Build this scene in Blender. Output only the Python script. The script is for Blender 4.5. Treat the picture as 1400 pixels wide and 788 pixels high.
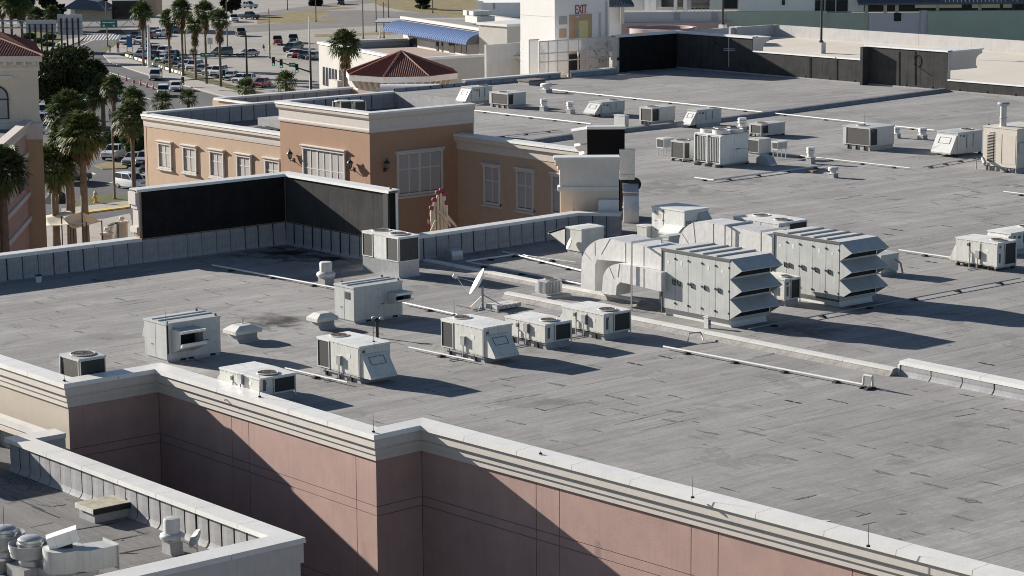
import bpy, bmesh, math, random
from math import sin, cos, tan, radians, pi, hypot, atan2, sqrt
from mathutils import Vector, Matrix
random.seed(7)
for o in list(bpy.data.objects): bpy.data.objects.remove(o)
SC = bpy.context.scene
COL = SC.collection
# ------------------------------------------------------------------ camera
FPX = 3258.0; CAMH = 22.0
PITCH = radians(10.17); ROLL = radians(-0.366); YAW = radians(49.62)
cF = Vector((-sin(YAW), cos(YAW), 0)); cR0 = Vector((cos(YAW), sin(YAW), 0)); cU = Vector((0, 0, 1))
cFW = cF*cos(PITCH) - cU*sin(PITCH); cUP0 = cF*sin(PITCH) + cU*cos(PITCH)
cR = cR0*cos(ROLL) + cUP0*sin(ROLL); cUP = cUP0*cos(ROLL) - cR0*sin(ROLL)
CAM = Vector((0, 0, CAMH))
cam = bpy.data.cameras.new('camera'); camo = bpy.data.objects.new('camera', cam); COL.objects.link(camo)
cam.sensor_width = 36.0; cam.lens = 36.0*FPX/1400.0; cam.clip_start = 1.0; cam.clip_end = 4000.0
camo.matrix_world = Matrix(((cR.x, cUP.x, -cFW.x, 0), (cR.y, cUP.y, -cFW.y, 0), (cR.z, cUP.z, -cFW.z, CAMH), (0, 0, 0, 1)))
SC.camera = camo
SC.render.resolution_x = 1024; SC.render.resolution_y = 576
# ------------------------------------------------------------------ light
SUN_EL = radians(19.0); SUN_AZ = radians(16.0)          # shadows run towards (cos az, sin az)
w = bpy.data.worlds.new('World'); SC.world = w; w.use_nodes = True
nt = w.node_tree; nt.nodes.clear()
sky = nt.nodes.new('ShaderNodeTexSky'); sky.sky_type = 'NISHITA'; sky.sun_disc = False
sky.sun_elevation = SUN_EL; sdir = Vector((-cos(SUN_AZ), -sin(SUN_AZ)))
sky.sun_rotation = atan2(sdir.x, sdir.y); sky.air_density = 0.7; sky.dust_density = 0.3; sky.ozone_density = 1.0
bg = nt.nodes.new('ShaderNodeBackground'); bg.inputs['Strength'].default_value = 0.05
wo = nt.nodes.new('ShaderNodeOutputWorld'); nt.links.new(sky.outputs[0], bg.inputs[0]); nt.links.new(bg.outputs[0], wo.inputs[0])
sl = bpy.data.lights.new('sun', 'SUN'); sl.energy = 5.0; sl.angle = radians(0.5); sl.color = (1.0, 0.935, 0.855)
so = bpy.data.objects.new('sun', sl); COL.objects.link(so)
ld = Vector((cos(SUN_AZ)*cos(SUN_EL), sin(SUN_AZ)*cos(SUN_EL), -sin(SUN_EL)))
so.rotation_euler = ld.to_track_quat('-Z', 'Y').to_euler()
SC.view_settings.view_transform = 'Standard'; SC.view_settings.look = 'None'
SC.view_settings.exposure = 1.0; SC.view_settings.gamma = 1.0; SC.view_settings.use_curve_mapping = False
SC.render.engine = 'CYCLES'; SC.cycles.use_denoising = True; SC.cycles.denoiser = 'OPENIMAGEDENOISE'; SC.cycles.denoising_input_passes = 'RGB_ALBEDO_NORMAL'; SC.cycles.denoising_prefilter = 'ACCURATE'; SC.cycles.pixel_filter_type = 'BLACKMAN_HARRIS'; SC.cycles.filter_width = 1.0
# ------------------------------------------------------------------ measuring helpers (photo pixel -> place)
GZ = -14.0                                               # street level; the main roof is z = 0
def ray(px, py): return cFW*FPX + cR*(px-700.0) - cUP*(py-394.0)
def P(px, py, z=0.0):
    d = ray(px, py); return CAM + d*((z-CAMH)/d.z)
def Q(px, py, D):
    d = ray(px, py); return CAM + d*(D/d.dot(cF))
def proj(p):
    v = Vector(p)-CAM; d = v.dot(cFW); return (700+FPX*v.dot(cR)/d, 394-FPX*v.dot(cUP)/d)
def zrow(b, py):
    "height z at which the vertical line through b crosses picture row py"
    lo, hi = -80.0, 80.0
    for _ in range(50):
        m = (lo+hi)/2
        if proj((b[0], b[1], m))[1] > py: lo = m
        else: hi = m
    return lo
def G(px, py): return P(px, py, GZ)
# ------------------------------------------------------------------ mesh helpers
class MB:
    def __init__(s): s.v = []; s.f = []
    def add(s, vs, fs):
        n = len(s.v); s.v += [tuple(v) for v in vs]; s.f += [tuple(i+n for i in f) for f in fs]; return s
    def box(s, x0, x1, y0, y1, z0, z1):
        return s.hexa([(x0,y0,z0),(x1,y0,z0),(x1,y1,z0),(x0,y1,z0),(x0,y0,z1),(x1,y0,z1),(x1,y1,z1),(x0,y1,z1)])
    def hexa(s, p): return s.add(p, [(0,3,2,1),(4,5,6,7),(0,1,5,4),(1,2,6,5),(2,3,7,6),(3,0,4,7)])
    def prism(s, poly, a, b, axis='y'):
        "extrude a 2D polygon; axis y: (x,z) profile, axis x: (y,z) profile, axis z: (x,y) outline"
        n = len(poly)
        def pt(q, t):
            if axis == 'y': return (q[0], t, q[1])
            if axis == 'x': return (t, q[0], q[1])
            return (q[0], q[1], t)
        vs = [pt(q, a) for q in poly] + [pt(q, b) for q in poly]
        fs = [tuple(range(n)), tuple(range(2*n-1, n-1, -1))] + [(i, i+n, (i+1) % n+n, (i+1) % n) for i in range(n)]
        return s.add(vs, fs)
    def cyl(s, c0, c1, r0, r1=None, n=12, caps=True):
        r1 = r0 if r1 is None else r1
        c0 = Vector(c0); c1 = Vector(c1); d = (c1-c0).normalized()
        a = d.orthogonal().normalized(); b = d.cross(a)
        vs = [c0+(a*cos(2*pi*i/n)+b*sin(2*pi*i/n))*r0 for i in range(n)] + [c1+(a*cos(2*pi*i/n)+b*sin(2*pi*i/n))*r1 for i in range(n)]
        fs = [(i, (i+1) % n, (i+1) % n+n, i+n) for i in range(n)]
        if caps: fs += [tuple(range(n-1, -1, -1)), tuple(range(n, 2*n))]
        return s.add(vs, fs)
    def tube(s, pts, r, n=6):
        for a, b in zip(pts[:-1], pts[1:]): s.cyl(a, b, r, r, n)
        return s
    def lathe(s, prof, c=(0, 0, 0), n=20):
        m = len(prof); vs = []
        for k in range(n):
            a = 2*pi*k/n
            for r, z in prof: vs.append((c[0]+r*cos(a), c[1]+r*sin(a), c[2]+z))
        fs = []
        for k in range(n):
            for j in range(m-1):
                fs.append((k*m+j, ((k+1) % n)*m+j, ((k+1) % n)*m+j+1, k*m+j+1))
        return s.add(vs, fs)
    def quad(s, *p): return s.add(p, [tuple(range(len(p)))])
    def mesh(s, name, smooth=False, recalc=True):
        me = bpy.data.meshes.new(name); me.from_pydata(s.v, [], s.f)
        if recalc or smooth:
            bm = bmesh.new(); bm.from_mesh(me)
            if smooth: bmesh.ops.remove_doubles(bm, verts=bm.verts, dist=1e-4)
            if recalc: bmesh.ops.recalc_face_normals(bm, faces=bm.faces)
            bm.to_mesh(me); bm.free()
        if smooth:
            me.polygons.foreach_set('use_smooth', [True]*len(me.polygons))
            try: me.set_sharp_from_angle(angle=radians(40))
            except Exception: pass
        me.update(); return me
    def build(s, name, mat, parent=None, smooth=False, recalc=True, label=None):
        o = bpy.data.objects.new(name, s.mesh(name, smooth, recalc)); COL.objects.link(o)
        if mat: o.data.materials.append(mat)
        if parent: o.parent = parent
        if label: o['label'] = label
        return o
def tag(o, label, cat, group=None, kind=None):
    if label: o['label'] = label
    if cat: o['category'] = cat
    if group: o['group'] = group
    if kind: o['kind'] = kind
    return o
def thing(name, label, cat, loc=(0, 0, 0), rz=0.0, group=None):
    o = bpy.data.objects.new(name, None); COL.objects.link(o)
    o.empty_display_size = 0.3; o.location = loc; o.rotation_euler = (0, 0, rz)
    return tag(o, label, cat, group)
def group_part(name, parent):
    o = bpy.data.objects.new(name, None); COL.objects.link(o); o.parent = parent; o.empty_display_size = 0.2; return o
def copy_tree(o, parent=None):
    c = o.copy(); COL.objects.link(c)
    if parent: c.parent = parent
    for ch in list(o.children): copy_tree(ch, c)
    return c
def share(proto, parent, loc=None, rot=None, scale=None):
    c = proto.copy(); COL.objects.link(c); c.parent = parent
    if loc is not None: c.location = loc
    if rot is not None: c.rotation_euler = rot
    if scale is not None: c.scale = scale
    return c
# ------------------------------------------------------------------ materials
MATS = {}
def mat(name, col, rough=0.6, var=0.08, scale=3.0, bump=0.0, bscale=None, metal=0.0, streak=0.0, dirt=None, spec=0.5, coat=0.0):
    """plain painted / mineral surface: base colour broken up by two noises, optional vertical streaks and dirt"""
    if name in MATS: return MATS[name]
    m = bpy.data.materials.new(name); m.use_nodes = True; MATS[name] = m
    nt = m.node_tree; N = nt.nodes; L = nt.links; b = N['Principled BSDF']
    b.inputs['Roughness'].default_value = rough; b.inputs['Metallic'].default_value = metal
    b.inputs['Specular IOR Level'].default_value = spec
    if coat: b.inputs['Coat Weight'].default_value = coat
    tc = N.new('ShaderNodeTexCoord')
    n1 = N.new('ShaderNodeTexNoise'); n1.inputs['Scale'].default_value = scale; n1.inputs['Detail'].default_value = 5; n1.inputs['Roughness'].default_value = 0.65
    L.new(tc.outputs['Object'], n1.inputs['Vector'])
    rmp = N.new('ShaderNodeMapRange'); rmp.inputs['From Min'].default_value = 0.3; rmp.inputs['From Max'].default_value = 0.7
    rmp.inputs['To Min'].default_value = 1-var; rmp.inputs['To Max'].default_value = 1+var
    L.new(n1.outputs['Fac'], rmp.inputs['Value'])
    vm = N.new('ShaderNodeVectorMath'); vm.operation = 'SCALE'; vm.inputs[0].default_value = col[:3]
    L.new(rmp.outputs[0], vm.inputs['Scale']); out = vm.outputs[0]
    if streak:
        mp = N.new('ShaderNodeMapping'); mp.inputs['Scale'].default_value = (5.0, 5.0, 0.22)
        L.new(tc.outputs['Object'], mp.inputs['Vector'])
        n2 = N.new('ShaderNodeTexNoise'); n2.inputs['Scale'].default_value = 1.6; n2.inputs['Detail'].default_value = 4
        L.new(mp.outputs[0], n2.inputs['Vector'])
        r2 = N.new('ShaderNodeMapRange'); r2.inputs['From Min'].default_value = 0.52; r2.inputs['From Max'].default_value = 0.75
        r2.inputs['To Min'].default_value = 0.0; r2.inputs['To Max'].default_value = streak
        L.new(n2.outputs['Fac'], r2.inputs['Value'])
        mx = N.new('ShaderNodeMix'); mx.data_type = 'RGBA'; L.new(r2.outputs[0], mx.inputs['Factor']); L.new(out, mx.inputs['A'])
        d = dirt or (col[0]*0.45, col[1]*0.42, col[2]*0.38); mx.inputs['B'].default_value = (*d[:3], 1); out = mx.outputs['Result']
    L.new(out, b.inputs['Base Color'])
    if bump:
        n3 = N.new('ShaderNodeTexNoise'); n3.inputs['Scale'].default_value = bscale or scale*8; n3.inputs['Detail'].default_value = 3
        L.new(tc.outputs['Object'], n3.inputs['Vector'])
        bp = N.new('ShaderNodeBump'); bp.inputs['Strength'].default_value = bump; bp.inputs['Distance'].default_value = 0.02
        L.new(n3.outputs['Fac'], bp.inputs['Height']); L.new(bp.outputs[0], b.inputs['Normal'])
    return m
def node_mat(name):
    m = bpy.data.materials.new(name); m.use_nodes = True; MATS[name] = m
    return m, m.node_tree.nodes, m.node_tree.links, m.node_tree.nodes['Principled BSDF']
def math_n(N, L, op, a, b=None, c=None):
    n = N.new('ShaderNodeMath'); n.operation = op
    for i, x in enumerate((a, b, c)):
        if x is None: continue
        if isinstance(x, (int, float)): n.inputs[i].default_value = x
        else: L.new(x, n.inputs[i])
    return n.outputs[0]
def mixc(N, L, fac, a, b):
    n = N.new('ShaderNodeMix'); n.data_type = 'RGBA'
    for k, x in (('Factor', fac), ('A', a), ('B', b)):
        if isinstance(x, tuple): n.inputs[k].default_value = (*x[:3], 1)
        elif isinstance(x, (int, float)): n.inputs[k].default_value = x
        else: L.new(x, n.inputs[k])
    return n.outputs['Result']
def noise(N, L, vec, scale, detail=4, rough=0.6, dist=0.0):
    n = N.new('ShaderNodeTexNoise'); n.inputs['Scale'].default_value = scale; n.inputs['Detail'].default_value = detail
    n.inputs['Roughness'].default_value = rough; n.inputs['Distortion'].default_value = dist
    if vec is not None: L.new(vec, n.inputs['Vector'])
    return n.outputs['Fac']
def remap(N, L, v, a, b, c=0.0, d=1.0):
    n = N.new('ShaderNodeMapRange'); n.inputs[1].default_value = a; n.inputs[2].default_value = b; n.inputs[3].default_value = c; n.inputs[4].default_value = d
    L.new(v, n.inputs[0]); return n.outputs[0]
def roof_mat(name, base, seam=0.95, seam_dark=0.55, patch=0.35, stains=(), axis=0, rot=0.0):
    """granulated cap sheet: rolled strips with seams, scuffs along the rolls, granule loss, pond stains"""
    m, N, L, b = node_mat(name)
    tc = N.new('ShaderNodeTexCoord'); mp = N.new('ShaderNodeMapping'); mp.inputs['Rotation'].default_value = (0, 0, rot)
    L.new(tc.outputs['Object'], mp.inputs['Vector'])
    sx = N.new('ShaderNodeSeparateXYZ'); L.new(mp.outputs[0], sx.inputs[0])
    X = sx.outputs[axis]; Y = sx.outputs[1-axis]
    st = N.new('ShaderNodeMapping'); st.inputs['Scale'].default_value = (1.0, 0.07, 1) if axis == 0 else (0.07, 1.0, 1); L.new(mp.outputs[0], st.inputs['Vector'])
    wob = noise(N, L, st.outputs[0], 1.2, 3)
    u = math_n(N, L, 'ADD', math_n(N, L, 'DIVIDE', X, seam), math_n(N, L, 'MULTIPLY', wob, 0.10))
    fr = math_n(N, L, 'FRACT', u); row = math_n(N, L, 'FLOOR', u)
    wn = N.new('ShaderNodeTexWhiteNoise'); wn.noise_dimensions = '1D'; L.new(row, wn.inputs['W'])
    rowv = remap(N, L, wn.outputs['Value'], 0, 1, 0.93, 1.07)
    big = remap(N, L, noise(N, L, mp.outputs[0], 0.13, 6, 0.65, 0.6), 0.3, 0.7, 0.80, 1.13)
    fine = math_n(N, L, 'MULTIPLY', remap(N, L, noise(N, L, mp.outputs[0], 5.0, 6, 0.85), 0.25, 0.75, 0.80, 1.18), remap(N, L, noise(N, L, st.outputs[0], 7.0, 5, 0.85, 0.5), 0.3, 0.7, 1.10, 0.86))
    strk = remap(N, L, noise(N, L, st.outputs[0], 2.6, 6, 0.75, 0.3), 0.35, 0.72, 1.1, 0.80)
    val = math_n(N, L, 'MULTIPLY', math_n(N, L, 'MULTIPLY', rowv, big), math_n(N, L, 'MULTIPLY', fine, strk))
    vs = N.new('ShaderNodeVectorMath'); vs.operation = 'SCALE'; vs.inputs[0].default_value = base; L.new(val, vs.inputs['Scale'])
    col = vs.outputs[0]
    # seam line, broken
    line = math_n(N, L, 'LESS_THAN', fr, 0.055)
    brk = remap(N, L, noise(N, L, st.outputs[0], 0.9, 6, 0.8), 0.50, 0.60, 0.0, 1.0)
    col = mixc(N, L, math_n(N, L, 'MULTIPLY', math_n(N, L, 'MULTIPLY', line, brk), seam_dark), col, (0.035, 0.034, 0.034))
    # scuffs where granules are gone: short dark dashes lying along the rolls
    near = remap(N, L, fr, 0.0, 0.25, 1.0, 0.0)
    sc = remap(N, L, noise(N, L, st.outputs[0], 4.5, 5, 0.8, 0.2), 0.60, 0.68, 0.0, 1.0)
    reg = remap(N, L, noise(N, L, mp.outputs[0], 0.07, 3), 0.42, 0.6, 0.25, 1.0)
    col = mixc(N, L, math_n(N, L, 'MULTIPLY', math_n(N, L, 'MULTIPLY', sc, reg), patch), col, (0.05, 0.048, 0.046))
    hz = remap(N, L, noise(N, L, mp.outputs[0], 1.1, 6, 0.8, 0.6), 0.66, 0.74, 0.0, 0.6)
    col = mixc(N, L, hz, col, (0.07, 0.067, 0.064))
    yo = math_n(N, L, 'ADD', math_n(N, L, 'DIVIDE', Y, 10.0), math_n(N, L, 'MULTIPLY', wn.outputs['Value'], 1.0))
    lap = math_n(N, L, 'LESS_THAN', math_n(N, L, 'FRACT', yo), 0.011)
    lapm = remap(N, L, noise(N, L, mp.outputs[0], 1.3, 5, 0.8), 0.46, 0.56, 0.0, 0.85)
    col = mixc(N, L, math_n(N, L, 'MULTIPLY', lap, lapm), col, (0.055, 0.053, 0.05))
    pnd = noise(N, L, mp.outputs[0], 0.22, 5, 0.6, 0.8)
    rng = math_n(N, L, 'MULTIPLY', remap(N, L, pnd, 0.60, 0.63, 0.0, 1.0), remap(N, L, pnd, 0.63, 0.70, 1.0, 0.25))
    col = mixc(N, L, math_n(N, L, 'MULTIPLY', rng, 0.32), col, (0.10, 0.097, 0.092))
    nwarp = noise(N, L, mp.outputs[0], 0.8, 5, 0.65)
    for (sx_, sy_, r_, a_, dk) in stains:
        vd = N.new('ShaderNodeVectorMath'); vd.operation = 'DISTANCE'; L.new(tc.outputs['Object'], vd.inputs[0]); vd.inputs[1].default_value = (sx_, sy_, 0)
        dd = math_n(N, L, 'ADD', vd.outputs['Value'], remap(N, L, nwarp, 0.3, 0.7, -r_*0.9, r_*0.9))
        col = mixc(N, L, remap(N, L, dd, r_*0.2, r_*1.15, a_, 0.0), col, dk)
    L.new(col, b.inputs['Base Color']); b.inputs['Roughness'].default_value = 0.95; b.inputs['Specular IOR Level'].default_value = 0.15
    bp = N.new('ShaderNodeBump'); bp.inputs['Strength'].default_value = 0.35; bp.inputs['Distance'].default_value = 0.02
    h = math_n(N, L, 'ADD', math_n(N, L, 'MULTIPLY', line, -0.6), noise(N, L, mp.outputs[0], 14, 3)); L.new(h, bp.inputs['Height']); L.new(bp.outputs[0], b.inputs['Normal'])
    return m
def brown_ring_mat():
    m, N, L, b = node_mat('rusted_fan')
    tc = N.new('ShaderNodeTexCoord'); f = noise(N, L, tc.outputs['Object'], 6, 5)
    L.new(mixc(N, L, remap(N, L, f, 0.35, 0.65), (0.07, 0.042, 0.03), (0.26, 0.14, 0.075)), b.inputs['Base Color']); b.inputs['Roughness'].default_value = 0.8
    return m
M = {}
M['white'] = mat('white_enamel', (0.68, 0.68, 0.65), 0.45, 0.09, 2.0, streak=0.34)
M['cream'] = mat('cream_enamel', (0.58, 0.575, 0.535), 0.48, 0.09, 2.0, streak=0.40)
M['lightgrey'] = mat('light_grey_enamel', (0.46, 0.47, 0.455), 0.48, 0.09, 2.0, streak=0.36)
M['beigeunit'] = mat('beige_enamel', (0.58, 0.53, 0.46), 0.5, 0.05, 2.0, streak=0.2)
M['galv'] = mat('galvanised_steel', (0.46, 0.47, 0.47), 0.38, 0.12, 4.0, metal=0.55, streak=0.15)
M['steel'] = mat('bright_duct_steel', (0.55, 0.555, 0.56), 0.38, 0.12, 2.0, metal=0.9)
M['coil'] = mat('coil_fins', (0.022, 0.022, 0.022), 0.7, 0.25, 6.0)
M['coilgrey'] = mat('dusty_coil_fins', (0.062, 0.059, 0.055), 0.8, 0.2, 5.0)
M['dark'] = mat('dark_opening', (0.012, 0.012, 0.013), 0.8, 0.1)
M['rubber'] = mat('black_rubber', (0.02, 0.02, 0.02), 0.85, 0.2)
M['seam'] = mat('panel_gap', (0.10, 0.10, 0.10), 0.8, 0.1)
M['rust'] = brown_ring_mat()
M['coping'] = mat('coping_paint', (0.68, 0.675, 0.645), 0.42, 0.07, 0.9, streak=0.16)
M['trim'] = mat('cornice_stucco', (0.56, 0.515, 0.465), 0.85, 0.05, 2.5, bump=0.15, bscale=40, streak=0.10)
M['trimgrey'] = mat('window_trim_stucco', (0.55, 0.525, 0.49), 0.85, 0.05, 2.5, bump=0.15, bscale=40, streak=0.12)
M['pink'] = mat('pink_stucco', (0.395, 0.262, 0.225), 0.9, 0.10, 0.7, bump=0.35, bscale=30, streak=0.16)
M['beige'] = mat('beige_stucco', (0.45, 0.395, 0.325), 0.9, 0.05, 1.2, bump=0.25, bscale=45, streak=0.10)
M['orange'] = mat('terracotta_stucco', (0.355, 0.218, 0.142), 0.9, 0.05, 1.2, bump=0.25, bscale=45, streak=0.08)
M['peach'] = mat('peach_stucco', (0.44, 0.322, 0.228), 0.9, 0.05, 1.2, bump=0.25, bscale=45, streak=0.08)
M['creamwall'] = mat('cream_stucco', (0.50, 0.445, 0.36), 0.9, 0.05, 1.2, bump=0.25, bscale=45, streak=0.08)
M['palecream'] = mat('pale_cream_stucco', (0.68, 0.595, 0.475), 0.9, 0.05, 1.0, bump=0.25, bscale=45, streak=0.10)
M['paletrim'] = mat('pale_trim_stucco', (0.68, 0.635, 0.57), 0.85, 0.05, 2.0, bump=0.15, bscale=40, streak=0.10)
M['flash'] = mat('flashing_membrane', (0.31, 0.31, 0.315), 0.85, 0.16, 1.8, bump=0.3, bscale=20, streak=0.30)
M['tar'] = mat('tar', (0.016, 0.016, 0.017), 0.7, 0.2)
M['screenshade'] = mat('screen_cladding_shade_tone', (0.018, 0.018, 0.018), 0.9, 0.25, 1.4, bump=0.2, bscale=9, streak=0.3, spec=0.06)  # dark screen cladding, colour deepened for the faces in shade
M['screenlit'] = mat('screen_cladding_lit_tone', (0.062, 0.062, 0.060), 0.95, 0.20, 0.9, bump=0.2, bscale=9, streak=0.4, spec=0.06)  # same cladding, colour lightened for the sunlit faces
M['whitewall'] = mat('white_painted_wall', (0.78, 0.77, 0.74), 0.8, 0.03, 0.6, streak=0.06)
M['concrete'] = mat('parapet_concrete', (0.50, 0.49, 0.475), 0.9, 0.08, 0.8, streak=0.25)
M['deck'] = mat('deck_concrete', (0.55, 0.50, 0.43), 0.9, 0.08, 0.15, streak=0.0)
M['pvc'] = mat('pvc_pipe', (0.62, 0.62, 0.59), 0.4, 0.05)
M['conduit'] = mat('grey_conduit', (0.30, 0.30, 0.30), 0.5, 0.1)
M['copper'] = mat('copper_rod', (0.16, 0.14, 0.12), 0.5, 0.1, metal=0.6)
M['shutter'] = mat('shutter_paint', (0.37, 0.36, 0.345), 0.75, 0.05)
M['glass'] = mat('dark_glass', (0.02, 0.024, 0.028), 0.08, 0.1)
M['blackmetal'] = mat('black_metal', (0.014, 0.014, 0.015), 0.45, 0.1)
M['gravel'] = mat('gravel_curb', (0.28, 0.265, 0.25), 0.95, 0.3, 3.0, bump=1.0, bscale=16)
M['foil'] = mat('white_duct_wrap', (0.62, 0.61, 0.59), 0.4, 0.07, 2.0, bump=0.7, bscale=3.5, streak=0.30)
# ================================================================== building helpers
def XY(p): return Vector((p[0], p[1]))
class PL:
    "vertical plane through two plan points; local x runs A->B, local -y faces the camera side"
    def __init__(s, A, B, z0=0.0):
        s.A = XY(A); s.B = XY(B); d = s.B-s.A; s.len = d.length; s.d = d/s.len; s.n = Vector((s.d.y, -s.d.x)); s.rz = atan2(s.d.y, s.d.x); s.z0 = z0
    def uv(s, px, py):
        r = ray(px, py); a = s.A-XY(CAM); t = a.dot(s.n)/(XY(r).dot(s.n)); q = CAM+r*t
        return ((XY(q)-s.A).dot(s.d), q.z-s.z0)
    def u(s, px, py): return s.uv(px, py)[0]
    def z(s, px, py): return s.uv(px, py)[1]
    def at(s, u, off=0.0, z=0.0):
        q = s.A+s.d*u+s.n*off; return Vector((q.x, q.y, z))
    def thing(s, name, label, cat, group=None): return thing(name, label, cat, (s.A.x, s.A.y, s.z0), s.rz, group)
def perp(a, b):
    d = (b-a).normalized(); return Vector((d.y, -d.x))
def cross_at(path, i, t, off):
    "point at parameter t of segment i, moved sideways (right of travel = outwards), mitred at the corners"
    a, b = path[i], path[i+1]; n = perp(a, b)
    if t <= 0 and i > 0:
        m = perp(path[i-1], a); k = (n+m); k = k/(1+n.dot(m)); return a+k*off
    if t >= 1 and i+2 < len(path):
        m = perp(b, path[i+2]); k = (n+m); k = k/(1+n.dot(m)); return b+k*off
    return a.lerp(b, t)+n*off
def sweep(path, i, prof, t0=0.0, t1=1.0):
    mb = MB(); n = len(prof)
    vs = [(*cross_at(path, i, t0, d), z) for d, z in prof]+[(*cross_at(path, i, t1, d), z) for d, z in prof]
    mb.add(vs, [tuple(range(n)), tuple(range(2*n-1, n-1, -1))]+[(k, k+n, (k+1) % n+n, (k+1) % n) for k in range(n)])
    return mb
def copings(path, d0, d1, z0, z1, step, parent, m=None, segs=None, name='coping'):
    "metal coping in separate lengths with open joints and a drip edge"
    for i in range(len(path)-1):
        if segs is not None and i not in segs: continue
        L = (path[i+1]-path[i]).length; k = max(1, round(L/step)); g = 0.012/L
        for j in range(k):
            t0 = j/k+(g if j else 0); t1 = (j+1)/k-(g if j < k-1 else 0)
            th = 0.035
            prof = [(d0, z1), (d1, z1-0.03), (d1+0.02, z0), (d1-th, z0), (d1-th, z1-0.08), (d0+th, z1-0.05), (d0+th, z0+0.04), (d0-0.015, z0+0.04)]
            sweep(path, i, prof, t0, t1).build(name, m or M['coping'], parent)
_flash = {}
def flash_run(parent, A, B, h, w=0.94, flare=0.14, z=0.0, m=None):
    "base flashing sheets along a parapet foot (camera side), black bitumen showing in the joints"
    A = XY(A); B = XY(B); L = (B-A).length; d = (B-A)/L; rz = atan2(d.y, d.x); n = Vector((d.y, -d.x))
    k = max(1, round(L/w)); ww = L/k
    MB().box(0, L, -0.02, 0.06, 0.0, h-0.01).build('bitumen_backing', M['tar'], parent).location = (A.x, A.y, z)
    parent_last = COL.objects[-1] if False else None
    ob = [o for o in parent.children if o.name.startswith('bitumen_backing')][-1]; ob.rotation_euler = (0, 0, rz)
    for j in range(k):
        gap = random.choice((0.03, 0.05, 0.07, 0.10, 0.13, 0.17))*min(1.0, ww/0.9); lean = random.uniform(-0.02, 0.02)
        key = (round(ww, 2), round(h, 2), gap, round(flare, 2))
        if key not in _flash:
            mb = MB(); x0 = gap/2; x1 = ww-gap*0.5; xm = (x0+x1)/2
            pr = [(-0.02, h-0.015), (-0.05, h-0.02), (-0.058, h*0.55), (-0.05, 0.22), (-0.05-flare*0.4, 0.07), (-0.05-flare, 0.004), (-0.02, 0.002)]
            sx = 0.03
            n_ = len(pr); vs = []
            for q, x in ((0, x0), (0, xm), (1, x1)):
                for i_, (y, zz) in enumerate(pr): vs.append((x+(sx if (i_ in (2, 3)) else 0)*(1 if q else 0.4), y-(0.012 if x == xm else 0), zz))
            fs = []
            for s_ in range(2):
                for i_ in range(n_): fs.append((s_*n_+i_, (s_+1)*n_+i_, (s_+1)*n_+(i_+1) % n_, s_*n_+(i_+1) % n_))
            fs += [tuple(range(n_)), tuple(range(3*n_-1, 2*n_-1, -1))]
            mb.add(vs, fs); _flash[key] = mb.mesh('flashing_sheet')
            _flash[key].materials.append(m or M['flash'])
        o = bpy.data.objects.new('flashing_sheet', _flash[key]); COL.objects.link(o); o.parent = parent
        q = A+d*(j*ww); o.location = (q.x, q.y, z); o.rotation_euler = (0, 0, rz+lean*0.4)
def wall_panel_grid(parent, pl, us, zs, m, off=0.0, th=0.10, gap=0.02, name='wall_panel'):
    for a, b in zip(us[:-1], us[1:]):
        for c, e in zip(zs[:-1], zs[1:]):
            mb = MB().box(a+gap/2, b-gap/2, -off-th, -off, c+gap/2, e-gap/2)
            o = mb.build(name, m, parent)
            o.location = (pl.A.x, pl.A.y, pl.z0); o.rotation_euler = (0, 0, pl.rz)
def place(o, pl):
    o.location = (pl.A.x, pl.A.y, pl.z0); o.rotation_euler = (0, 0, pl.rz); return o
# ================================================================== ground sheets (street level)
def ground_mat(name, a, b, scale, rough=0.95, extra=None):
    m, N, L, bs = node_mat(name); tc = N.new('ShaderNodeTexCoord')
    f = noise(N, L, tc.outputs['Object'], scale, 6, 0.7, 0.3); g = noise(N, L, tc.outputs['Object'], scale*14, 4, 0.7)
    c = mixc(N, L, remap(N, L, f, 0.3, 0.7), a, b)
    c = mixc(N, L, remap(N, L, g, 0.35, 0.7, 0.0, 0.35), c, tuple(x*0.6 for x in a))
    L.new(c, bs.inputs['Base Color']); bs.inputs['Roughness'].default_value = rough; bs.inputs['Specular IOR Level'].default_value = 0.2
    return m
M['sand'] = ground_mat('sandy_lot', (0.27, 0.25, 0.222), (0.385, 0.362, 0.33), 0.06)
M['asphalt'] = ground_mat('asphalt', (0.085, 0.085, 0.09), (0.14, 0.14, 0.145), 0.05)
M['asphalt2'] = ground_mat('old_asphalt', (0.17, 0.16, 0.155), (0.23, 0.215, 0.20), 0.05)
M['walk'] = ground_mat('pavement_concrete', (0.34, 0.32, 0.29), (0.42, 0.40, 0.37), 0.2)
M['drygrass'] = ground_mat('dry_grass', (0.16, 0.13, 0.06), (0.30, 0.25, 0.13), 0.3)
M['greengrass'] = ground_mat('grass', (0.07, 0.085, 0.03), (0.15, 0.14, 0.06), 0.5)
M['paint'] = mat('road_paint', (0.66, 0.65, 0.62), 0.8, 0.2, 1.5)
M['yellowpaint'] = mat('yellow_kerb_paint', (0.55, 0.42, 0.12), 0.8, 0.2, 1.5)
M['kerb'] = mat('kerb_concrete', (0.46, 0.43, 0.38), 0.9, 0.15, 1.0)
def sheet(name, pts, z, m, thick=0.0, kind='structure'):
    mb = MB(); n = len(pts)
    if thick: mb.prism([(p[0], p[1]) for p in pts], z-thick, z, 'z')
    else: mb.quad(*[(p[0], p[1], z) for p in pts])
    bm_o = mb.build(name, m); me = bm_o.data
    bm = bmesh.new(); bm.from_mesh(me); bmesh.ops.triangulate(bm, faces=[f for f in bm.faces if len(f.verts) > 4]); bmesh.ops.recalc_face_normals(bm, faces=bm.faces)
    for f in bm.faces:
        if not thick and f.normal.z < 0: f.normal_flip()
    bm.to_mesh(me); bm.free()
    if kind: bm_o['kind'] = kind
    return bm_o
gp = lambda *pp: [G(x, y) for x, y in pp]
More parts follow.
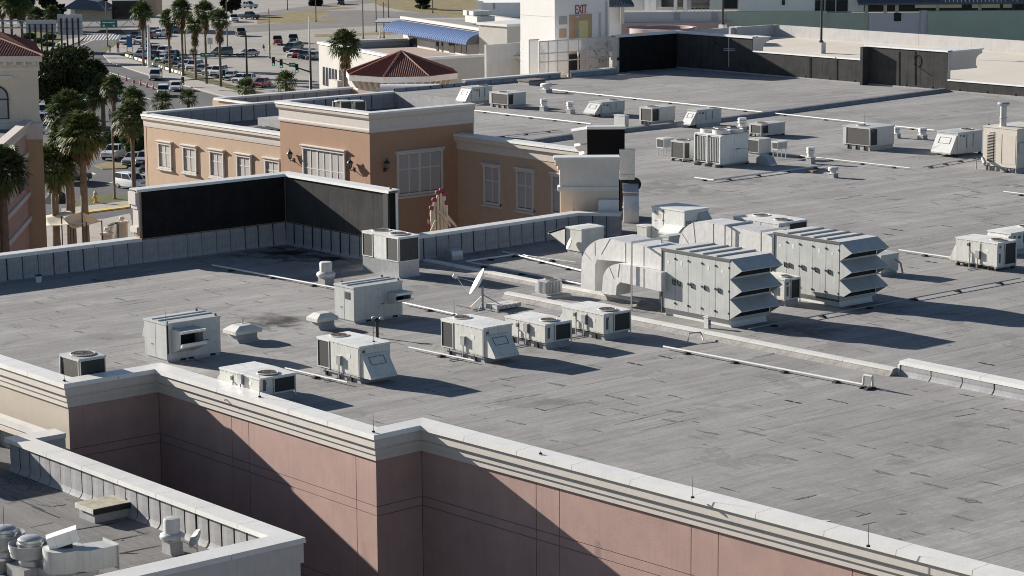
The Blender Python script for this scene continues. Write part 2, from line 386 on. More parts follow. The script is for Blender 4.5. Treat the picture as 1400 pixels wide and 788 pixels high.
sheet('ground', [(-2500, -1500), (1500, -1500), (1500, 2500), (-2500, 2500)], GZ, M['sand'])
# ================================================================== MAIN BUILDING
M['pinkjoint'] = mat('pink_joint', (0.19, 0.12, 0.105), 0.9, 0.05); M['beigejoint'] = mat('beige_joint', (0.25, 0.21, 0.17), 0.9, 0.05)
main = thing('shopping_centre', 'long pink and beige flat-roofed shopping centre with a wide grey roof full of air units', 'building')
LIPZ, COPZ = 0.28, 0.50
pA = P(0, 502.5, LIPZ); pB = P(87.9, 531.4, LIPZ); pC = P(212.1, 510.7, LIPZ); pD = P(511.4, 602.1, LIPZ); pE = P(574.6, 588.3, LIPZ); pF = P(1285.7, 775.9, LIPZ)
ext = lambda a, b, k: b+(b-a).normalized()*k
fpath = [XY(v) for v in (ext(pB, pA, 14.0), pB, pC, pD, pE, ext(pE, pF, 22.0))]
def offpath(path, off):
    return [cross_at(path, i, 0.0, off) for i in range(len(path)-1)]+[cross_at(path, len(path)-2, 1.0, off)]
wpath = offpath(fpath, -0.38)                       # wall face
par = group_part('front_parapet', main)
copings(wpath, -0.47, 0.38, LIPZ, COPZ, 2.9, par)
for i in range(len(wpath)-1):
    sweep(wpath, i, [(-0.40, -0.7), (0.10, -0.64), (0.10, -0.385), (0.175, -0.38), (0.175, -0.20), (0.155, -0.19), (0.155, -0.085), (0.30, -0.08), (0.30, 0.278), (0.26, 0.42), (-0.40, 0.42)]).build('cornice', M['trim'], par)
WALLM = [M['beige'], M['pink'], M['pink'], M['pink'], M['pink']]
for i in range(len(wpath)-1):
    pl = PL(wpath[i], wpath[i+1]); wl = group_part('wall', main)
    bk = sweep(wpath, i, [(-0.45, GZ), (-0.022, GZ), (-0.022, -0.643), (-0.45, -0.643)]).build('wall_core', M['pinkjoint'] if i else M['beigejoint'], wl)
    if i == 0: us = [0, pl.len]
    elif i == 1: us = [0, pl.len]
    elif i == 2: us = [0, pl.u(316.6, 575), pl.u(339.7, 581), pl.u(486.5, 628), pl.len]
    elif i == 3: us = [0, pl.len]
    else: us = [0]+[pl.u(x, y) for x, y in ((733, 667), (765, 677), (945, 730), (982, 741), (1165, 795), (1203, 806))]+[pl.len]
    zs = [GZ, -10.2, -9.8, -6.4, -6.03, -2.87, -2.50, -0.645] if i else [GZ, -6, -0.645]
    wall_panel_grid(wl, pl, us, zs, WALLM[i], off=0.0-0.10, th=0.10, gap=0.034)
# ---- roof deck
XW = -183.3; YS = 179.3
def V2(x, y): return Vector((x, y))
deckpts = [wpath[0]+V2(0, 0.3)]+[cross_at(wpath, i, 0, -0.3) for i in range(1, 5)]+[cross_at(wpath, 4, 1, -0.3)]
deckpts += [V2(-30, 120), V2(-60, YS), V2(XW, YS), V2(XW, 141), V2(-168, 141), V2(-168, 123), V2(-149.3, 123), V2(-149.3, 121.2), V2(-134.0, 121.2),
            V2(-117, 107), V2(-103.3, 96.6), V2(-103.9, 94.2), V2(-103.7, 79.2), V2(-113.5, 79.2), V2(-113.6, 49.5)]
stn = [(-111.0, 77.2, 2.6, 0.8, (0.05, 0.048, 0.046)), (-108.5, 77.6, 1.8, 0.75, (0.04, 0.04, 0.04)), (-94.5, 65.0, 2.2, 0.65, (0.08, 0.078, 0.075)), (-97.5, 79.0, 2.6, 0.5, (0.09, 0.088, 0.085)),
       (-88.2, 55.3, 1.6, 0.45, (0.62, 0.58, 0.52)), (-92.0, 52.5, 1.1, 0.35, (0.55, 0.52, 0.48)), (-116, 112, 3.0, 0.5, (0.10, 0.098, 0.095)), (-75.5, 82.6, 1.7, 0.6, (0.10, 0.085, 0.07)), (-86, 79.4, 1.6, 0.5, (0.13, 0.11, 0.09)),
       (-102, 74, 2.2, 0.45, (0.10, 0.10, 0.1)), (-106.5, 100, 2.0, 0.4, (0.1, 0.1, 0.1)), (-93, 100, 4.5, 0.35, (0.12, 0.118, 0.112)), (-118, 125, 4.0, 0.35, (0.36, 0.35, 0.33)), (-112, 131, 3.0, 0.3, (0.36, 0.35, 0.33)),
       (-92.5, 68.0, 1.2, 0.5, (0.09, 0.088, 0.085)), (-106.0, 58.0, 3.5, 0.3, (0.13, 0.125, 0.12)), (-104.5, 85.5, 1.6, 0.6, (0.07, 0.07, 0.07)), (-66, 57.5, 5.0, 0.25, (0.15, 0.147, 0.14)), (-52, 60, 5.0, 0.3, (0.14, 0.137, 0.13))]
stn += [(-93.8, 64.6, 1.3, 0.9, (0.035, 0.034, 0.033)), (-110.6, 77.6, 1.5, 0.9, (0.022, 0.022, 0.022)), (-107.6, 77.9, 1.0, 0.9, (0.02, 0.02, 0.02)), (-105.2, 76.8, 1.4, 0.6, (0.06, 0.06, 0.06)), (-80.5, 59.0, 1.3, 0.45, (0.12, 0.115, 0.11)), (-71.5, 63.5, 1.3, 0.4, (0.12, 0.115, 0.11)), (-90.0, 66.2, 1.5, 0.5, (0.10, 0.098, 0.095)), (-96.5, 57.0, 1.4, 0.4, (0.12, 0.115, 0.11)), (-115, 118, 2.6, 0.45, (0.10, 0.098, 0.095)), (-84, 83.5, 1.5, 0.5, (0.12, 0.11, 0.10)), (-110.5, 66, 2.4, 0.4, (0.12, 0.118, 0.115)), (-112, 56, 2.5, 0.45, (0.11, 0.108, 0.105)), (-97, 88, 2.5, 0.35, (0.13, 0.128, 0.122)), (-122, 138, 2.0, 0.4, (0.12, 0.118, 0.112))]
M['roof'] = roof_mat('cap_sheet_roof', (0.300, 0.293, 0.284), seam=0.98, seam_dark=0.55, patch=0.55, stains=stn)
M['roofdark'] = roof_mat('weathered_roof', (0.20, 0.194, 0.188), seam=1.0, patch=0.8, axis=1)
roof = sheet('roof_deck', deckpts, 0.0, M['roof'], thick=0.35, kind=None); roof.parent = main
def low_roof(pts, z, m, parent, name='roof_deck'):
    o = sheet(name, pts, z, m, thick=0.3, kind=None); o.parent = parent; return o
# torn tar patches left on the roof (each with its own outline)
def tar_patch(px, py, L, W, rz, z=0.005, parent=None, m=None):
    c = P(px, py, z-0.005); n = random.randint(9, 13); pts = []
    for k in range(n):
        t = 2*pi*k/n; r = 1.0+random.uniform(-0.35, 0.3)
        pts.append((L/2*cos(t)*r, W/2*sin(t)*r*random.uniform(0.7, 1.3)))
    mb = MB(); mb.quad(*[(x, y, 0.004) for x, y in pts]); o = mb.build('tar_patch', m or M['patch'], parent)
    o.location = (c.x, c.y, z); o.rotation_euler = (0, 0, rz); return o
def patch_mat():
    m, N, L, b = node_mat('worn_tar'); tc = N.new('ShaderNodeTexCoord')
    f = noise(N, L, tc.outputs['Object'], 9, 5, 0.8)
    L.new(mixc(N, L, remap(N, L, f, 0.42, 0.58), (0.05, 0.048, 0.046), (0.21, 0.2, 0.19)), b.inputs['Base Color']); b.inputs['Roughness'].default_value = 0.95
    return m
M['patch'] = patch_mat()
for (x, y, L, W, a) in [(923, 563, 1.0, 0.35, 0.1), (915, 575, 1.1, 0.22, 0.15), (970, 592, 1.1, 0.2, 0.1), (1027, 592, 1.4, 0.25, 0), (1077, 627, 1.1, 0.25, 0.1), (1117, 601, 0.9, 0.12, 0), (1153, 623, 1.1, 0.14, 0),
        (1226, 623, 1.1, 0.12, 0), (1205, 646, 1.1, 0.24, 0.05), (1257, 649, 0.9, 0.2, 0), (1276, 664, 1.2, 0.22, 0), (1353, 661, 1.1, 0.16, 0), (1327, 685, 1.0, 0.42, 0.1), (1314, 708, 1.1, 0.18, 0), (1098, 681, 1.2, 0.12, 1.5),
        (1063, 668, 0.6, 0.1, 0.2), (1233, 703, 0.4, 0.14, 1.4), (1187, 716, 0.7, 0.08, 1.5), (1222, 738, 0.5, 0.3, 1.0), (1180, 704, 0.7, 0.09, 1.5), (860, 552, 0.9, 0.1, 0), (806, 551, 0.9, 0.1, 0), (758, 525, 0.9, 0.12, 0),
        (757, 603, 0.5, 0.1, 0.2), (545, 470, 1.0, 0.1, 0), (690, 519, 0.9, 0.12, 0), (695, 528, 1.0, 0.14, 0.1), (626, 519, 0.8, 0.08, 0), (108, 454, 0.9, 0.2, 0.1), (73, 446, 0.9, 0.13, 0.2), (144, 463, 0.8, 0.25, 0.1), (47, 437, 0.8, 0.13, 0),
        (283, 397, 0.8, 0.13, 0), (352, 413, 0.8, 0.13, 0), (365, 404, 0.7, 0.12, 0), (318, 430, 0.9, 0.14, 0), (20, 448, 0.7, 0.1, 0), (1150, 272, 1.1, 0.22, 1.4), (1225, 273, 1.3, 0.2, 1.4), (1162, 252, 0.8, 0.12, 1.4), (1163, 257, 0.8, 0.14, 1.4),
        (1085, 256, 1.1, 0.2, 0.2), (1315, 247, 0.9, 0.12, 0.1), (1332, 250, 0.7, 0.14, 1.2), (1375, 293, 1.0, 0.14, 0), (1290, 158, 1.0, 0.16, 1.2), (1297, 162, 1.1, 0.15, 1.2), (1306, 153, 0.9, 0.12, 1.2), (1270, 164, 1.0, 0.14, 1.2), (1335, 156, 0.8, 0.1, 0.4),
        (1055, 380, 0.7, 0.1, 0.3), (1200, 435, 0.8, 0.08, 0), (1182, 480, 1.1, 0.07, 0), (1318, 568, 1.2, 0.07, 1.5), (1130, 596, 1.0, 0.1, 0), (1230, 240, 1.0, 0.1, 0.2), (1170, 268, 1.8, 0.14, 1.5), (1205, 269, 1.5, 0.12, 1.5), (425, 343, 1.7, 0.7, 0.1), (395, 338, 1.3, 0.8, 0.3),
        (1000, 262, 1.4, 0.16, 1.4), (1030, 277, 1.5, 0.12, 0.2), (1180, 330, 1.5, 0.06, 1.5), (1270, 310, 1.4, 0.07, 1.5), (1350, 300, 1.2, 0.07, 1.4), (1310, 290, 0.9, 0.07, 1.3)]:
    tar_patch(x, y, L, W, a+random.uniform(-0.08, 0.08), parent=roof)
# torn end laps and split seams strewn over the whole roof (shared shapes)
_v = []
for k in range(14):
    n = 14; long_ = k >= 8; L, W = (random.uniform(1.6, 3.6), random.uniform(0.05, 0.08)) if long_ else (random.uniform(0.6, 1.1), random.uniform(0.08, 0.24))
    up_ = [(L*(i/(n-1)-0.5), W/2*random.uniform(0.15, 1.2)*sin(pi*(0.08+0.84*i/(n-1)))+0.06*sin(i*0.8+k)*(0 if long_ else 1)*W) for i in range(n)]; dn_ = [(x, -W/2*random.uniform(0.1, 1.2)) for x, y in reversed(up_)]
    me = MB().quad(*[(x, y, 0.0) for x, y in up_+dn_]).mesh('tar_patch'); me.materials.append(M['patch'] if k % 3 else M['tar']); _v.append(me)
rr = random.Random(5)
cl_ = [(rr.uniform(-108, -46), rr.uniform(58, 145), rr.uniform(3, 9)) for _ in range(26)]
def inroof(x, y):
    if x < -111 or x > -42 or y < 58: return False
    px, py = proj((x, y, 0)); return -10 < px < 1410 and py > 128 and (y < 78 or x > -101)
cnt = 0
while cnt < 125:
    q_ = rr.choice(cl_); x, y = rr.gauss(q_[0], q_[2]), rr.gauss(q_[1], q_[2])
    if y > 150: continue
    if cnt > 75 and y < 95: continue
    if not inroof(x, y) or (y < 62 and x < -74): continue
    k = rr.randrange(14); o = bpy.data.objects.new('tar_patch', _v[k]); COL.objects.link(o); o.parent = roof; o.location = (x, y, 0.010+0.0001*cnt); o.rotation_euler = (0, 0, (pi/2 if k >= 8 else 0)+rr.uniform(-0.06, 0.06)); cnt += 1
# ---- left parapet, black screen and the parapet run beyond (all seen from the roof side)
XL, YK, XR = -113.5, 79.2, -103.75
lp = group_part('left_parapet', main)
ppath = [V2(XL, 36.0), V2(XL, 61+9.0)]
zc = 1.42
ends = 69.4                                   # where the tall black screen starts
flash_run(lp, V2(XL, 45), V2(XL, ends), 1.30)
flash_run(lp, V2(XL, ends), V2(XL, YK), 1.30); flash_run(lp, V2(XL, YK), V2(-103.6, YK), 1.30)
MB().box(XL-0.5, XL-0.06, 45, ends, GZ, 1.28).build('parapet_wall', M['beige'], lp)
cp = [V2(XL, 45), V2(XL, ends)]
copings(cp, -0.62, 0.06, 1.20, zc, 3.0, lp)
scr = group_part('black_roof_screen', main)
ZT = 4.02
MB().box(XL-0.55, XL-0.07, ends, YK+0.55, GZ, ZT).build('screen_wall', M['orange'], scr)
MB().box(XL-0.07, -103.6, YK+0.07, YK+0.55, GZ, ZT-0.003).build('screen_wall', M['orange'], scr)
# dark cladding sheets on the inner side, coloured darker where turned from the sun
n = 7; a0 = ends+0.12
for k in range(n):
    L = (YK-a0)/n; MB().box(XL-0.07, XL-0.03, a0+k*L+0.006, a0+(k+1)*L-0.006, 1.34, ZT-0.01).build('screen_panel', M['screenshade'], scr)
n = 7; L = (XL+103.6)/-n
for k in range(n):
    MB().box(XL+k*L+0.006, XL+(k+1)*L-0.006, YK+0.03, YK+0.07, 1.34, ZT-0.01).build('screen_panel', M['screenlit'], scr)
copings([V2(XL-0.02, ends-0.25), V2(XL-0.02, YK+0.02), V2(-103.5, YK+0.02)], -0.68, 0.08, ZT-0.04, ZT+0.14, 3.4, scr)
# moulded end pier of the screen (seen end-on at the left)
pe = ends-0.02
for (o_, z0, z1) in ((0.30, ZT-0.75, ZT-0.06), (0.18, ZT-1.0, ZT-0.75), (0.10, 1.45+0.55, ZT-1.0), (0.26, 1.45+0.25, 1.45+0.55), (0.04, GZ, 1.70)):
    MB().box(XL-0.55-o_, XL-0.08, pe-o_*0.8, pe+0.10, z0, z1).build('pier_moulding', M['trim'] if z0 > 0 else M['orange'], scr)
MB().box(-103.6, -103.51, YK-0.02, YK+0.42, 1.3, ZT-0.05).build('screen_end', M['screenshade'], scr); MB().box(-103.6, -103.5, YK+0.422, YK+0.6, GZ, ZT-0.05).build('screen_end_trim', M['coping'], scr)
MB().box(-104.05, -103.62, YK-0.035, YK+0.03, 1.30, ZT-0.02).build('tar_strip', M['tar'], scr)
# parapet beyond the screen
rp = group_part('court_parapet', main)
rpath = [V2(XR+0.1, YK+0.6), V2(-104.25, 93.9), V2(-102.3, 95.5)]
flash_run(rp, rpath[0], rpath[1], 1.26); flash_run(rp, rpath[1], rpath[2], 1.26)
for i in range(2): sweep(rpath, i, [(-0.5, GZ), (-0.06, GZ), (-0.06, 1.26), (-0.5, 1.26)]).build('parapet_wall', M['orange'], rp)
copings(rpath, -0.62, 0.06, 1.20, 1.40, 3.0, rp)
# ---- far screen wall along the back of the roof
fs = group_part('rear_screen', main)
def fbox(x0, x1, y0, y1, z0, z1, m, name): return MB().box(x0, x1, y0, y1, z0, z1).build(name, m, fs)
plS = PL(V2(XW, YS), V2(-60, YS))
def sx(px, py): return XW+plS.u(px, py)
h1 = 3.72
ybl = 170.9
# side screen (faces +x; its shade is put into the darker colour)
k = 5
for j in range(k):
    L = (YS-ybl)/k; fbox(XW-0.04, XW, ybl+j*L+0.008, ybl+(j+1)*L-0.008, 0.02, h1, M['screenshade'], 'screen_panel')
fbox(XW-0.6, XW-0.045, ybl, YS+0.6, GZ, h1, M['creamwall'], 'screen_wall')
for (o_, z0, z1) in ((0.55, h1-0.35, h1+0.0), (0.35, h1-0.9, h1-0.35), (0.18, 0.2, h1-0.9), (0.35, 1.3, 1.6)):
    fbox(XW-0.6-o_, XW-0.05, ybl-0.25-o_*0.3, ybl+0.02, z0, z1, M['trim'], 'pier_moulding')
xe1 = sx(1028.6, 60); xb0 = sx(1185, 90); xb1 = sx(1295, 95)
def srun(x0, x1, z1, n_, m=None, y=YS, z0=0.02):
    L = (x1-x0)/n_
    for j in range(n_):
        fbox(x0+j*L+0.01, x0+(j+1)*L-0.01, y, y+0.05+random.uniform(-.008, .008), z0, z1, m or M['screenlit'], 'screen_panel')
srun(XW, xe1, h1, 6); fbox(XW, xe1, YS+0.06, YS+0.5, GZ, h1, M['creamwall'], 'screen_wall')
h2 = 2.35
srun(xe1, xb0, h2, 8); fbox(xe1+0.003, xb0, YS+0.06, YS+0.4, GZ, h2-0.003, M['concrete'], 'screen_wall')
h3 = 3.75
srun(xb0+0.35, xb1, h3, 6); fbox(xb0, xb1-0.003, YS+0.06, YS+0.5, GZ, h3, M['concrete'], 'screen_wall')
fbox(xb0, xb0+0.34, YS-1.0, YS+0.05, 0.0, h3-0.004, M['screenlit'], 'screen_fin')
xr = -95.0; h4 = 1.05
srun(xb1, xr, h4, 9); fbox(xb1, xr, YS+0.06, YS+0.4, GZ, h4-0.003, M['concrete'], 'screen_wall')
copings([V2(XW+0.02, ybl-0.6), V2(XW+0.02, YS), V2(xe1+0.1, YS)], -0.75, 0.10, h1-0.02, h1+0.2, 4, fs)
copings([V2(xe1+0.12, YS), V2(xb0, YS)], -0.5, 0.06, h2-0.02, h2+0.14, 4, fs)
copings([V2(xb0-0.3, YS), V2(xb1+0.1, YS)], -0.6, 0.08, h3-0.02, h3+0.16, 4, fs)
copings([V2(xb1+0.12, YS), V2(xr, YS)], -0.5, 0.06, h4-0.02, h4+0.14, 4, fs)
# returns with cornice profile turning towards the deck side
def cornice_end(x, y0, y1, z1, dep, name='cornice_return'):
    pr = [(y0, z1-1.75), (y1, z1-1.75), (y1+0.05, z1-1.6), (y1-0.1, z1-1.45), (y1-0.1, z1-0.85), (y1+0.1, z1-0.6), (y1+0.45, z1-0.42), (y1+0.8, z1-0.36), (y1+0.8, z1), (y0, z1)]
    MB().prism(pr, x-dep, x, 'x').build(name, M['trim'], fs)
    MB().box(x-dep, x+0.12, y0, y1+0.9, z1+0.003, z1+0.12).build('coping', M['coping'], fs)
cornice_end(xe1+0.02, YS+0.1, YS+1.7, h1-0.03, 2.0)
cornice_end(xb1+0.02, YS+0.52, YS+4.4, h3-0.03, 3.0)
# wall flashing and clips along the foot of the rear screen
for j in range(26):
    x = XW+2+j*3.3
    if x > -100: break
    MB().box(x, x+0.12, YS-0.05, YS+0.0, 0.0, 0.35).build('flashing_clip', M['tar'], fs)
MB().box(XW, -95, YS-0.10, YS-0.006, 0.004, 0.14).build('base_strip', M['flash'], fs)
# thin cables and pipes fixed on the rear screen
def sp(px, py, o=0.06):
    q = plS.uv(px, py); return (XW+q[0], YS-o, q[1])
MB().tube([sp(979, 57), sp(976, 66), sp(992, 72), sp(979, 57)], 0.025, 5).build('loose_cable', M['rubber'], fs)
MB().tube([sp(997, 52), sp(997, 92)], 0.05, 6).build('riser_pipe', M['galv'], fs)
for yy in (67, 69.5): MB().tube([sp(990, yy), sp(1006, yy+0.3)], 0.04, 5).build('bracket', M['galv'], fs)
for px in (1107, 1143, 1228, 1250): MB().tube([sp(px, 78 if px < 1180 else 70), sp(px, 112 if px < 1180 else 116)], 0.035, 5).build('cable', M['rubber'], fs)
cb = [sp(1254+4*cos(t), 83+8*sin(t)) for t in [i*pi/8 for i in range(17)]]; MB().tube(cb, 0.03, 5).build('cable_loop', M['rubber'], fs)
MB().tube([sp(1256, 92), sp(1272, 103)], 0.025, 5).build('cable', M['rubber'], fs)
# ---- west parapets behind the corner block
wp = group_part('west_parapet', main)
flash_run(wp, V2(XW, 113.6), V2(XW, 141), 1.45, z=-1.5, w=1.35)
MB().box(-168.0, -167.7, 123, 140.9, -1.5, -0.001).box(XW, -168.0, 140.9, 141.2, -1.5, -0.001).build('kerb_wall', M['flash'], wp)
flash_run(wp, V2(XW, 141), V2(XW, 150), 0.3, w=1.5)
MB().box(XW-0.5, XW-0.06, 113.2, 170.3, GZ, -0.125).build('parapet_wall', M['peach'], wp)
copings([V2(XW, 113.0), V2(XW, 150)], -0.6, 0.06, -0.16, 0.03, 4, wp)
flash_run(wp, V2(XW, 150), V2(XW, 162.6), 0.55, w=1.5); flash_run(wp, V2(XW, 164.2), V2(XW, 170.4), 0.55, w=1.5)
MB().box(XW-0.5, XW-0.06, 150, 162.6, -0.1, 0.42).build('parapet_wall', M['flash'], wp); MB().box(XW-0.5, XW-0.06, 164.2, 170.4, -0.1, 0.42).build('parapet_wall', M['flash'], wp)
copings([V2(XW, 150), V2(XW, 162.6)], -0.6, 0.06, 0.40, 0.58, 4, wp); copings([V2(XW, 164.2), V2(XW, 170.4)], -0.6, 0.06, 0.40, 0.58, 4, wp)
low_roof([V2(XW, 113), V2(-161.3, 113), V2(-161.3, 123), V2(-167.9, 123), V2(-167.9, 141), V2(XW, 141)], -1.5, M['roofdark'], main)
# lower outer roof with its own parapet further west
XO = -190.6
flash_run(wp, V2(XO, 125.8), V2(XO, 141.2), 1.2, z=-1.4, w=1.35)
copings([V2(-184.0, 125.4), V2(XO, 125.4)], -0.4, 0.2, -0.26, -0.06, 4, wp)
copings([V2(XO, 125.4), V2(XO, 141.5)], -0.6, 0.06, -0.26, -0.06, 4, wp)
MB().box(XO-0.5, XO-0.06, 125.2, 141.5, GZ, -0.24).build('parapet_wall', M['peach'], wp); MB().box(XO-0.06, XW-0.52, 125.2, 125.6, GZ, -0.24).build('parapet_wall', M['peach'], wp)
MB().box(XO-0.06, XW-0.52, 125.6, 141.5, -1.7, -1.4).build('roof_deck', M['roofdark'], main)
MB().box(XO-0.06, XW-0.52, 141.2, 141.5, GZ, -0.3).build('parapet_wall', M['peach'], wp)
# ================================================================== corner block (terracotta tower), peach wings
def window(parent, u0, u1, z0, z1, cols, rows=2, mull=(), head=0.34, frame=0.17, sill=True, pm=None, tr=None):
    tr = tr or M['trimgrey']
    w_ = MB(); f = frame
    w_.box(u0, u0+f, -0.15, 0.0, z0, z1-head); w_.box(u1-f, u1, -0.15, 0.0, z0, z1-head)
    w_.box(u0, u1, -0.152, 0.0, z0-0.02, z0+f*0.8)
    wo = w_.build('window', tr, parent)
    MB().box(u0-0.06, u1+0.06, -0.18, 0.0, z1-head, z1-0.17).build('window_head', tr, wo)
    MB().prism([(-0.30, z1-0.02), (-0.26, z1), (0, z1), (0, z1-0.17), (-0.2, z1-0.17), (-0.30, z1-0.1)], u0-0.16, u1+0.16, 'x').build('head_moulding', tr, wo)
    if sill: MB().prism([(-0.24, z0-0.06), (0, z0-0.03), (0, z0-0.27), (-0.12, z0-0.27), (-0.24, z0-0.16)], u0-0.13, u1+0.13, 'x').build('sill', tr, wo)
    a, b = u0+f, u1-f; z0_, z1_ = z0+f*0.8, z1-head; zm = z0_+(z1_-z0_)*0.62
    edges = [a+(b-a)*i/cols for i in range(cols+1)]
    MB().box(a, b, -0.012, 0.0, z0_, z1_).build('window_back', M['seam'], wo)
    for i in range(cols):
        g = 0.05
        rr = [(z0_, zm), (zm, z1_)] if rows == 2 else [(z0_, z1_)]
        for (c, e) in rr:
            MB().box(edges[i]+g, edges[i+1]-g, -0.03, -0.013, c+g, e-g).build('pane', pm or M['shutter'], wo)
    bars = MB()
    for i in range(1, cols):
        wd = 0.12 if i in mull else 0.05
        bars.box(edges[i]-wd, edges[i]+wd, -0.06, -0.013, z0_, z1_)
    if rows == 2: bars.box(a, b, -0.055, -0.013, zm-0.05, zm+0.05)
    if bars.v: bars.build('glazing_bars', tr, wo)
    return wo
def lantern_proto():
    t = thing('wall_lantern', '', 'lantern')
    MB().box(-0.09, 0.09, -0.05, 0.0, -0.28, 0.05).tube([(0, -0.04, -0.12), (0, -0.2, -0.2), (0, -0.36, -0.14), (0, -0.36, 0.0)], 0.035, 6).build('bracket', M['blackmetal'], t)
    MB().lathe([(0.06, 0.0), (0.12, 0.05), (0.2, 0.42), (0.17, 0.45)], (0, -0.36, 0.0), 8).build('glass', mat('lantern_glass', (0.25, 0.24, 0.21), 0.2, 0.1), t, True)
    cg = MB()
    for k in range(6):
        a = 2*pi*k/6; cg.cyl((0.12*cos(a), -0.36+0.12*sin(a), 0.04), (0.21*cos(a), -0.36+0.21*sin(a), 0.44), 0.016, n=5)
    cg.lathe([(0.0, -0.04), (0.1, -0.02), (0.13, 0.05), (0.0, 0.05)], (0, -0.36, 0), 8).build('cage', M['blackmetal'], t)
    MB().lathe([(0.0, 0.43), (0.27, 0.43), (0.22, 0.52), (0.1, 0.62), (0.05, 0.68), (0.06, 0.74), (0.02, 0.86), (0.0, 0.86)], (0, -0.36, 0), 10).build('cap', M['blackmetal'], t, True)
    return t
LANT = lantern_proto(); _l0 = [True]
def lantern(pl, u, z, label):
    o = LANT if _l0[0] else copy_tree(LANT); _l0[0] = False
    o.location = (*pl.at(u, 0.0).xy, z); o.rotation_euler = (0, 0, pl.rz); tag(o, label, 'lantern', 'wall lanterns on the terracotta tower')
corner = thing('terracotta_tower', 'terracotta corner tower with tall cream cornice and shuttered windows between the peach wings', 'building')
tx0, tx1, ty0, ty1, tz = -161.45, -149.2, 112.3, 122.9, 2.63
MB().box(tx0, tx1, ty0, ty0+0.3, GZ, tz-1.25).box(tx1-0.3, tx1, ty0+0.301, ty1, GZ, tz-1.252).box(tx0, tx0+0.3, ty0+0.301, ty1, GZ, -1.2).build('wall', M['orange'], corner)
tpath = [V2(tx0, ty0+0.9), V2(tx0, ty0), V2(tx1, ty0), V2(tx1, ty1)]
for i in range(3):
    sweep(tpath, i, [(-0.3, tz-1.62), (0.07, tz-1.62), (0.10, tz-1.52), (0.10, tz-1.40), (0.05, tz-1.30), (0.05, tz-0.62), (0.12, tz-0.60), (0.22, tz-0.45), (0.24, tz-0.14), (-0.3, tz-0.14)]).build('cornice', M['trim'], corner)
copings(tpath, -0.5, 0.28, tz-0.17, tz, 4.1, corner)
MB().box(tx0+0.301, tx1-0.301, ty0+0.302, ty1-0.01, -1.8, -1.5).build('roof_deck', M['roofdark'], corner)
plF = PL(V2(tx0, ty0), V2(tx1, ty0)); plR = PL(V2(tx1, ty0), V2(tx1, ty1))
def on_plane(parent, pl): 
    o = group_part('facade', parent); o.location = (pl.A.x, pl.A.y, 0); o.rotation_euler = (0, 0, pl.rz); return o
fF = on_plane(corner, plF); fR = on_plane(corner, plR)
window(fF, 3.25, 9.05, -5.2, -0.62, 6, 2, mull=(2, 4))
window(fR, 2.6, 7.25, -4.25, -0.65, 4, 2, mull=(2,))
lantern(plF, 1.85, -1.95, 'black wall lantern left of the triple shuttered window on the sunlit tower face')
lantern(plF, 10.1, -1.95, 'black wall lantern right of the triple shuttered window, near the tower corner')
lantern(plR, 1.4, -1.90, 'black wall lantern left of the double window on the shaded tower face')
lantern(plR, 9.15, -1.95, 'black wall lantern right of the double window, beside the peach right wing')
# left wing
wingL = thing('peach_wing', 'long peach wing with five small shuttered windows and open roof, left of the terracotta tower', 'building')
wy = 112.95; wz = -0.12
MB().box(XW+0.02, tx0-0.01, wy, wy+0.45, GZ, wz-0.95).build('wall', M['peach'], wingL)
wlp = [V2(XW-0.3, wy), V2(tx0-0.01, wy)]
sweep(wlp, 0, [(-0.4, wz-1.12), (0.05, wz-1.12), (0.08, wz-0.9), (0.10, wz-0.62), (0.22, wz-0.50), (0.30, wz-0.42), (0.30, wz-0.14), (-0.4, wz-0.14)]).build('cornice', M['trim'], wingL)
copings(wlp, -0.5, 0.34, wz-0.17, wz+0.03, 3.6, wingL)
plW = PL(V2(XW, wy), V2(tx0, wy)); fW = on_plane(wingL, plW)
for px, py in ((226, 196), (260, 202), (303, 208), (341, 214), (373, 220)):
    u = plW.u(px, py); 
    if px == 303: u = plW.u(297, 207)
    if px == 341: u = plW.u(334, 213)
    window(fW, u-1.08, u+1.08, -4.75, -2.28, 2, 2, frame=0.15)
MB().box(XW-0.35, XW+0.02, wy-0.02, wy+0.44, GZ, wz-0.98).build('wall_end', M['peach'], wingL)
# dark uneven slabs heaped on the wing roof
jm = MB()
for k in range(9):
    x = -170+random.uniform(-4, 4); y = 117.5+random.uniform(-1.5, 1.5)
    jm.hexa([(x-1.2, y-.5, -1.5), (x+1.2, y-.4, -1.5), (x+1.1, y+.5, -1.5), (x-1.1, y+.5, -1.5), (x-1.0, y-.4, -1.2+random.uniform(0, .5)), (x+1.1, y-.3, -1.25), (x+.9, y+.4, -1.0), (x-1.0, y+.4, -0.9)])
tag(jm.build('dark_slab_heap', M['rubber']), 'heap of dark uneven slabs on the roof of the peach left wing', 'debris')
MB().box(-177.4, -173.5, 121, 123.5, -1.5, -0.6).build('kerb_box', M['flash'], wingL)
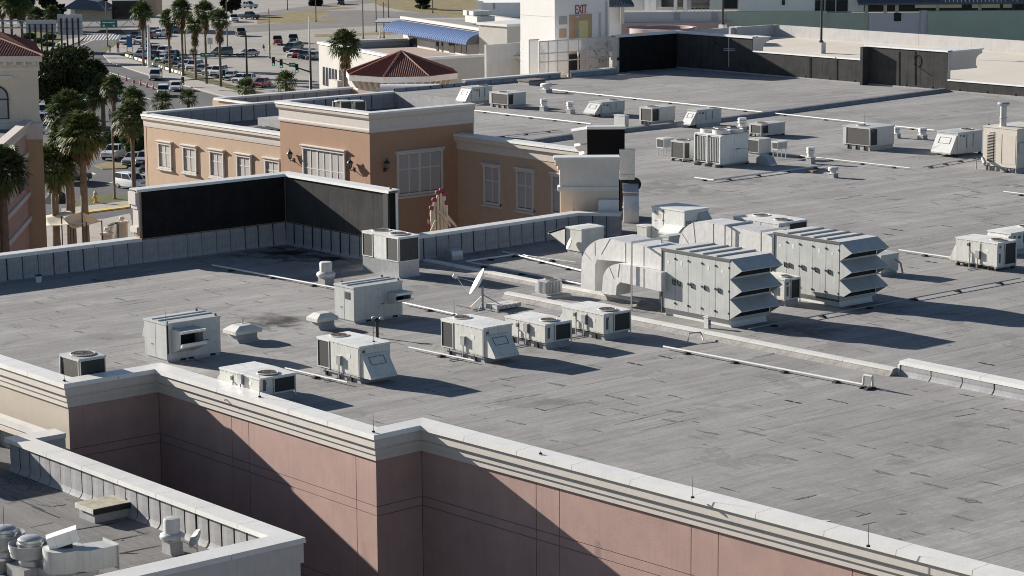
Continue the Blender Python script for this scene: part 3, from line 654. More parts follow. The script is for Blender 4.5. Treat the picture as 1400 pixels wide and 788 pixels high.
# right wing
wingR = thing('peach_wing', 'peach wing with three tall shuttered windows in shade, right of the terracotta tower', 'building')
ry = 121.15; rzt = 0.30
MB().box(tx1+0.01, -130.5, ry, ry+0.45, GZ, rzt-1.0).build('wall', M['peach'], wingR)
wrp = [V2(tx1+0.01, ry), V2(-130.5, ry)]
sweep(wrp, 0, [(-0.4, rzt-1.28), (0.05, rzt-1.28), (0.07, rzt-1.05), (0.10, rzt-0.8), (0.20, rzt-0.62), (0.34, rzt-0.5), (0.38, rzt-0.14), (-0.4, rzt-0.14)]).build('cornice', M['trim'], wingR)
copings(wrp, -0.55, 0.42, rzt-0.17, rzt+0.03, 3.6, wingR)
plG = PL(V2(tx1, ry), V2(-130.5, ry)); fG = on_plane(wingR, plG)
for px0, px1, py0, py1 in ((662, 685, 222, 278), (707, 731, 228, 286), (755, 779, 235, 292)):
    u0, z1 = plG.uv(px0, py0); u1, _ = plG.uv(px1, py0+3); _, z0 = plG.uv(px0, py1)
    window(fG, u0, u1, z0, z1, 2, 2, frame=0.2)
# ---- cream splayed pier and the black-backed gable behind it, at the end of the court parapet
pier = thing('cream_pier', 'cream splayed pier with white cap at the end of the court parapet', 'pier')
a = Q(766, 285, 141.5); b = Q(846, 285, 141.5); plP = PL(a, b); pz = zrow(a, 215)
MBp = MB().box(0, plP.len, 0, 0.8, GZ, pz-2.0); place(MBp.build('wall', M['palecream'], pier), plP)
for (o_, c, e, m_) in ((0.14, pz-2.05, pz-1.78, M['paletrim']), (0.02, pz-1.78, pz-0.75, M['paletrim']), (0.16, pz-0.75, pz-0.5, M['paletrim']), (0.30, pz-0.5, pz-0.15, M['paletrim'])):
    place(MB().box(-o_, plP.len, -o_, 0.8, c+0.001, e).build('moulding', m_, pier), plP)
place(MB().box(-0.38, plP.len+0.04, -0.38, 0.85, pz-0.15, pz+0.02).build('coping', M['coping'], pier), plP)
place(MB().box(plP.len-1.25, plP.len-0.02, -0.75, -0.01, -0.2, zrow(a, 272)).build('buttress', M['coping'], pier), plP)
gab = thing('black_backed_gable', 'tall stepped gable with matt black back and white end caps, beside the galvanised duct', 'gable')
a = Q(797, 240, 148); b = Q(854, 240, 148); plB = PL(a, b); bz = zrow(a, 174.5); um = plB.u(803, 200)
place(MB().box(um, plB.len, 0.05, 0.5, GZ, bz-0.12).build('wall', M['creamwall'], gab), plB)
place(MB().box(um, plB.len, 0.0, 0.045, 0.3, bz-0.13).build('black_backing', mat('matt_black_membrane', (0.010, 0.010, 0.011), 0.9, 0.2, 1.0, spec=0.1), gab), plB)
place(MB().box(um-0.05, plB.len+0.05, -0.05, 0.7, bz-0.12, bz+0.05).build('coping', M['coping'], gab), plB)
for (u0, u1, c, e) in ((um-1.0, um-0.02, bz-1.0, bz-0.1), (um-0.8, um-0.02, bz-1.5, bz-1.05), (um-0.5, um-0.02, bz-2.1, bz-1.6), (um-1.7, um-0.3, bz-2.9, bz-2.15), (um-0.9, um-0.02, -1.0, bz-2.95)):
    place(MB().hexa([(u0+0.25, 0.0, c), (u1, 0.0, c), (u1, 1.5, c), (u0+0.25, 1.5, c), (u0, 0.0, e-0.15), (u1, 0.0, e), (u1, 1.5, e), (u0, 1.5, e-0.15)]).build('end_cap', M['coping'], gab), plB)
# ================================================================== LOWER BUILDING (bottom left)
low = thing('low_building', 'low building with white-capped parapet and weathered grey roof at bottom left', 'building')
LZ = -1.6; LR = -2.95
lpath = [V2(-86.7, 49.0), V2(-86.7, 47.55), V2(-67.1, 47.35), V2(-66.95, 26.0)]
lw = offpath(lpath, -0.16)
# outer side = alley side = left of travel here, so travel reversed for the sweep helpers
rpth = list(reversed(lpath))
rw = offpath(rpth, -0.14)
copings(rw, -0.80, 0.14, LZ-0.22, LZ, 3.0, low)
for i in range(len(rw)-1):
    sweep(rw, i, [(-0.62, LZ-0.95), (0.09, LZ-0.95), (0.09, LZ-0.20), (-0.62, LZ-0.20)]).build('fascia', M['trimgrey'], low)
    sweep(rw, i, [(-0.5, GZ), (0.0, GZ), (0.0, LZ-0.94), (-0.5, LZ-0.94)]).build('wall', M['trimgrey'], low)
iy = rw[2].y-0.66
flash_run(low, V2(-87.4, rw[2].y-0.64), V2(-67.9, rw[1].y-0.64), 1.12, z=LR, w=0.86)
low_roof([V2(-112, 49.4), V2(-86.7, 49.0), V2(-86.5, 47.2), V2(-67.5, 47.0), V2(-67.4, 26), V2(-112, 26)], LR, M['roofdark'], low)
MB().box(-112, -87.4, 48.45, 48.7, LR, LZ-0.3).build('upstand', M['flash'], low)
MB().box(-112, -87.35, 48.3, 48.72, LZ-0.3, LZ-0.02).build('counter_flashing', M['coping'], low)
MB().box(-112, -87.35, 48.25, 48.73, LZ-0.55, LZ-0.36).build('counter_flashing', M['trim'], low)
# unseen block, added left of the view to shade the parapet end
MB().box(-91.4, -89.4, 42.5, 46.3, LR, -0.75).box(-91.5, -89.3, 42.4, 46.4, -0.749, -0.6).build('shadow_block', M['beige'], low)
for (x, y, L, W, a) in [(20, 655, 2.2, 1.2, 0.1), (60, 668, 1.6, 1.2, 0), (40, 640, 2, 1.0, 0.2)]:
    tar_patch(x, y, L, W, a, z=LR+0.005, parent=low)
for (x, y, L, W, a) in [(95, 675, 2.4, 0.1, 0.05), (60, 700, 2.6, 0.08, 0), (150, 740, 3.5, 0.08, 1.5), (190, 752, 2.5, 0.08, 1.5), (40, 690, 2.6, 0.09, 0), (100, 650, 1.8, 0.7, 0), (75, 640, 1.6, 0.5, 0.1), (190, 728, 1.0, 0.12, 0.1), (168, 757, 1.2, 0.1, 0.8), (165, 738, 0.35, 0.18, 0), (120, 722, 3.0, 0.09, 1.45), (70, 690, 1.2, 0.5, 0.6)]:
    c = P(x, y, LR); o = tar_patch(x, y, L, W, a, z=LR+0.01, parent=low, m=M['tar'] if W < 0.15 else None); o.location.x = c.x; o.location.y = c.y
# ================================================================== ROOFTOP EQUIPMENT
class Cab:
    "box-shaped unit measured from its base corners; local x = along the sunlit face, local y = along the shaded face"
    def __init__(s, name, label, cat, N, L, R, ytop, z=0.0, group=None, curb=0.28, m=None, lx=None, ly=None, h=None, lid=0.05, curbm=None, inset=0.06, legs=False):
        n = P(*N, z)
        def span(axis, sgn, px):
            lo, hi = 0.05, 12.0
            for _ in range(40):
                m_ = (lo+hi)/2; q_ = n.copy(); q_[axis] += sgn*m_
                if (proj(q_)[0]-px)*(1 if axis else -1) < 0: lo = m_
                else: hi = m_
            return lo
        s.lx = lx or span(0, -1, L[0]); s.ly = ly or span(1, 1, R[0]); s.h = h or (zrow(n, ytop)-z); s.curb = curb
        s.t = thing(name, label, cat, (n.x-s.lx/2, n.y+s.ly/2, z), 0.0, group); s.m = m or M['cream']
        a, b = s.lx/2, s.ly/2
        if legs:
            for xx in (-a+0.1, a-0.1):
                MB().box(xx-0.05, xx+0.05, -b-0.05, b+0.05, curb-0.1, curb-0.002).build('rail', M['galv'], s.t)
                for yy in (-b+0.1, b-0.1): MB().box(xx-0.06, xx+0.06, yy-0.12, yy+0.12, 0.0, curb-0.1).build('foot_block', M['rubber'], s.t)
        elif curb > 0:
            MB().prism([(-a+inset-0.10, 0.0), (a-inset+0.10, 0.0), (a-inset+0.03, 0.06), (a-inset, 0.12), (a-inset, curb-0.004), (-a+inset, curb-0.004), (-a+inset, 0.12), (-a+inset-0.03, 0.06)], -b+inset, b-inset).build('kerb', curbm or M['flash'], s.t)
        MB().box(-a, a, -b, b, curb, s.h-lid).build('cabinet', s.m, s.t)
        if lid:
            MB().prism([(-a-0.03, s.h-lid-0.05), (a+0.03, s.h-lid-0.05), (a+0.03, s.h-0.02), (0, s.h+0.015), (-a-0.03, s.h-0.02)], -b-0.03, b+0.03).build('lid', s.m if s.m is not M['cream'] else M['white'], s.t)
    def box(s, face, u0, u1, z0, z1, t0, t1, mb=None):
        "u in metres along a face, z above the base, t proud of the face"
        mb = mb or MB(); a, b = s.lx/2, s.ly/2
        if face == 'F': return mb.box(-a+u0, -a+u1, -b-t1, -b-t0, z0, z1)
        if face == 'R': return mb.box(a+t0, a+t1, -b+u0, -b+u1, z0, z1)
        if face == 'L': return mb.box(-a-t1, -a-t0, -b+u0, -b+u1, z0, z1)
        if face == 'B': return mb.box(-a+u0, -a+u1, b+t0, b+t1, z0, z1)
    def W(s, face): return s.lx if face in 'FB' else s.ly
    def panels(s, face, cuts, kinds, z0=None, z1=None):
        "cuts are fractions of the face; kinds p = door panel, c = coil, g = dusty coil, n = nothing"
        w = s.W(face); z0 = s.curb+0.05 if z0 is None else z0; z1 = s.h-0.12 if z1 is None else z1
        for (a, b), k in zip(zip(cuts[:-1], cuts[1:]), kinds):
            u0, u1 = a*w+0.012, b*w-0.012
            if k == 'p':
                s.box(face, u0, u1, z0, z1, 0.0, 0.014).build('door_panel', s.m, s.t)
            elif k in 'cg':
                c = s.box(face, u0+0.03, u1-0.03, z0+0.02, z1-0.02, 0.0, 0.012).build('coil', M['coil'] if k == 'c' else M['coilgrey'], s.t)
                f = MB()
                for q0, q1 in ((u0, u0+0.045), (u1-0.045, u1)): s.box(face, q0, q1, z0-0.02, z1+0.02, 0.0, 0.04, f)
                s.box(face, u0+0.046, u1-0.046, z1-0.02, z1+0.02, 0.0, 0.038, f); s.box(face, u0+0.046, u1-0.046, z0-0.02, z0+0.02, 0.0, 0.038, f)
                f.build('coil_frame', s.m, s.t)
        g = MB()
        for c in cuts[1:-1]: s.box(face, c*w-0.011, c*w+0.011, z0, z1, 0.0, 0.003, g)
        if g.v: g.build('panel_joint', M['seam'], s.t)
    def fan(s, fx, fy, r, m=None, raised=0.0):
        x = -s.lx/2+fx*s.lx; y = -s.ly/2+fy*s.ly; z = s.h+0.012
        f = MB().lathe([(r*1.08, 0.0), (r*1.08, 0.03+raised), (r*0.98, 0.04+raised), (r*0.96, 0.004)], (x, y, z), 24).build('fan_ring', s.m if not raised else M['white'], s.t, True)
        MB().lathe([(0.0, 0.012+raised*0.5), (r*0.97, 0.006+raised*0.5)], (x, y, z), 24).build('fan_well', m or M['rust'], f)
        bl = MB()
        for k in range(4):
            t = k*pi/2+0.5
            bl.quad((x, y, z+0.03+raised*0.6), (x+r*0.85*cos(t), y+r*0.85*sin(t), z+0.02+raised*0.6), (x+r*0.85*cos(t+0.6), y+r*0.85*sin(t+0.6), z+0.04+raised*0.6))
        bl.build('fan_blades', M['coil'], f, recalc=False)
        g = MB()
        for rr in (0.35, 0.6, 0.82): g.lathe([(r*rr-0.008, 0.045+raised), (r*rr+0.008, 0.045+raised)], (x, y, z), 20)
        for k in range(4): t = k*pi/4; g.box(x-r*0.97*abs(cos(t))-0.008, x+r*0.97*abs(cos(t))+0.008, y-0.008-r*0.97*abs(sin(t)), y+0.008+r*0.97*abs(sin(t)), z+0.044+raised, z+0.048+raised) if k in (0, 2) else None
        g.build('fan_guard', M['rust'], f, recalc=False)
    def hood(s, face, u0, u1, z1, z0, d, rect=True, m=None):
        a, b = s.lx/2, s.ly/2; m = m or s.m; mb = MB()
        if face == 'R':
            pr = [(a+0.002, z1), (a+0.002, z0), (a+d, z0), (a+d, z0+0.10), (a+0.06, z1)]; mb.prism(pr, -b+u0, -b+u1, 'y')
        elif face == 'F':
            pr = [(-b-0.002, z1), (-b-0.002, z0), (-b-d, z0), (-b-d, z0+0.10), (-b-0.06, z1)]; mb.prism(pr, -a+u0, -a+u1, 'x')
        elif face == 'L':
            pr = [(-a-0.002, z1), (-a-0.002, z0), (-a-d, z0), (-a-d, z0+0.10), (-a-0.06, z1)]; mb.prism(pr, -b+u0, -b+u1, 'y')
        hd = mb.build('intake_hood', m, s.t)
        if rect and face in 'RF':
            # little access hatch outline on the sloping sheet
            w = u1-u0; f = MB(); H = z1-z0-0.10; sl = (d-0.06)/H
            def q(u, z):
                t = 0.06+(z1-z)*sl+0.012
                return (a+t, -b+u0+u, z) if face == 'R' else (-a+u0+u, -b-t, z)
            U0, U1, Z0, Z1 = w*0.22, w*0.78, z0+0.1+H*0.52, z0+0.1+H*0.86
            for p, r_ in (((U0, Z0), (U1, Z0)), ((U1, Z0), (U1, Z1)), ((U1, Z1), (U0, Z1)), ((U0, Z1), (U0, Z0))): f.cyl(q(*p), q(*r_), 0.014, n=4)
            f.build('hatch_outline', M['seam'], hd)
        return hd
    def stick(s, face, u, z, w, h, m, t=0.018, name='sticker'): s.box(face, u, u+w, z, z+h, t-0.006, t).build(name, m, s.t)
    def post(s, face, u, z0=0.12, z1=None):
        s.box(face, u-0.02, u+0.02, z0, z1 or s.h-0.1, 0.03, 0.07).build('corner_post', M['white'], s.t)
def rtu(label, N, L, R, yt, kind, group='packaged rooftop air units', m=None, fanm=None, legs=False, curb=0.3, **k):
    c = Cab('rooftop_air_unit', label, 'air conditioner', N, L, R, yt, group=group, m=m, curb=curb, legs=legs, **k)
    if kind == 'coilF':      # coil and fan at the far-left end, hood on the shaded end
        c.panels('F', [0.0, 0.30, 1.0], 'cn'); c.panels('F', [0.31, 0.985], 'p'); c.fan(0.2, 0.45, min(0.5, c.ly*0.24), fanm)
        c.hood('R', 0.06, c.ly*0.88, c.h*0.76, c.curb*0.95, 0.72); c.panels('R', [0.02, 0.98], 'p', z0=c.h*0.78)
        c.stick('F', 0.02, c.curb-0.08, c.lx-0.1, 0.07, M['galv'], 0.03, 'base_rail')
    elif kind == 'coilR':    # door panels on the sunlit side, coil on the shaded end
        c.panels('F', [0.0, 0.34, 0.60, 1.0], 'ppp'); c.panels('R', [0.0, 0.36, 1.0], 'nc'); c.panels('R', [0.02, 0.35], 'p')
        c.fan(0.80, 0.45, min(0.46, c.ly*0.25), fanm); c.post('R', c.ly-0.02)
        for q in (0.34, 0.60): c.stick('F', c.lx*q-0.05, c.curb+0.3, 0.10, c.h-c.curb-0.5, M['seam'], 0.02, 'hinge_channel')
        c.stick('F', c.lx*0.27, c.h-0.42, 0.22, 0.16, M['seam'], 0.02, 'vent_slot'); c.stick('R', 0.12, c.curb+0.2, 0.14, 0.5, M['seam'], 0.02, 'label_plate')
        c.stick('R', 0.30, c.h-0.4, 0.12, 0.12, M['white'], 0.02)
        c.stick('F', 0.04, c.curb-0.07, c.lx-0.1, 0.06, M['rubber'], 0.02, 'base_rail')
        mb = MB(); x = -c.lx/2+c.lx*0.36; y = -c.ly/2-0.08; mb.tube([(x, y, 0.02), (x, y, c.h*0.55), (x, y+0.07, c.h*0.55)], 0.03, 6); mb.build('gas_pipe', M['conduit'], c.t)
        c.hood('L', 0.1, c.ly*0.8, c.h*0.75, c.curb, 0.5, rect=False)
    elif kind == 'hoodF':    # hood on the sunlit end, doors on the shaded side
        c.hood('F', 0.04, c.lx*0.96, c.h*0.86, c.curb*0.8, 0.75)
        c.panels('R', [0.0, 0.36, 0.62, 1.0], 'ppp')
        for q in (0.36, 0.62): c.stick('R', c.ly*q-0.04, c.curb+0.3, 0.08, c.h-c.curb-0.5, M['seam'], 0.02, 'hinge_channel')
        c.stick('R', c.ly*0.2, c.h-0.4, 0.25, 0.16, M['seam'], 0.02, 'vent_slot'); c.fan(0.5, 0.78, min(0.45, c.lx*0.3), fanm)
    elif kind == 'coil2':    # dusty coil on the sunlit end, dark coil then plain doors on the shaded side
        c.panels('F', [0.12, 1.0], 'g'); c.panels('R', [0.0, 0.30, 1.0], 'cn'); c.panels('R', [0.31, 0.99], 'p')
        c.fan(0.5, 0.25, min(0.45, c.lx*0.3), fanm)
    c.box('R', c.ly*0.5-0.02, c.ly*0.5+0.02, c.h-0.02, c.h-0.005, -c.lx, 0.0).build('lid_seam', M['galv'], c.t)
    if kind in ('coilF', 'coilR'): c.box('F', c.lx*0.5, c.lx*0.5+0.28, c.curb+0.35, c.curb+0.75, 0.015, 0.14).build('disconnect_box', M['galv'], c.t)
    if kind in ('coilF', 'coilR'): MB().tube([(-c.lx/2+c.lx*0.5+0.14, -c.ly/2-0.08, c.curb+0.35), (-c.lx/2+c.lx*0.5+0.14, -c.ly/2-0.08, 0.05), (-c.lx/2+c.lx*0.5+0.14, -c.ly/2-0.9, 0.05)], 0.028, 6).build('conduit', M['conduit'], c.t)
    for q_ in range(9 if kind in ('coilF', 'coilR') else 0): c.stick('F', c.lx*(0.06+0.11*q_), c.h-0.15, 0.03, 0.03, M['seam'], 0.02, 'screw')
    if kind in ('coilF', 'coilR'): c.stick('F', c.lx*0.72, c.h*0.62, 0.22, 0.15, M['lamp_w'] if 'lamp_w' in M else M['white'], 0.022)
    c.stick('R', c.ly*0.08, c.h-0.34, 0.16, 0.12, M['seam'], 0.022)
    for q in range(3):
        mb = MB(); a = -c.lx/2+c.lx*(0.2+0.3*q); mb.prism([(a-0.06, 0.02), (a+0.05, 0.02), (a+0.02, c.curb), (a-0.02, c.curb)], -c.ly/2-0.03, -c.ly/2+0.05); mb.build('tie_down', M['rubber'], c.t)
    return c
# --- foreground group
c = rtu('white rooftop unit with sloped hood and rusty fan, in front of the black vent stack', (492, 525.5), (435, 506.5), (534, 509.5), 473.5, 'coilF')
c = rtu('white rooftop unit with sloped side hood in front of the large satellite dish', (661.4, 497), (604, 478), (700, 487), 448, 'coilF')
c = rtu('white rooftop unit with black end coil right beside the hooded unit, under the small condenser', (745.7, 478.5), (691, 462.5), (780.5, 470), 443, 'coilR')
c = rtu('white rooftop unit with black end coil, nearest to the big louvred air handler', (825.7, 466), (769, 449.5), (861.5, 458), 428.7, 'coilR')
c = rtu('white rooftop unit with open black end coil tucked behind the front parapet', (356.6, 552), (301.4, 535), (404, 543.5), 517, 'coilR')
# square condenser behind the parapet
c = Cab('condenser_unit', 'square condensing unit with dark coils half hidden behind the front parapet at left', 'air conditioner', (109.3, 526), (84, 520), (145, 520), 490.7, m=M['lightgrey'], curb=0.12)
c.panels('F', [0.0, 1.0], 'g'); c.panels('R', [0.0, 1.0], 'c'); c.fan(0.5, 0.5, 0.52, M['coilgrey']); c.panels('L', [0, 1.0], 'p')
for f_ in 'FR': c.post(f_, 0.02)
# air handlers with box hoods
def ahu(label, N, L, R, yt, hu, hz, hw, hh, hd, seed=0):
    c = Cab('air_handler', label, 'air handler', N, L, R, yt, m=M['lightgrey'], curb=0.14, curbm=M['galv'], group='plain grey air handlers on the front roof')
    for q in range(1, 4): c.box('R', c.ly*q/4-0.008, c.ly*q/4+0.008, c.curb, c.h-0.1, 0.0, 0.006).build('panel_joint', M['galv'], c.t)
    c.box('F', c.lx*0.5-0.008, c.lx*0.5+0.008, c.curb, c.h-0.1, 0.0, 0.006).build('panel_joint', M['galv'], c.t)
    for q in (0.12, 0.5, 0.88):
        for zz in (0.35, 0.6, 0.85): c.stick('R', c.ly*q, c.h*zz, 0.04, 0.04, M['seam'], 0.012, 'bolt')
    for q in (0.2, 0.35): c.stick('R', c.ly*(q+0.35), c.h*0.42, 0.22, 0.05, M['seam'], 0.012, 'vent_slot'); 
    c.stick('F', c.lx*0.3, c.h*0.38, 0.16, 0.05, M['seam'], 0.012, 'vent_slot')
    for q in (0.25, 0.4, 0.8): c.stick('R', c.ly*q, 0.02, 0.28, 0.10, M['dark'], 0.015, 'base_slot')
    # box hood with open mouth on the shaded face
    a, b = c.lx/2, c.ly/2; y0 = -b+hu; y1 = y0+hw; z0 = hz; z1 = hz+hh
    h = MB(); t = 0.03
    h.box(a+0.002, a+hd, y0, y1, z1-t, z1); h.prism([(a+0.002, z0), (a+hd, z0+hh*0.28), (a+hd, z1-t-.002), (a+0.002, z1-t-.002)], y0, y0+t); h.prism([(a+0.002, z0), (a+hd, z0+hh*0.28), (a+hd, z1-t-.002), (a+0.002, z1-t-.002)], y1-t, y1)
    h.hexa([(a+0.002, y0+t, z0), (a+hd, y0+t, z0+hh*0.28), (a+hd, y1-t, z0+hh*0.28), (a+0.002, y1-t, z0), (a+0.002, y0+t, z0+t), (a+hd, y0+t, z0+hh*0.28+t), (a+hd, y1-t, z0+hh*0.28+t), (a+0.002, y1-t, z0+t)])
    ho = h.build('intake_hood', M['lightgrey'], c.t); MB().box(a+0.003, a+0.03, y0+t, y1-t, z0+0.1, z1-t-.003).build('filter', M['dark'], ho)
    MB().prism([(a+hd, z1-0.16), (a+hd+0.16, z1-0.10), (a+hd+0.16, z1), (a+hd, z1)], y0-0.02, y1+0.02).build('hood_lip', M['white'], ho)
    MB().prism([(a+hd-0.02, z0+hh*0.28), (a+hd+0.18, z0+hh*0.36), (a+hd+0.18, z0+hh*0.50), (a+hd, z0+hh*0.40)], y0-0.02, y1+0.02).build('hood_lip', M['white'], ho)
    for q in (0.35, 0.62): MB().box(-a+c.lx*q-0.03, -a+c.lx*q+0.03, -b, b, c.h+0.002, c.h+0.05).build('roof_rib', M['galv'], c.t)
    for q in (-1, 1): MB().lathe([(0, 0.1), (0.05, 0.08), (0.06, 0.0)], (q*a*0.85, b*0.9, c.h), 8).build('lifting_lug', M['seam'], c.t)
    return c
c = ahu('big grey air handler with open box hood standing behind the first parapet corner', (228.6, 497), (198.6, 489.5), (302, 484.3), 442.3, 0.25, 0.42, 1.25, 1.10, 0.75)
c.hood('L', 0.1, 0.7, 1.7, 0.9, 0.35, rect=False); c.stick('R', 0.03, 0.4, 0.06, 1.5, M['dark'], 0.02, 'cable_chase')
c = ahu('grey air handler with small grilled hood, between the mushroom fan and the two-fan condenser', (484.3, 443.5), (458, 438), (550.5, 433), 392.9, 2.05, 0.72, 0.95, 0.62, 0.65)
c.stick('F', c.lx*0.55, c.h-0.65, 0.4, 0.35, M['coil'], 0.02, 'vent_grille')
# two-fan condenser on its tall kerb
c = Cab('condenser_unit', 'white two-fan condenser with three dark coils on a tall galvanised kerb in the screen corner', 'air conditioner', (545.7, 381), (496.3, 369), (573.4, 374.5), 324.3, m=M['white'], curb=0.85, curbm=M['galv'], inset=0.0)
c.panels('F', [0.0, 0.30, 0.66, 1.0], 'gng'); c.panels('F', [0.31, 0.65], 'p'); c.panels('R', [0.0, 1.0], 'g')
c.fan(0.25, 0.5, 0.5, M['coilgrey']); c.fan(0.74, 0.5, 0.5, M['coilgrey'])
for q in range(14): c.stick(random.choice('FR'), 0.2+random.random()*1.2, 1.1+random.random()*0.9, 0.05, 0.03, M['coilgrey'], 0.014, 'dent')
# --- right edge
c = rtu('cream rooftop unit on black feet with brown fan, at the right edge of the picture', (1363, 371.5), (1306, 362.5), (1388, 366.5), 331.9, 'coilR', legs=True, curb=0.24)
c = rtu('cream rooftop unit cut by the right edge, behind the one with black feet', (1381, 350), (1350, 344.5), None, 318.6, 'hoodF', ly=3.2, m=M['cream'])
# --- far group
c = rtu('small white rooftop unit with bright hood, leftmost in the far row beyond the black gable', (822.5, 160), (805.5, 157.5), (854, 157.8), 140, 'hoodF', m=M['lightgrey'])
c = rtu('grey rooftop unit with two dark coils beside the small hooded one in the far row', (891.5, 172), (874, 169), (923, 167.5), 147.7, 'coil2', m=M['lightgrey'])
c = rtu('white rooftop unit with bright sloped hood right behind the chiller', (953, 175), (940, 172.5), (986, 172.5), 150.6, 'hoodF', m=M['lightgrey'])
c = rtu('white rooftop unit on rails with dark coils, right of the chiller', (1041, 188.5), (1024, 185.5), (1073, 186), 170, 'coil2', m=M['lightgrey'], legs=True, curb=0.25)
c = rtu('large white rooftop unit with wide dusty coil alone in the middle of the far roof', (1189, 207), (1152, 202.5), (1222, 202.5), 174.9, 'coil2', m=M['lightgrey'], curb=0.35)
c = rtu('white rooftop unit with big sloped hood left of the tall beige generator', (1309, 215), (1280.5, 211), (1342, 211), 181.4, 'hoodF', m=M['lightgrey'], legs=True, curb=0.3)
c = rtu('white rooftop unit with hood at the far roof edge beside the terracotta tower', (645.5, 143), (631, 140.5), (673, 139), 119.5, 'hoodF', m=M['lightgrey'])
c = rtu('white rooftop unit with one dusty coil, second from the terracotta tower', (694.5, 149), (669, 146), (719, 145), 127.7, 'coil2', m=M['lightgrey'])
c = Cab('equipment_box', 'plain grey equipment box on the far roof above the black gable', 'box', (854, 175.5), (839.5, 173), (859.5, 174.5), 158, m=M['lightgrey'], curb=0.1)
# chiller
c = Cab('chiller', 'large white chiller with vertical fins and four raised fans on the far roof', 'chiller', (986, 229), (950, 224.5), (1023, 223.5), 185, m=M['white'], curb=0.22, legs=True)
fn = MB(); n = 15
for k in range(n):
    u = c.lx*(0.06+0.88*k/(n-1)); c.box('F', u-0.03, u+0.03, c.curb+0.15, c.h-0.25, 0.03, 0.09, fn)
fn.build('fins', M['lightgrey'], c.t); c.box('F', c.lx*0.03, c.lx*0.97, c.curb+0.1, c.h-0.2, 0, 0.02).build('coil', M['coilgrey'], c.t)
for q in (0.02, 0.5, 0.98): c.box('F', c.lx*q-0.05, c.lx*q+0.05, c.curb, c.h-0.1, 0.0, 0.12).build('fin_post', M['white'], c.t)
c.panels('R', [0.0, 0.46, 1.0], 'pp', z0=c.curb+0.05); c.box('R', c.ly*0.48, c.ly*0.97, c.h*0.5, c.h*0.5+0.02, 0.012, 0.018).build('panel_joint', M['seam'], c.t)
MB().lathe([(0.0, 0), (0.16, 0.0), (0.16, 0.03)], (0, 0, 0), 12).build('badge', M['seam'], c.t).location = (c.lx/2+0.02, -c.ly/2+c.ly*0.6, c.h*0.52)
for fx in (0.27, 0.73):
    for fy in (0.27, 0.73): c.fan(fx, fy, 0.62, M['rust'], raised=0.22)
for k in range(3): MB().box(-c.lx/2+c.lx*(0.1+0.4*k)-0.16, -c.lx/2+c.lx*(0.1+0.4*k)+0.16, -c.ly/2-0.5, c.ly/2+0.2, 0.0, 0.2).build('sleeper', M['gravel'], c.t)
c = Cab('condenser_unit', 'grey condenser with rusty fan top against the left side of the chiller', 'air conditioner', (935, 222), (917.5, 219.5), (948, 219), 193.6, m=M['lightgrey'], curb=0.2, legs=True)
c.panels('F', [0.0, 1.0], 'g'); c.panels('R', [0, 0.6, 1.0], 'cp'); c.fan(0.5, 0.5, 0.5)
c = Cab('condenser_unit', 'black-coiled condenser half hidden behind the right side of the chiller', 'air conditioner', (1037.5, 213), None, None, 190.5, lx=1.2, ly=1.3, m=M['lightgrey'], curb=0.15)
c.panels('F', [0.0, 1.0], 'c'); c.panels('R', [0, 1.0], 'p')
def mini(label, N, yt, lx, ly, stand, m=None):
    c = Cab('mini_split_condenser', label, 'air conditioner', N, None, None, yt, lx=lx, ly=ly, m=m or M['white'], curb=stand, legs=False, inset=0.3)
    for ch in list(c.t.children):
        if ch.name.startswith('kerb'): bpy.data.objects.remove(ch)
    for xx in (-lx/2+0.08, lx/2-0.08):
        for yy in (-ly/2+0.08, ly/2-0.08): MB().box(xx-0.025, xx+0.025, yy-0.025, yy+0.025, 0, stand).build('leg', M['galv'], c.t)
    fn = MB(); w = ly
    for k in range(9): c.box('R', w*(0.08+0.84*k/8)-0.015, w*(0.08+0.84*k/8)+0.015, stand+0.08, c.h-0.12, 0.0, 0.03, fn)
    fn.build('louvres', M['lightgrey'], c.t); c.box('F', 0.06, lx-0.06, stand+0.08, c.h-0.12, 0.0, 0.015).build('coil', M['coilgrey'], c.t)
    return c
mini('small condenser on a thin metal stand left of the chiller', (907, 213), 189.5, 0.75, 1.0, 0.55)
mini('small white condenser on a tall stand to the right of the chiller', (1063, 218), 194, 0.6, 1.05, 0.7)
# small condenser on a pad near the dish
c = Cab('condenser_unit', 'small ribbed grey condenser with side box on a low pad behind the black-coil units', 'air conditioner', (748, 407.5), (736, 405), (767, 404), 384.5, m=M['lightgrey'], curb=0.12, inset=-0.35, curbm=M['flash'])
fn = MB()
for k in range(9): c.box('R', c.ly*(0.08+0.84*k/8)-0.018, c.ly*(0.08+0.84*k/8)+0.018, 0.2, c.h-0.08, 0.0, 0.03, fn)
for k in range(7): c.box('F', c.lx*(0.08+0.84*k/6)-0.018, c.lx*(0.08+0.84*k/6)+0.018, 0.2, c.h-0.08, 0.0, 0.03, fn)
fn.build('louvres', M['galv'], c.t); c.fan(0.5, 0.5, 0.28, M['coilgrey']); MB().box(-0.75, -0.45, -0.35, 0.1, 0.13, 0.62).build('side_box', M['lightgrey'], c.t); c.box('B', 0.2, 0.6, 0.2, 0.7, 0.01, 0.16).build('control_box', M['cream'], c.t)
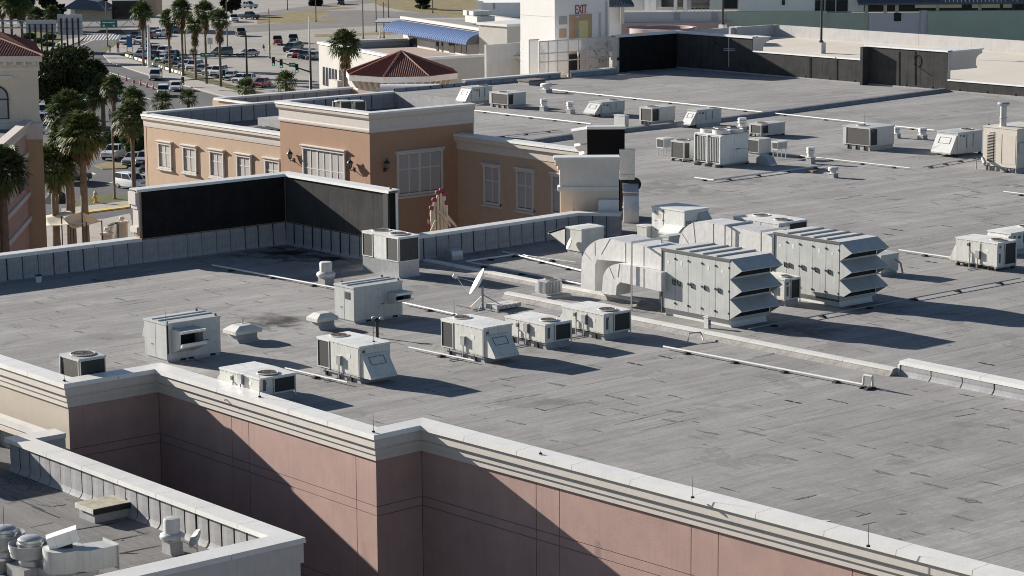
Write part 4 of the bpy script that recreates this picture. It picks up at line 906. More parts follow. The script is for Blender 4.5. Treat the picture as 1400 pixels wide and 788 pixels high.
# generator
c = Cab('generator_housing', 'tall beige generator housing with louvre and steel exhaust stack at the right edge', 'generator', (1389, 237.5), (1343, 233), None, 176.3, ly=4.0, m=M['beigeunit'], curb=0.35, curbm=M['flash'])
lv = MB()
for k in range(20): z = c.curb+0.35+k*(c.h-1.0)/20; c.box('F', c.lx*0.14, c.lx*0.32, z, z+0.03, 0.0, 0.06, lv)
lv.build('louvres', M['beigeunit'], c.t); c.box('F', c.lx*0.13, c.lx*0.33, c.curb+0.3, c.h-0.6, 0.0, 0.01).build('louvre_back', M['dark'], c.t)
c.panels('F', [0.56, 0.97], 'p', z0=c.curb+0.25, z1=c.h-0.5); c.box('F', c.lx*0.555, c.lx*0.57, c.curb+0.25, c.h-0.5, 0.0, 0.02).build('panel_joint', M['seam'], c.t)
c.box('R', 0.15, 0.9, c.h*0.45, c.h*0.68, 0.0, 0.25).build('control_box', M['lightgrey'], c.t)
MB().lathe([(0.24, 0), (0.24, 0.55), (0.28, 0.56), (0.28, 0.62), (0.23, 0.63), (0.23, 1.45), (0.42, 1.50), (0.45, 1.62), (0.36, 1.72), (0.0, 1.72)], (-c.lx/2+c.lx*0.42, -c.ly/2+0.6, c.h), 16).build('exhaust_stack', M['galv'], c.t, True)
MB().cyl((-c.lx/2+0.15, -c.ly/2-0.2, 0.85), (-c.lx/2+0.65, -c.ly/2-0.55, 0.55), 0.13, n=10).tube([(-c.lx/2-0.1, -c.ly/2-0.2, 0.75), (-c.lx/2-0.35, -c.ly/2-0.25, 0.75), (-c.lx/2-0.35, -c.ly/2-0.25, 0.02)], 0.04, 6).build('fuel_valve', M['conduit'], c.t)
for q in (0.15, 0.35, 0.75, 0.95): c.box('F', c.lx*q-0.05, c.lx*q+0.05, 0.02, c.curb, 0.0, 0.06).build('tie_down', M['rubber'], c.t)
# --- the two long louvred air handlers
def big_ahu(label, N, L, yt, R, nd):
    c = Cab('louvred_air_handler', label, 'air handler', N, L, R, yt, m=M['lightgrey'], curb=0.30, curbm=M['coping'], lid=0.0, group='long louvred air handlers', inset=0.12)
    a, b = c.lx/2, c.ly/2; L_ = c.lx
    MB().prism([(-a-0.02, c.h+0.002), (a, c.h+0.002), (a, c.h+0.06), (-a-0.02, c.h+0.06)], -b-0.04, b+0.04).build('roof_sheet', M['cream'], c.t)
    MB().box(-a-0.03, a, -b-0.07, -b-0.041, c.h-0.06, c.h+0.063).build('drip_edge', M['seam'], c.t)
    w = L_*0.985/nd
    for k in range(nd):
        u0 = k*w
        d = c.box('F', u0+0.012, u0+w-0.012, c.curb+0.08, c.h-0.07, 0.0, 0.02).build('door_panel', M['lightgrey'], c.t)
        hx = -a+u0+w*(0.18 if k else 0.8); hz_ = c.h*0.52
        hm = MB().tube([(hx, -b-0.045, hz_+0.16), (hx+0.18, -b-0.045, hz_+0.12), (hx+0.2, -b-0.045, hz_-0.1), (hx+0.03, -b-0.045, hz_-0.06), (hx, -b-0.045, hz_+0.16)], 0.022, 5)
        hm.build('handle', M['blackmetal'], d)
        for zz in (0.12, 0.48, 0.86):
            MB().box(-a+u0+w-0.05, -a+u0+w+0.03, -b-0.06, -b-0.021, c.curb+(c.h-c.curb)*zz, c.curb+(c.h-c.curb)*zz+0.09).build('hinge', M['blackmetal'], d)
        if k != 2: MB().box(-a+u0+w*0.4, -a+u0+w*0.4+0.12, -b-0.026, -b-0.021, c.h*0.80, c.h*0.80+0.12+0.1*(k % 2)).build('sticker', M['white'], d)
        c.box('F', u0+w-0.01, u0+w+0.01, c.curb+0.08, c.h-0.07, 0.0, 0.016).build('panel_joint', M['seam'], c.t)
        if k: MB().box(-a+u0-0.03, -a+u0+0.03, -b, b, c.h+0.062, c.h+0.13).build('roof_rib', M['galv'], c.t)
    c.box('F', L_*0.01, L_*0.99, c.curb-0.02, c.curb+0.075, 0.0, 0.012).build('base_rail', M['seam'], c.t)
    MB().box(-a-0.035, -a+0.03, -b-0.06, -b, 0.1, c.h).build('edge_post', M['seam'], c.t)
    # three weather hoods stacked on the end
    H = (c.h-c.curb)/3.0
    for k in range(3):
        zt = c.h+0.06-k*H*0.985; d = 0.78
        pts = [(a+0.002, zt), (a+d, zt-H*0.47), (a+d, zt-H*0.51), (a+0.002, zt-H*0.06)]
        hd = MB().prism(pts, -b-0.04, b+0.04).build('weather_hood', M['lightgrey'], c.t)
        ch = [(a+0.004, zt-0.02), (a+d-0.01, zt-H*0.49), (a+0.004, zt-H*0.96)]
        MB().prism(ch, -b-0.045, -b-0.01).build('hood_cheek', M['lightgrey'], hd); MB().prism(ch, b+0.01, b+0.045).build('hood_cheek', M['lightgrey'], hd)
        MB().box(a+0.003, a+0.012, -b+0.05, b-0.05, zt-H*0.9, zt-H*0.15).build('intake', M['dark'], hd)
    return c
AH1 = big_ahu('nearer of the two long louvred air handlers, fed by white wrapped ducts', (998.5, 449), (905.5, 428), 356.5, (1052, 437), 5)
AH2 = big_ahu('farther of the two long louvred air handlers, behind and right of the other', (1148, 421), (1058, 403), 332.8, (1197, 411), 5)
c = Cab('disconnect_box', 'small white socket box on a post in front of the nearer louvred air handler', 'electrical box', (968, 449.5), None, None, 433, lx=0.28, ly=0.2, m=M['cream'], curb=0.0, lid=0.02)
for zz in (0.15, 0.3): c.stick('R', 0.05, zz, 0.1, 0.1, M['seam'], 0.02, 'socket')
# unit in the gap between them
c = rtu('rooftop unit with brown fan and black coil squeezed between the two louvred air handlers', (1072.5, 419.5), None, (1093, 415), 381, 'coilR', lx=2.0)
c = Cab('equipment_box', 'grey equipment box with cables behind the end of the farther louvred air handler', 'box', (1204, 379), None, (1228, 375), 349, lx=1.2, m=M['lightgrey'], curb=0.2)
MB().tube([(0.75, 0.2, 0.9), (1.1, 0.3, 0.7), (1.3, 0.3, 0.05)], 0.05, 6).tube([(0.7, -0.2, 0.4), (0.95, -0.1, 0.3), (0.9, 0.2, 0.05)], 0.05, 6).build('cables', M['conduit'], c.t)
c = rtu('wide cream rooftop unit with two brown fans behind the farther louvred air handler', (1064.5, 343), (1003, 330), (1102, 336), 305, 'coilR', m=M['cream'])
c.fan(0.25, 0.6, 0.48); c.panels('F', [0.0, 0.14], 'c')
# ducts in profile, traced on the sunlit face of each air handler
def duct(label, cab, outer, inner, depth, off=0.1, extra=None, m=None, nstraight=3):
    y = cab.t.location.y-cab.ly/2+off
    pl = PL(V2(-200, y), V2(0, y)); pts = [pl.uv(*p) for p in outer+inner]
    c0 = pl.at(pts[0][0]); t = thing('wrapped_duct', label, 'duct', (c0.x, y, 0.0), 0.0, 'white wrapped air ducts')
    pr = [(u-pts[0][0], max(z, 0.02)) for u, z in pts]
    MB().prism(pr, 0.0, depth).build('duct_shell', m or M['foil'], t)
    # standing seams: upright on the straight run, radial round the bend
    n = len(outer); ci = pr[n+1]
    for k in range(1, n-1):
        o_ = pr[k]
        if k < nstraight: i_ = (o_[0], pr[n+2][1]+(pr[-1][1]-pr[n+2][1])*(o_[0]-pr[n+2][0])/(pr[-1][0]-pr[n+2][0]))
        else: i_ = (o_[0]+(ci[0]-o_[0])*0.6, o_[1]+(ci[1]-o_[1])*0.6) if k % 3 == 0 else None
        if i_: MB().cyl((o_[0], -0.008, o_[1]), (i_[0], -0.008, i_[1]), 0.014, n=4).build('duct_seam', M['foil'], t)
    if extra: extra(t, pr)
    return t
arc = lambda cx, cy, rx, ry, a0, a1, n: [(cx+rx*cos(radians(a0+(a1-a0)*i/n)), cy-ry*sin(radians(a0+(a1-a0)*i/n))) for i in range(n+1)]
duct('upper white wrapped duct arching from the nearer air handler down to the roof', AH1, [(904, 342), (880, 337), (855, 332)]+arc(829, 360, 34, 34, 82, 178, 8)+[(794, 394)], [(813.5, 398), (813.5, 362), (816, 355), (850, 358), (904, 371)], 1.9)
duct('lower white wrapped duct curving under the larger arch at the nearer air handler', AH1, [(904, 373), (880, 367), (862, 363)]+arc(845, 383, 21, 22, 85, 180, 7)+[(823, 402)], [(842, 404), (843, 391), (848, 386), (866, 390), (904, 399)], 1.0, off=-0.35)
def duct2x(t, pr): pass
duct('rear white wrapped duct joining the farther air handler behind the nearer one', AH2, [(1057, 322), (1040, 319), (1000, 310), (975, 306)]+arc(957, 333, 29, 30, 80, 180, 7)+[(928, 372)], [(950, 378), (952, 350), (960, 347), (1000, 352), (1057, 366)], 1.7, nstraight=4)
for (lab, px, py, yt, cab, off) in (('thin support frame around the lower wrapped duct', 863.5, 405, 333, AH1, -0.45), ('thin support frame around the rear wrapped duct', 990.5, 372, 310, AH2, -0.1), ('second thin support frame near the farther air handler', 1040, 380, 318, AH2, -0.1)):
    y = cab.t.location.y-cab.ly/2+off; pl = PL(V2(-200, y), V2(0, y)); u, z0 = pl.uv(px, py); _, z1 = pl.uv(px, yt); x = pl.at(u).x
    t = thing('duct_support', lab, 'frame', (x, y, 0))
    MB().box(-0.03, 0.03, -0.03, 0.03, 0, z1).build('upright', M['conduit'], t); MB().box(-0.05, 0.05, 1.95, 2.05, 0, z1).build('upright', M['galv'], t); MB().box(-0.05, 0.05, -0.05, 2.05, z1+0.003, z1+0.1).build('crossbar', M['galv'], t)
# ERV box with lettering
c = Cab('energy_recovery_unit', 'white upright air unit lettered ERV 2 with triangular hoods, left of the rear duct', 'air unit', (935.5, 338), (891, 330), (968, 333), 288, m=M['white'], curb=0.2)
c.panels('F', [0.0, 0.36, 1.0], 'pn'); c.hood('F', c.lx*0.42, c.lx*0.98, c.h*0.55, c.h*0.32, 0.55, rect=False)
a, b = c.lx/2, c.ly/2
MB().prism([(a+0.002, c.h*0.9), (a+0.9, c.h*0.42), (a+0.9, c.h*0.36), (a+0.002, c.h*0.36)], 0.1, b-0.05).build('weather_hood', M['lightgrey'], c.t)
for zz in (0.35, 0.6, 0.85): c.stick('F', c.lx*0.1, c.h*zz, 0.14, 0.04, M['seam'], 0.03, 'handle'); c.stick('F', c.lx*0.33, c.h*zz+0.05, 0.07, 0.07, M['blackmetal'], 0.03, 'hinge')
c.stick('F', c.lx*0.12, c.h*0.68, 0.45, 0.3, M['beigeunit'], 0.02)
def text(s, size, m, parent, loc, rot, name='lettering', ext=0.008):
    cu = bpy.data.curves.new(name, 'FONT'); cu.body = s; cu.size = size; cu.extrude = ext; cu.align_x = 'CENTER'; cu.align_y = 'CENTER'
    o = bpy.data.objects.new(name, cu); me = bpy.data.meshes.new_from_object(o); bpy.data.objects.remove(o); bpy.data.curves.remove(cu)
    me.materials.append(m); o = bpy.data.objects.new(name, me); COL.objects.link(o); o.location = loc; o.rotation_euler = rot
    if parent: o.parent = parent
    return o
text('ERV-2', 0.42, M['seam'], c.t, (a+0.012, -b+0.62, c.h*0.62), (pi/2, 0, pi/2))
c = Cab('equipment_box', 'small square pale box at the foot of the ERV unit', 'box', (884, 331.5), None, None, 309, lx=0.8, ly=0.7, m=M['cream'], curb=0.06)
c = Cab('exhaust_box', 'low louvred exhaust box in front of the ERV unit', 'box', (914, 345), None, None, 323, lx=0.7, ly=1.2, m=M['lightgrey'], curb=0.08)
for k in range(5): c.box('F', 0.05, 0.65, 0.2+k*0.11, 0.24+k*0.11, 0.0, 0.05).build('louvre', M['galv'], c.t)
# hooded box on the left of the ducts
y = P(800, 352).y; c = Cab('hooded_fan_box', 'grey fan box with a large downturned hood and dark mouth, left of the wrapped ducts', 'fan box', (795, 352), None, None, 313, lx=1.3, ly=1.7, m=M['cream'], curb=0.3)
a, b = c.lx/2, c.ly/2
hd = MB().prism([(-a-0.001, c.h-0.05), (-a-0.001, c.h-0.15), (-a-1.45, c.h-0.62), (-a-1.45, c.h-0.5)], -b-0.1, b+0.1).prism([(-a-1.44, c.h-0.51), (-a-0.001, c.h-0.051), (-a-0.001, 0.55)], -b-0.1, -b-0.06).prism([(-a-1.44, c.h-0.51), (-a-0.001, c.h-0.051), (-a-0.001, 0.55)], b+0.06, b+0.1).build('intake_hood', M['cream'], c.t)
MB().prism([(-a-0.01, 0.55), (-a-1.4, c.h-0.62), (-a-1.40, c.h-0.66), (-a-0.01, 0.48)], -b-0.055, b+0.055).build('hood_screen', M['dark'], hd)
MB().lathe([(0.0, -0.10), (0.2, -0.08), (0.36, 0.0), (0.35, 0.02), (0.2, -0.05), (0.0, -0.07)], (0, 0, 0), 16).build('small_dish', M['white'], c.t, True)
_d = c.t.children[-1] if False else [o for o in c.t.children if o.name.startswith('small_dish')][0]; _d.location = (0.0, -b-0.35, 0.75); _d.rotation_euler = (0.9, -0.9, 0)
# steel duct by the gable
t = thing('galvanised_box_duct', 'upright galvanised box above a bright bent duct beside the black gable', 'duct', Q(857, 300, 146).xy.to_3d())
q = PL(Q(840, 300, 145.5), Q(900, 300, 145.5)); t.rotation_euler = (0, 0, q.rz); t.location = (q.A.x, q.A.y, 0)
def qb(px0, px1, py0, py1, y0, y1, m, name):
    u0, z1 = q.uv(px0, py0); u1, z0 = q.uv(px1, py1); return MB().box(u0, u1, y0, y1, z0, z1).build(name, m, t)
qb(848, 868.5, 207, 240, 0.5, 1.3, M['galv'], 'upper_box'); qb(848, 868.5, 240.3, 247.5, 0.48, 1.32, M['galv'], 'upper_box_band'); qb(849, 872, 248, 315, 0.8, 1.3, M['dark'], 'shaft')
u0, z1 = q.uv(852, 258); u1, z0 = q.uv(873, 320); zz = [q.uv(860, yy)[1] for yy in (252, 268, 284, 288, 306, 322)]
pr = [(0.7, zz[0]), (0.3, zz[0]-0.05), (-0.15, zz[1]), (-0.4, zz[2]), (-0.45, zz[3]), (-0.45, zz[4]), (-0.35, max(zz[5], 0.02)), (0.3, max(zz[5], 0.02)), (0.3, zz[3]), (0.7, zz[1])]
MB().prism(pr, u0, u1, 'x').build('bent_duct', M['steel'], t)
for yy in (263, 284, 305): 
    z = q.uv(860, yy)[1]; MB().box(u0-0.03, u1+0.03, -0.47 if yy > 270 else -0.1, 0.4, z-0.03, z+0.03).build('duct_flange', M['galv'], t)
um_ = (u0+u1)/2
MB().cyl((um_+0.25, 0.62, zz[0]-0.1), (um_+0.25, 0.78, zz[0]-0.1), 0.42, n=18).build('round_collar', M['dark'], t)
# ---- roof fans, vents
def mushroom(label, px, py, h, r, z=0.0, m=None, cap='dome', name='roof_exhaust_fan', group='small roof exhaust fans'):
    p = P(px, py, z); t = thing(name, label, 'fan', (p.x, p.y, z), 0, group); m = m or M['cream']
    ch = h*0.36; w = r*0.72
    MB().prism([(-w-0.12, 0), (w+0.12, 0), (w+0.02, 0.08), (w, ch), (-w, ch), (-w-0.02, 0.08)], -w, w).build('kerb', M['flash'], t)
    MB().box(-w-0.04, w+0.04, -w-0.04, w+0.04, ch+0.001, ch+0.05).build('kerb_cap', m, t)
    if cap == 'dome':
        MB().lathe([(0.0, ch+0.06), (r*1.15, ch+0.08), (r*1.22, ch+0.16), (r*1.15, ch+0.24), (r*0.9, ch+0.30), (r*0.0, ch+0.30)], n=18).build('wind_band', m, t, True)
        MB().lathe([(r*0.78, ch+0.30), (r*0.80, h*0.93), (r*0.72, h*0.985), (r*0.3, h), (0.0, h)], n=18).build('motor_dome', m, t, True)
    elif cap == 'flat':
        MB().lathe([(r*0.6, ch+0.05), (r*0.6, h*0.62), (r*1.05, h*0.66), (r*1.1, h*0.9), (r*0.9, h), (0, h)], n=16).build('cap', m, t, True)
    elif cap == 'gravity':
        for k, (zz, rr) in enumerate(((0.42, 0.75), (0.62, 0.95), (0.82, 0.95))): MB().lathe([(0.0, h*zz), (r*rr, h*zz), (r*rr*0.92, h*(zz+0.16)), (0.0, h*(zz+0.16))], n=14).build('cowl_ring', m, t, True)
    return t
mushroom('cream mushroom fan with thin rod beside the grey air handler', 446, 391, 1.30, 0.42)
mushroom('grey mushroom fan on a tall kerb near the white parapet corner of the low roof', 236, 756, 1.35, 0.38, z=LR, m=M['lightgrey'])
mushroom('white roof vent, left of two behind the terracotta tower roof edge', 743.5, 152, 1.1, 0.36, m=M['white'], cap='gravity')
mushroom('white roof vent, right of two behind the terracotta tower roof edge', 780, 156, 1.1, 0.38, m=M['white'], cap='gravity')
mushroom('flat-topped white roof vent near the west parapet', 747, 127, 0.9, 0.55, m=M['white'], cap='flat')
mushroom('white roof vent tucked behind the railed unit right of the chiller', 1014.5, 180, 1.15, 0.4, m=M['white'], cap='gravity')
mushroom('thin white roof vent on the pipe run right of the chiller', 1108, 224, 1.25, 0.33, m=M['white'], cap='gravity')
mushroom('low mushroom vent in front of the pipe run on the far roof', 1139, 243, 0.75, 0.34, m=M['cream'], cap='flat')
mushroom('white roof vent right of the large lone unit on the far roof', 1261, 191, 0.95, 0.38, m=M['white'], cap='gravity')
mushroom('white roof vent just behind the large lone unit on the far roof', 1226, 189, 0.9, 0.3, m=M['white'], cap='gravity')
def gravity_hood(label, px, py, wx, wy, h, rod=True):
    p = P(px, py); t = thing('gravity_vent', label, 'vent', (p.x, p.y, 0), 0, 'low hooded gravity vents'); a, b = wx/2, wy/2; zk = h*0.5
    MB().prism([(-a*0.8-0.15, 0), (a*0.8+0.15, 0), (a*0.72, 0.15), (a*0.72, zk), (-a*0.72, zk), (-a*0.72, 0.15)], -b*0.75, b*0.75).build('kerb', M['flash'], t)
    lo, hi = zk+0.02, h; m = 0.62
    MB().add([(-a, -b, lo), (a, -b, lo), (a, b, lo), (-a, b, lo), (-a, -b, lo+0.16), (a, -b, lo+0.16), (a, b, lo+0.16), (-a, b, lo+0.16), (-a*m, -b*m*0.8, hi), (a*m, -b*m*0.8, hi), (a*m, b*m*0.8, hi), (-a*m, b*m*0.8, hi)],
             [(0, 3, 2, 1), (0, 1, 5, 4), (1, 2, 6, 5), (2, 3, 7, 6), (3, 0, 4, 7), (4, 5, 9, 8), (5, 6, 10, 9), (6, 7, 11, 10), (7, 4, 8, 11), (8, 9, 10, 11)]).build('hood', M['cream'], t)
    if rod: MB().cyl((-a*0.4, b*0.2, hi), (-a*0.4, b*0.2, hi+0.25), 0.05, n=8).build('stub_pipe', M['galv'], t)
    return t
gravity_hood('low cream roof vent with hipped hood right of the big grey air handler', 332, 466, 1.05, 1.5, 0.78)
gravity_hood('low cream roof vent with hipped hood in front of the smaller grey air handler', 441, 449, 0.9, 1.25, 0.78, rod=False)
# hooded gooseneck near the court parapet
p = P(622, 355); t = thing('gooseneck_vent', 'half-round galvanised gooseneck vent at the foot of the court parapet', 'vent', (p.x, p.y, 0))
MB().prism([(-0.5, 0.0), (0.25, 0.0), (0.25, 0.3), (0.18, 0.5), (0.0, 0.6), (-0.2, 0.6), (-0.42, 0.5), (-0.5, 0.3)], -0.4, 0.4).build('shell', M['galv'], t); MB().cyl((0.0, -0.35, 0.05), (0.0, -0.05, 0.05), 0.04, n=6).build('stub_pipe', M['galv'], t)
p = P(1128, 223); t = None
p = P(1048, 226); t = thing('duct_elbow', 'low galvanised duct elbow on the roof at the right foot of the chiller', 'duct', (p.x, p.y, 0))
MB().prism([(-0.7, 0.0), (-0.7, 0.5), (-0.3, 0.75), (0.35, 0.6), (0.7, 0.15), (0.7, 0.0)], -0.35, 0.35).build('shell', M['galv'], t)
# twin-headed black vent stack
p = P(516, 462); t = thing('vent_stack', 'thin black vent stack with two round heads between the air units', 'vent', (p.x, p.y, 0))
MB().cyl((0, 0, 0), (0, 0, 0.75), 0.07, n=8).cyl((0, 0, 0.75), (-0.14, -0.10, 0.92), 0.05, n=8).cyl((0, 0, 0.75), (0.14, 0.14, 0.9), 0.05, n=8).build('pipe', M['blackmetal'], t)
MB().lathe([(0, 0), (0.1, 0.0), (0.12, 0.05), (0.07, 0.11), (0, 0.11)], (-0.14, -0.1, 0.9), 10).build('head', M['conduit'], t, True); MB().lathe([(0, 0), (0.1, 0.0), (0.12, 0.05), (0.07, 0.11), (0, 0.11)], (0.14, 0.14, 0.88), 10).build('head', M['conduit'], t, True)
# satellite dish
p = P(660, 423); t = thing('satellite_dish', 'large white satellite dish seen edge-on, held down by concrete blocks', 'satellite dish', (p.x, p.y, 0))
MB().cyl((0, 0, 0.1), (0, 0, 1.15), 0.06, n=10).build('mast', M['conduit'], t)
dr = (-cR0*cos(radians(30))+Vector((0, 0, 1))*sin(radians(30))-cF*0.06).normalized()
dish = MB().lathe([(0.0, 0.0), (0.25, 0.03), (0.5, 0.10), (0.74, 0.21), (0.74, 0.225), (0.5, 0.13), (0.25, 0.06), (0.0, 0.03)], n=28).build('reflector', M['white'], t, True)
dish.rotation_mode = 'QUATERNION'; dish.rotation_quaternion = dr.to_track_quat('Z', 'Y'); dc = Vector((0, 0, 1.25))+dr*0.12; dish.location = dc
fd = dc+dr*1.35-Vector((0, 0, 0.35))
low_rim = dc+(Vector((0, 0, -1))-dr*(-dr.z)).normalized()*0.8+dr*0.22
MB().tube([low_rim, fd], 0.018, 5).tube([dc+dr*0.05, fd], 0.018, 5).build('feed_arm', M['galv'], t)
MB().cyl(fd, fd+dr*0.22, 0.10, n=10).build('feed_horn', M['white'], t)
MB().tube([(0, 0, 0.75), (0.9, 0.75, 0.1)], 0.025, 5).tube([(0, 0, 0.7), (-0.6, -0.3, 0.05)], 0.025, 5).tube([(0, 0, 0.4), (0.4, -0.6, 0.05)], 0.025, 5).build('braces', M['conduit'], t)
MB().box(-0.7, 1.2, -0.05, 0.05, 0.03, 0.09).box(-0.05, 0.05, -0.7, 1.6, 0.03, 0.09).build('base_frame', M['galv'], t)
for k in range(5):
    for j in range(2): MB().box(0.15+j*0.45, 0.55+j*0.45, 0.1+k*0.32, 0.38+k*0.32, 0.09, 0.28+random.uniform(-.01, .02)).build('ballast_block', M['concrete'], t)
# ---- items on the low roof
c = Cab('roof_hatch', 'weathered beige roof hatch with heavy lid on the low roof', 'hatch', (129.6, 716), None, None, 704.5, z=LR, lx=1.15, ly=1.7, m=M['flash'], curb=0.0, lid=0.0, h=0.42)
MB().box(-0.68, 0.68, -0.95, 0.95, 0.422, 0.60).build('lid', mat('stained_lid', (0.36, 0.33, 0.25), 0.8, 0.35, 1.8), c.t); MB().box(0.681, 0.70, -0.95, 0.95, 0.36, 0.58).build('lid_edge', M['blackmetal'], c.t); MB().box(-0.68, 0.68, -0.97, -0.951, 0.4, 0.58).build('lid_edge', M['cream'], c.t)
MB().tube([(0.4, 0.7, 0.6), (0.4, 0.7, 0.68), (0.55, 0.8, 0.68), (0.55, 0.8, 0.6)], 0.02, 5).build('handle', M['blackmetal'], c.t)
def upblast(label, px, py, r, h, rod):
    p = P(px, py, LR); t = thing('upblast_fan', label, 'fan', (p.x, p.y, LR), 0, 'upblast kitchen fans')
    MB().box(-r*0.9, r*0.9, -r*0.9, r*0.9, 0, h*0.3).build('kerb', M['galv'], t)
    MB().lathe([(r*0.62, h*0.3), (r*0.62, h*0.42), (r*1.0, h*0.52), (r*1.08, h*0.8), (r*1.11, h*0.84), (r*1.05, h*0.84), (r*0.95, h*0.56), (0, h*0.5)], n=24).build('wind_band', M['galv'], t, True)
    MB().lathe([(r*0.62, h*0.55), (r*0.62, h*0.80), (r*0.68, h*0.81), (r*0.68, h*0.86), (r*0.62, h*0.87), (r*0.62, h*0.94), (r*0.5, h*0.985), (0, h)], n=24).build('motor_cover', M['galv'], t, True)
    MB().tube([(r*1.05*cos(3.6+k*0.25), r*1.05*sin(3.6+k*0.25), h*0.8-abs(k-2)*0.10) for k in range(5)], 0.03, 6).build('handle', M['galv'], t)
    if rod: MB().cyl((0, 0, h), (0, 0, h+0.75), 0.012, n=5).build('rod', M['copper'], t)
    return t
upblast('galvanised upblast kitchen fan cut by the left edge of the picture', 8, 776, 0.68, 1.55, True)
upblast('galvanised upblast kitchen fan beside the white utility blower', 43, 787, 0.70, 1.45, False)
p = P(88, 795, LR); t = thing('utility_blower', 'white utility blower with tilted motor cover and square outlet on the low roof', 'blower', (p.x, p.y, LR))
MB().box(-0.75, 0.9, -0.6, 0.9, 0.0, 0.45).build('base', M['galv'], t)
MB().cyl((0.0, 0.0, 0.45), (0.0, 0.0, 1.25), 0.72, n=28).build('scroll', M['lightgrey'], t, True)
MB().prism([(0.02, 0.30), (0.70, 0.12), (1.0, 0.55), (1.0, 1.6), (0.2, 1.6), (0.02, 0.72)], 0.47, 1.235, 'z').build('outlet', M['lightgrey'], t)
MB().box(0.0, 1.06, 1.605, 1.64, 0.35, 1.3).build('outlet_flange', M['lightgrey'], t)
o = MB().box(-0.28, 0.28, -0.6, 0.5, 0.0, 0.45).build('motor_cover', M['white'], t); o.location = (-0.02, 0.15, 1.36); o.rotation_euler = (0.28, 0, -0.5)
o = MB().box(-0.2, 0.2, -0.3, 0.3, 0.0, 0.16).build('motor_bracket', M['rubber'], t); o.location = (-0.02, 0.05, 1.252); o.rotation_euler = (0, 0, -0.5)
p = P(270, 760, LR); t = thing('satellite_dish', 'small grey satellite dish on the low roof beside the mushroom fan', 'satellite dish', (p.x, p.y, LR))
d2 = (-cR0*0.75+cU*0.5-cF*0.35).normalized(); o = MB().lathe([(0.0, 0.0), (0.2, 0.02), (0.38, 0.09), (0.38, 0.10), (0.2, 0.04), (0.0, 0.02)], n=20).build('reflector', M['lightgrey'], t, True); o.rotation_mode = 'QUATERNION'; o.rotation_quaternion = d2.to_track_quat('Z', 'Y'); o.location = (0, 0, 0.62)
MB().tube([(0, 0, 0), (0, 0, 0.6)], 0.03, 6).build('mast', M['galv'], t); q_ = Vector((0, 0, 0.62))+d2*0.62-Vector((0, 0, 0.32)); MB().tube([(0, 0, 0.25), q_], 0.022, 5).build('feed_arm', M['galv'], t); MB().cyl(q_, q_+Vector((0, 0, 0.16)), 0.06, n=8).build('feed_horn', M['white'], t)
c = Cab('electrical_box', 'dark wall box on the pale upstand at the far left of the low roof', 'electrical box', (11, 606), None, None, 587, z=LR, lx=0.35, ly=0.3, m=M['conduit'], curb=0.1, h=0.95)
c.t.location.y = 48.27
# condensers behind the tower top
for lab, px in (('small round-topped condenser, left of two behind the terracotta tower parapet', 468), ('small round-topped condenser, right of two behind the terracotta tower parapet', 487)):
    pl = PL(V2(-172, 100), V2(-172, 160)); u, z = pl.uv(px, 137.5); t = thing('condenser_unit', lab, 'air conditioner', (-172, 100+u, -1.5), 0, 'condensers behind the tower')
    hh = z+1.5; MB().box(-0.5, 0.5, -0.55, 0.55, 0, hh-0.9).build('stand', M['galv'], t); MB().box(-0.55, 0.55, -0.6, 0.6, hh-0.9, hh-0.1).build('cabinet', M['coilgrey'], t); MB().lathe([(0.72, hh-0.1), (0.7, hh), (0.0, hh+0.03)], n=16).build('top', M['cream'], t, True)
    for sx_ in (-1, 1):
        for sy_ in (-1, 1): MB().box(sx_*0.56-0.05, sx_*0.56+0.05, sy_*0.61-0.05, sy_*0.61+0.05, hh-0.95, hh-0.08).build('corner_post', M['cream'], t)
# ================================================================== joints, pipes, rods on the roof
def kerb_run(label, pts, w, h, capm, name='expansion_joint', lip=0.05):
    t = thing(name, label, 'roof joint', (0, 0, 0))
    for a, b in zip(pts[:-1], pts[1:]):
        a = V2(*a); b = V2(*b); n_ = max(1, round((b-a).length/3.0)); d = (b-a)/n_; r = atan2(d.y, d.x)
        for k in range(n_):
            q = a+d*k; L = d.length
            for nm, mb, m_ in (('kerb', MB().prism([(-w*0.5-0.28, 0.0), (w*0.5+0.2, 0.0), (w*0.5, h*0.5), (w*0.5-0.02, h-0.04), (-w*0.5+0.02, h-0.04), (-w*0.5-0.05, h*0.55)], 0.003, L-0.003, 'x'), M['gravel']),
                               ('joint_cover', MB().prism([(-w*0.5-lip, h-0.10), (-w*0.5-lip+0.015, h-0.02), (0, h+0.03), (w*0.5+lip, h-0.02), (w*0.5+lip, h-0.05), (0, h-0.01), (-w*0.5-lip+0.03, h-0.05)], 0.008, L-0.008, 'x'), capm)):
                o = mb.build(nm, m_, t); o.location = (q.x, q.y, 0); o.rotation_euler = (0, 0, r)
    return t
kerb_run('long low pale-capped roof joint passing behind the satellite dish to the ducts', [(-102.6, 81.0), (-85.4, 81.2)], 0.34, 0.24, M['cream'])
kerb_run('long low roof joint with pale cap behind the black-coil units, ending at the low wall', [(-91.5, 77.5), (-66.0, 77.9)], 0.40, 0.30, M['cream'])
kerb_run('dark raised roof joint crossing the far roof to the rear screen', [(-141.6, 122.0), (-142.6, 128), (-142.8, 145), (-146.6, 179.1)], 0.4, 0.32, M['flash'], lip=0.08)
dw = thing('dividing_wall', 'low roof dividing wall with bright white coping at the right edge', 'wall')
flash_run(dw, V2(-65.85, 78.05), V2(-44, 78.05), 0.52, w=1.7)
MB().box(-65.8, -44, 78.1, 78.55, 0, 0.5).build('wall_core', M['flash'], dw); copings([V2(-65.9, 78.05), V2(-44, 78.05)], -0.55, 0.06, 0.46, 0.66, 4.2, dw)
MB().box(-65.98, -65.87, 77.97, 78.6, 0.0, 0.46).build('wall_end', M['coping'], dw)
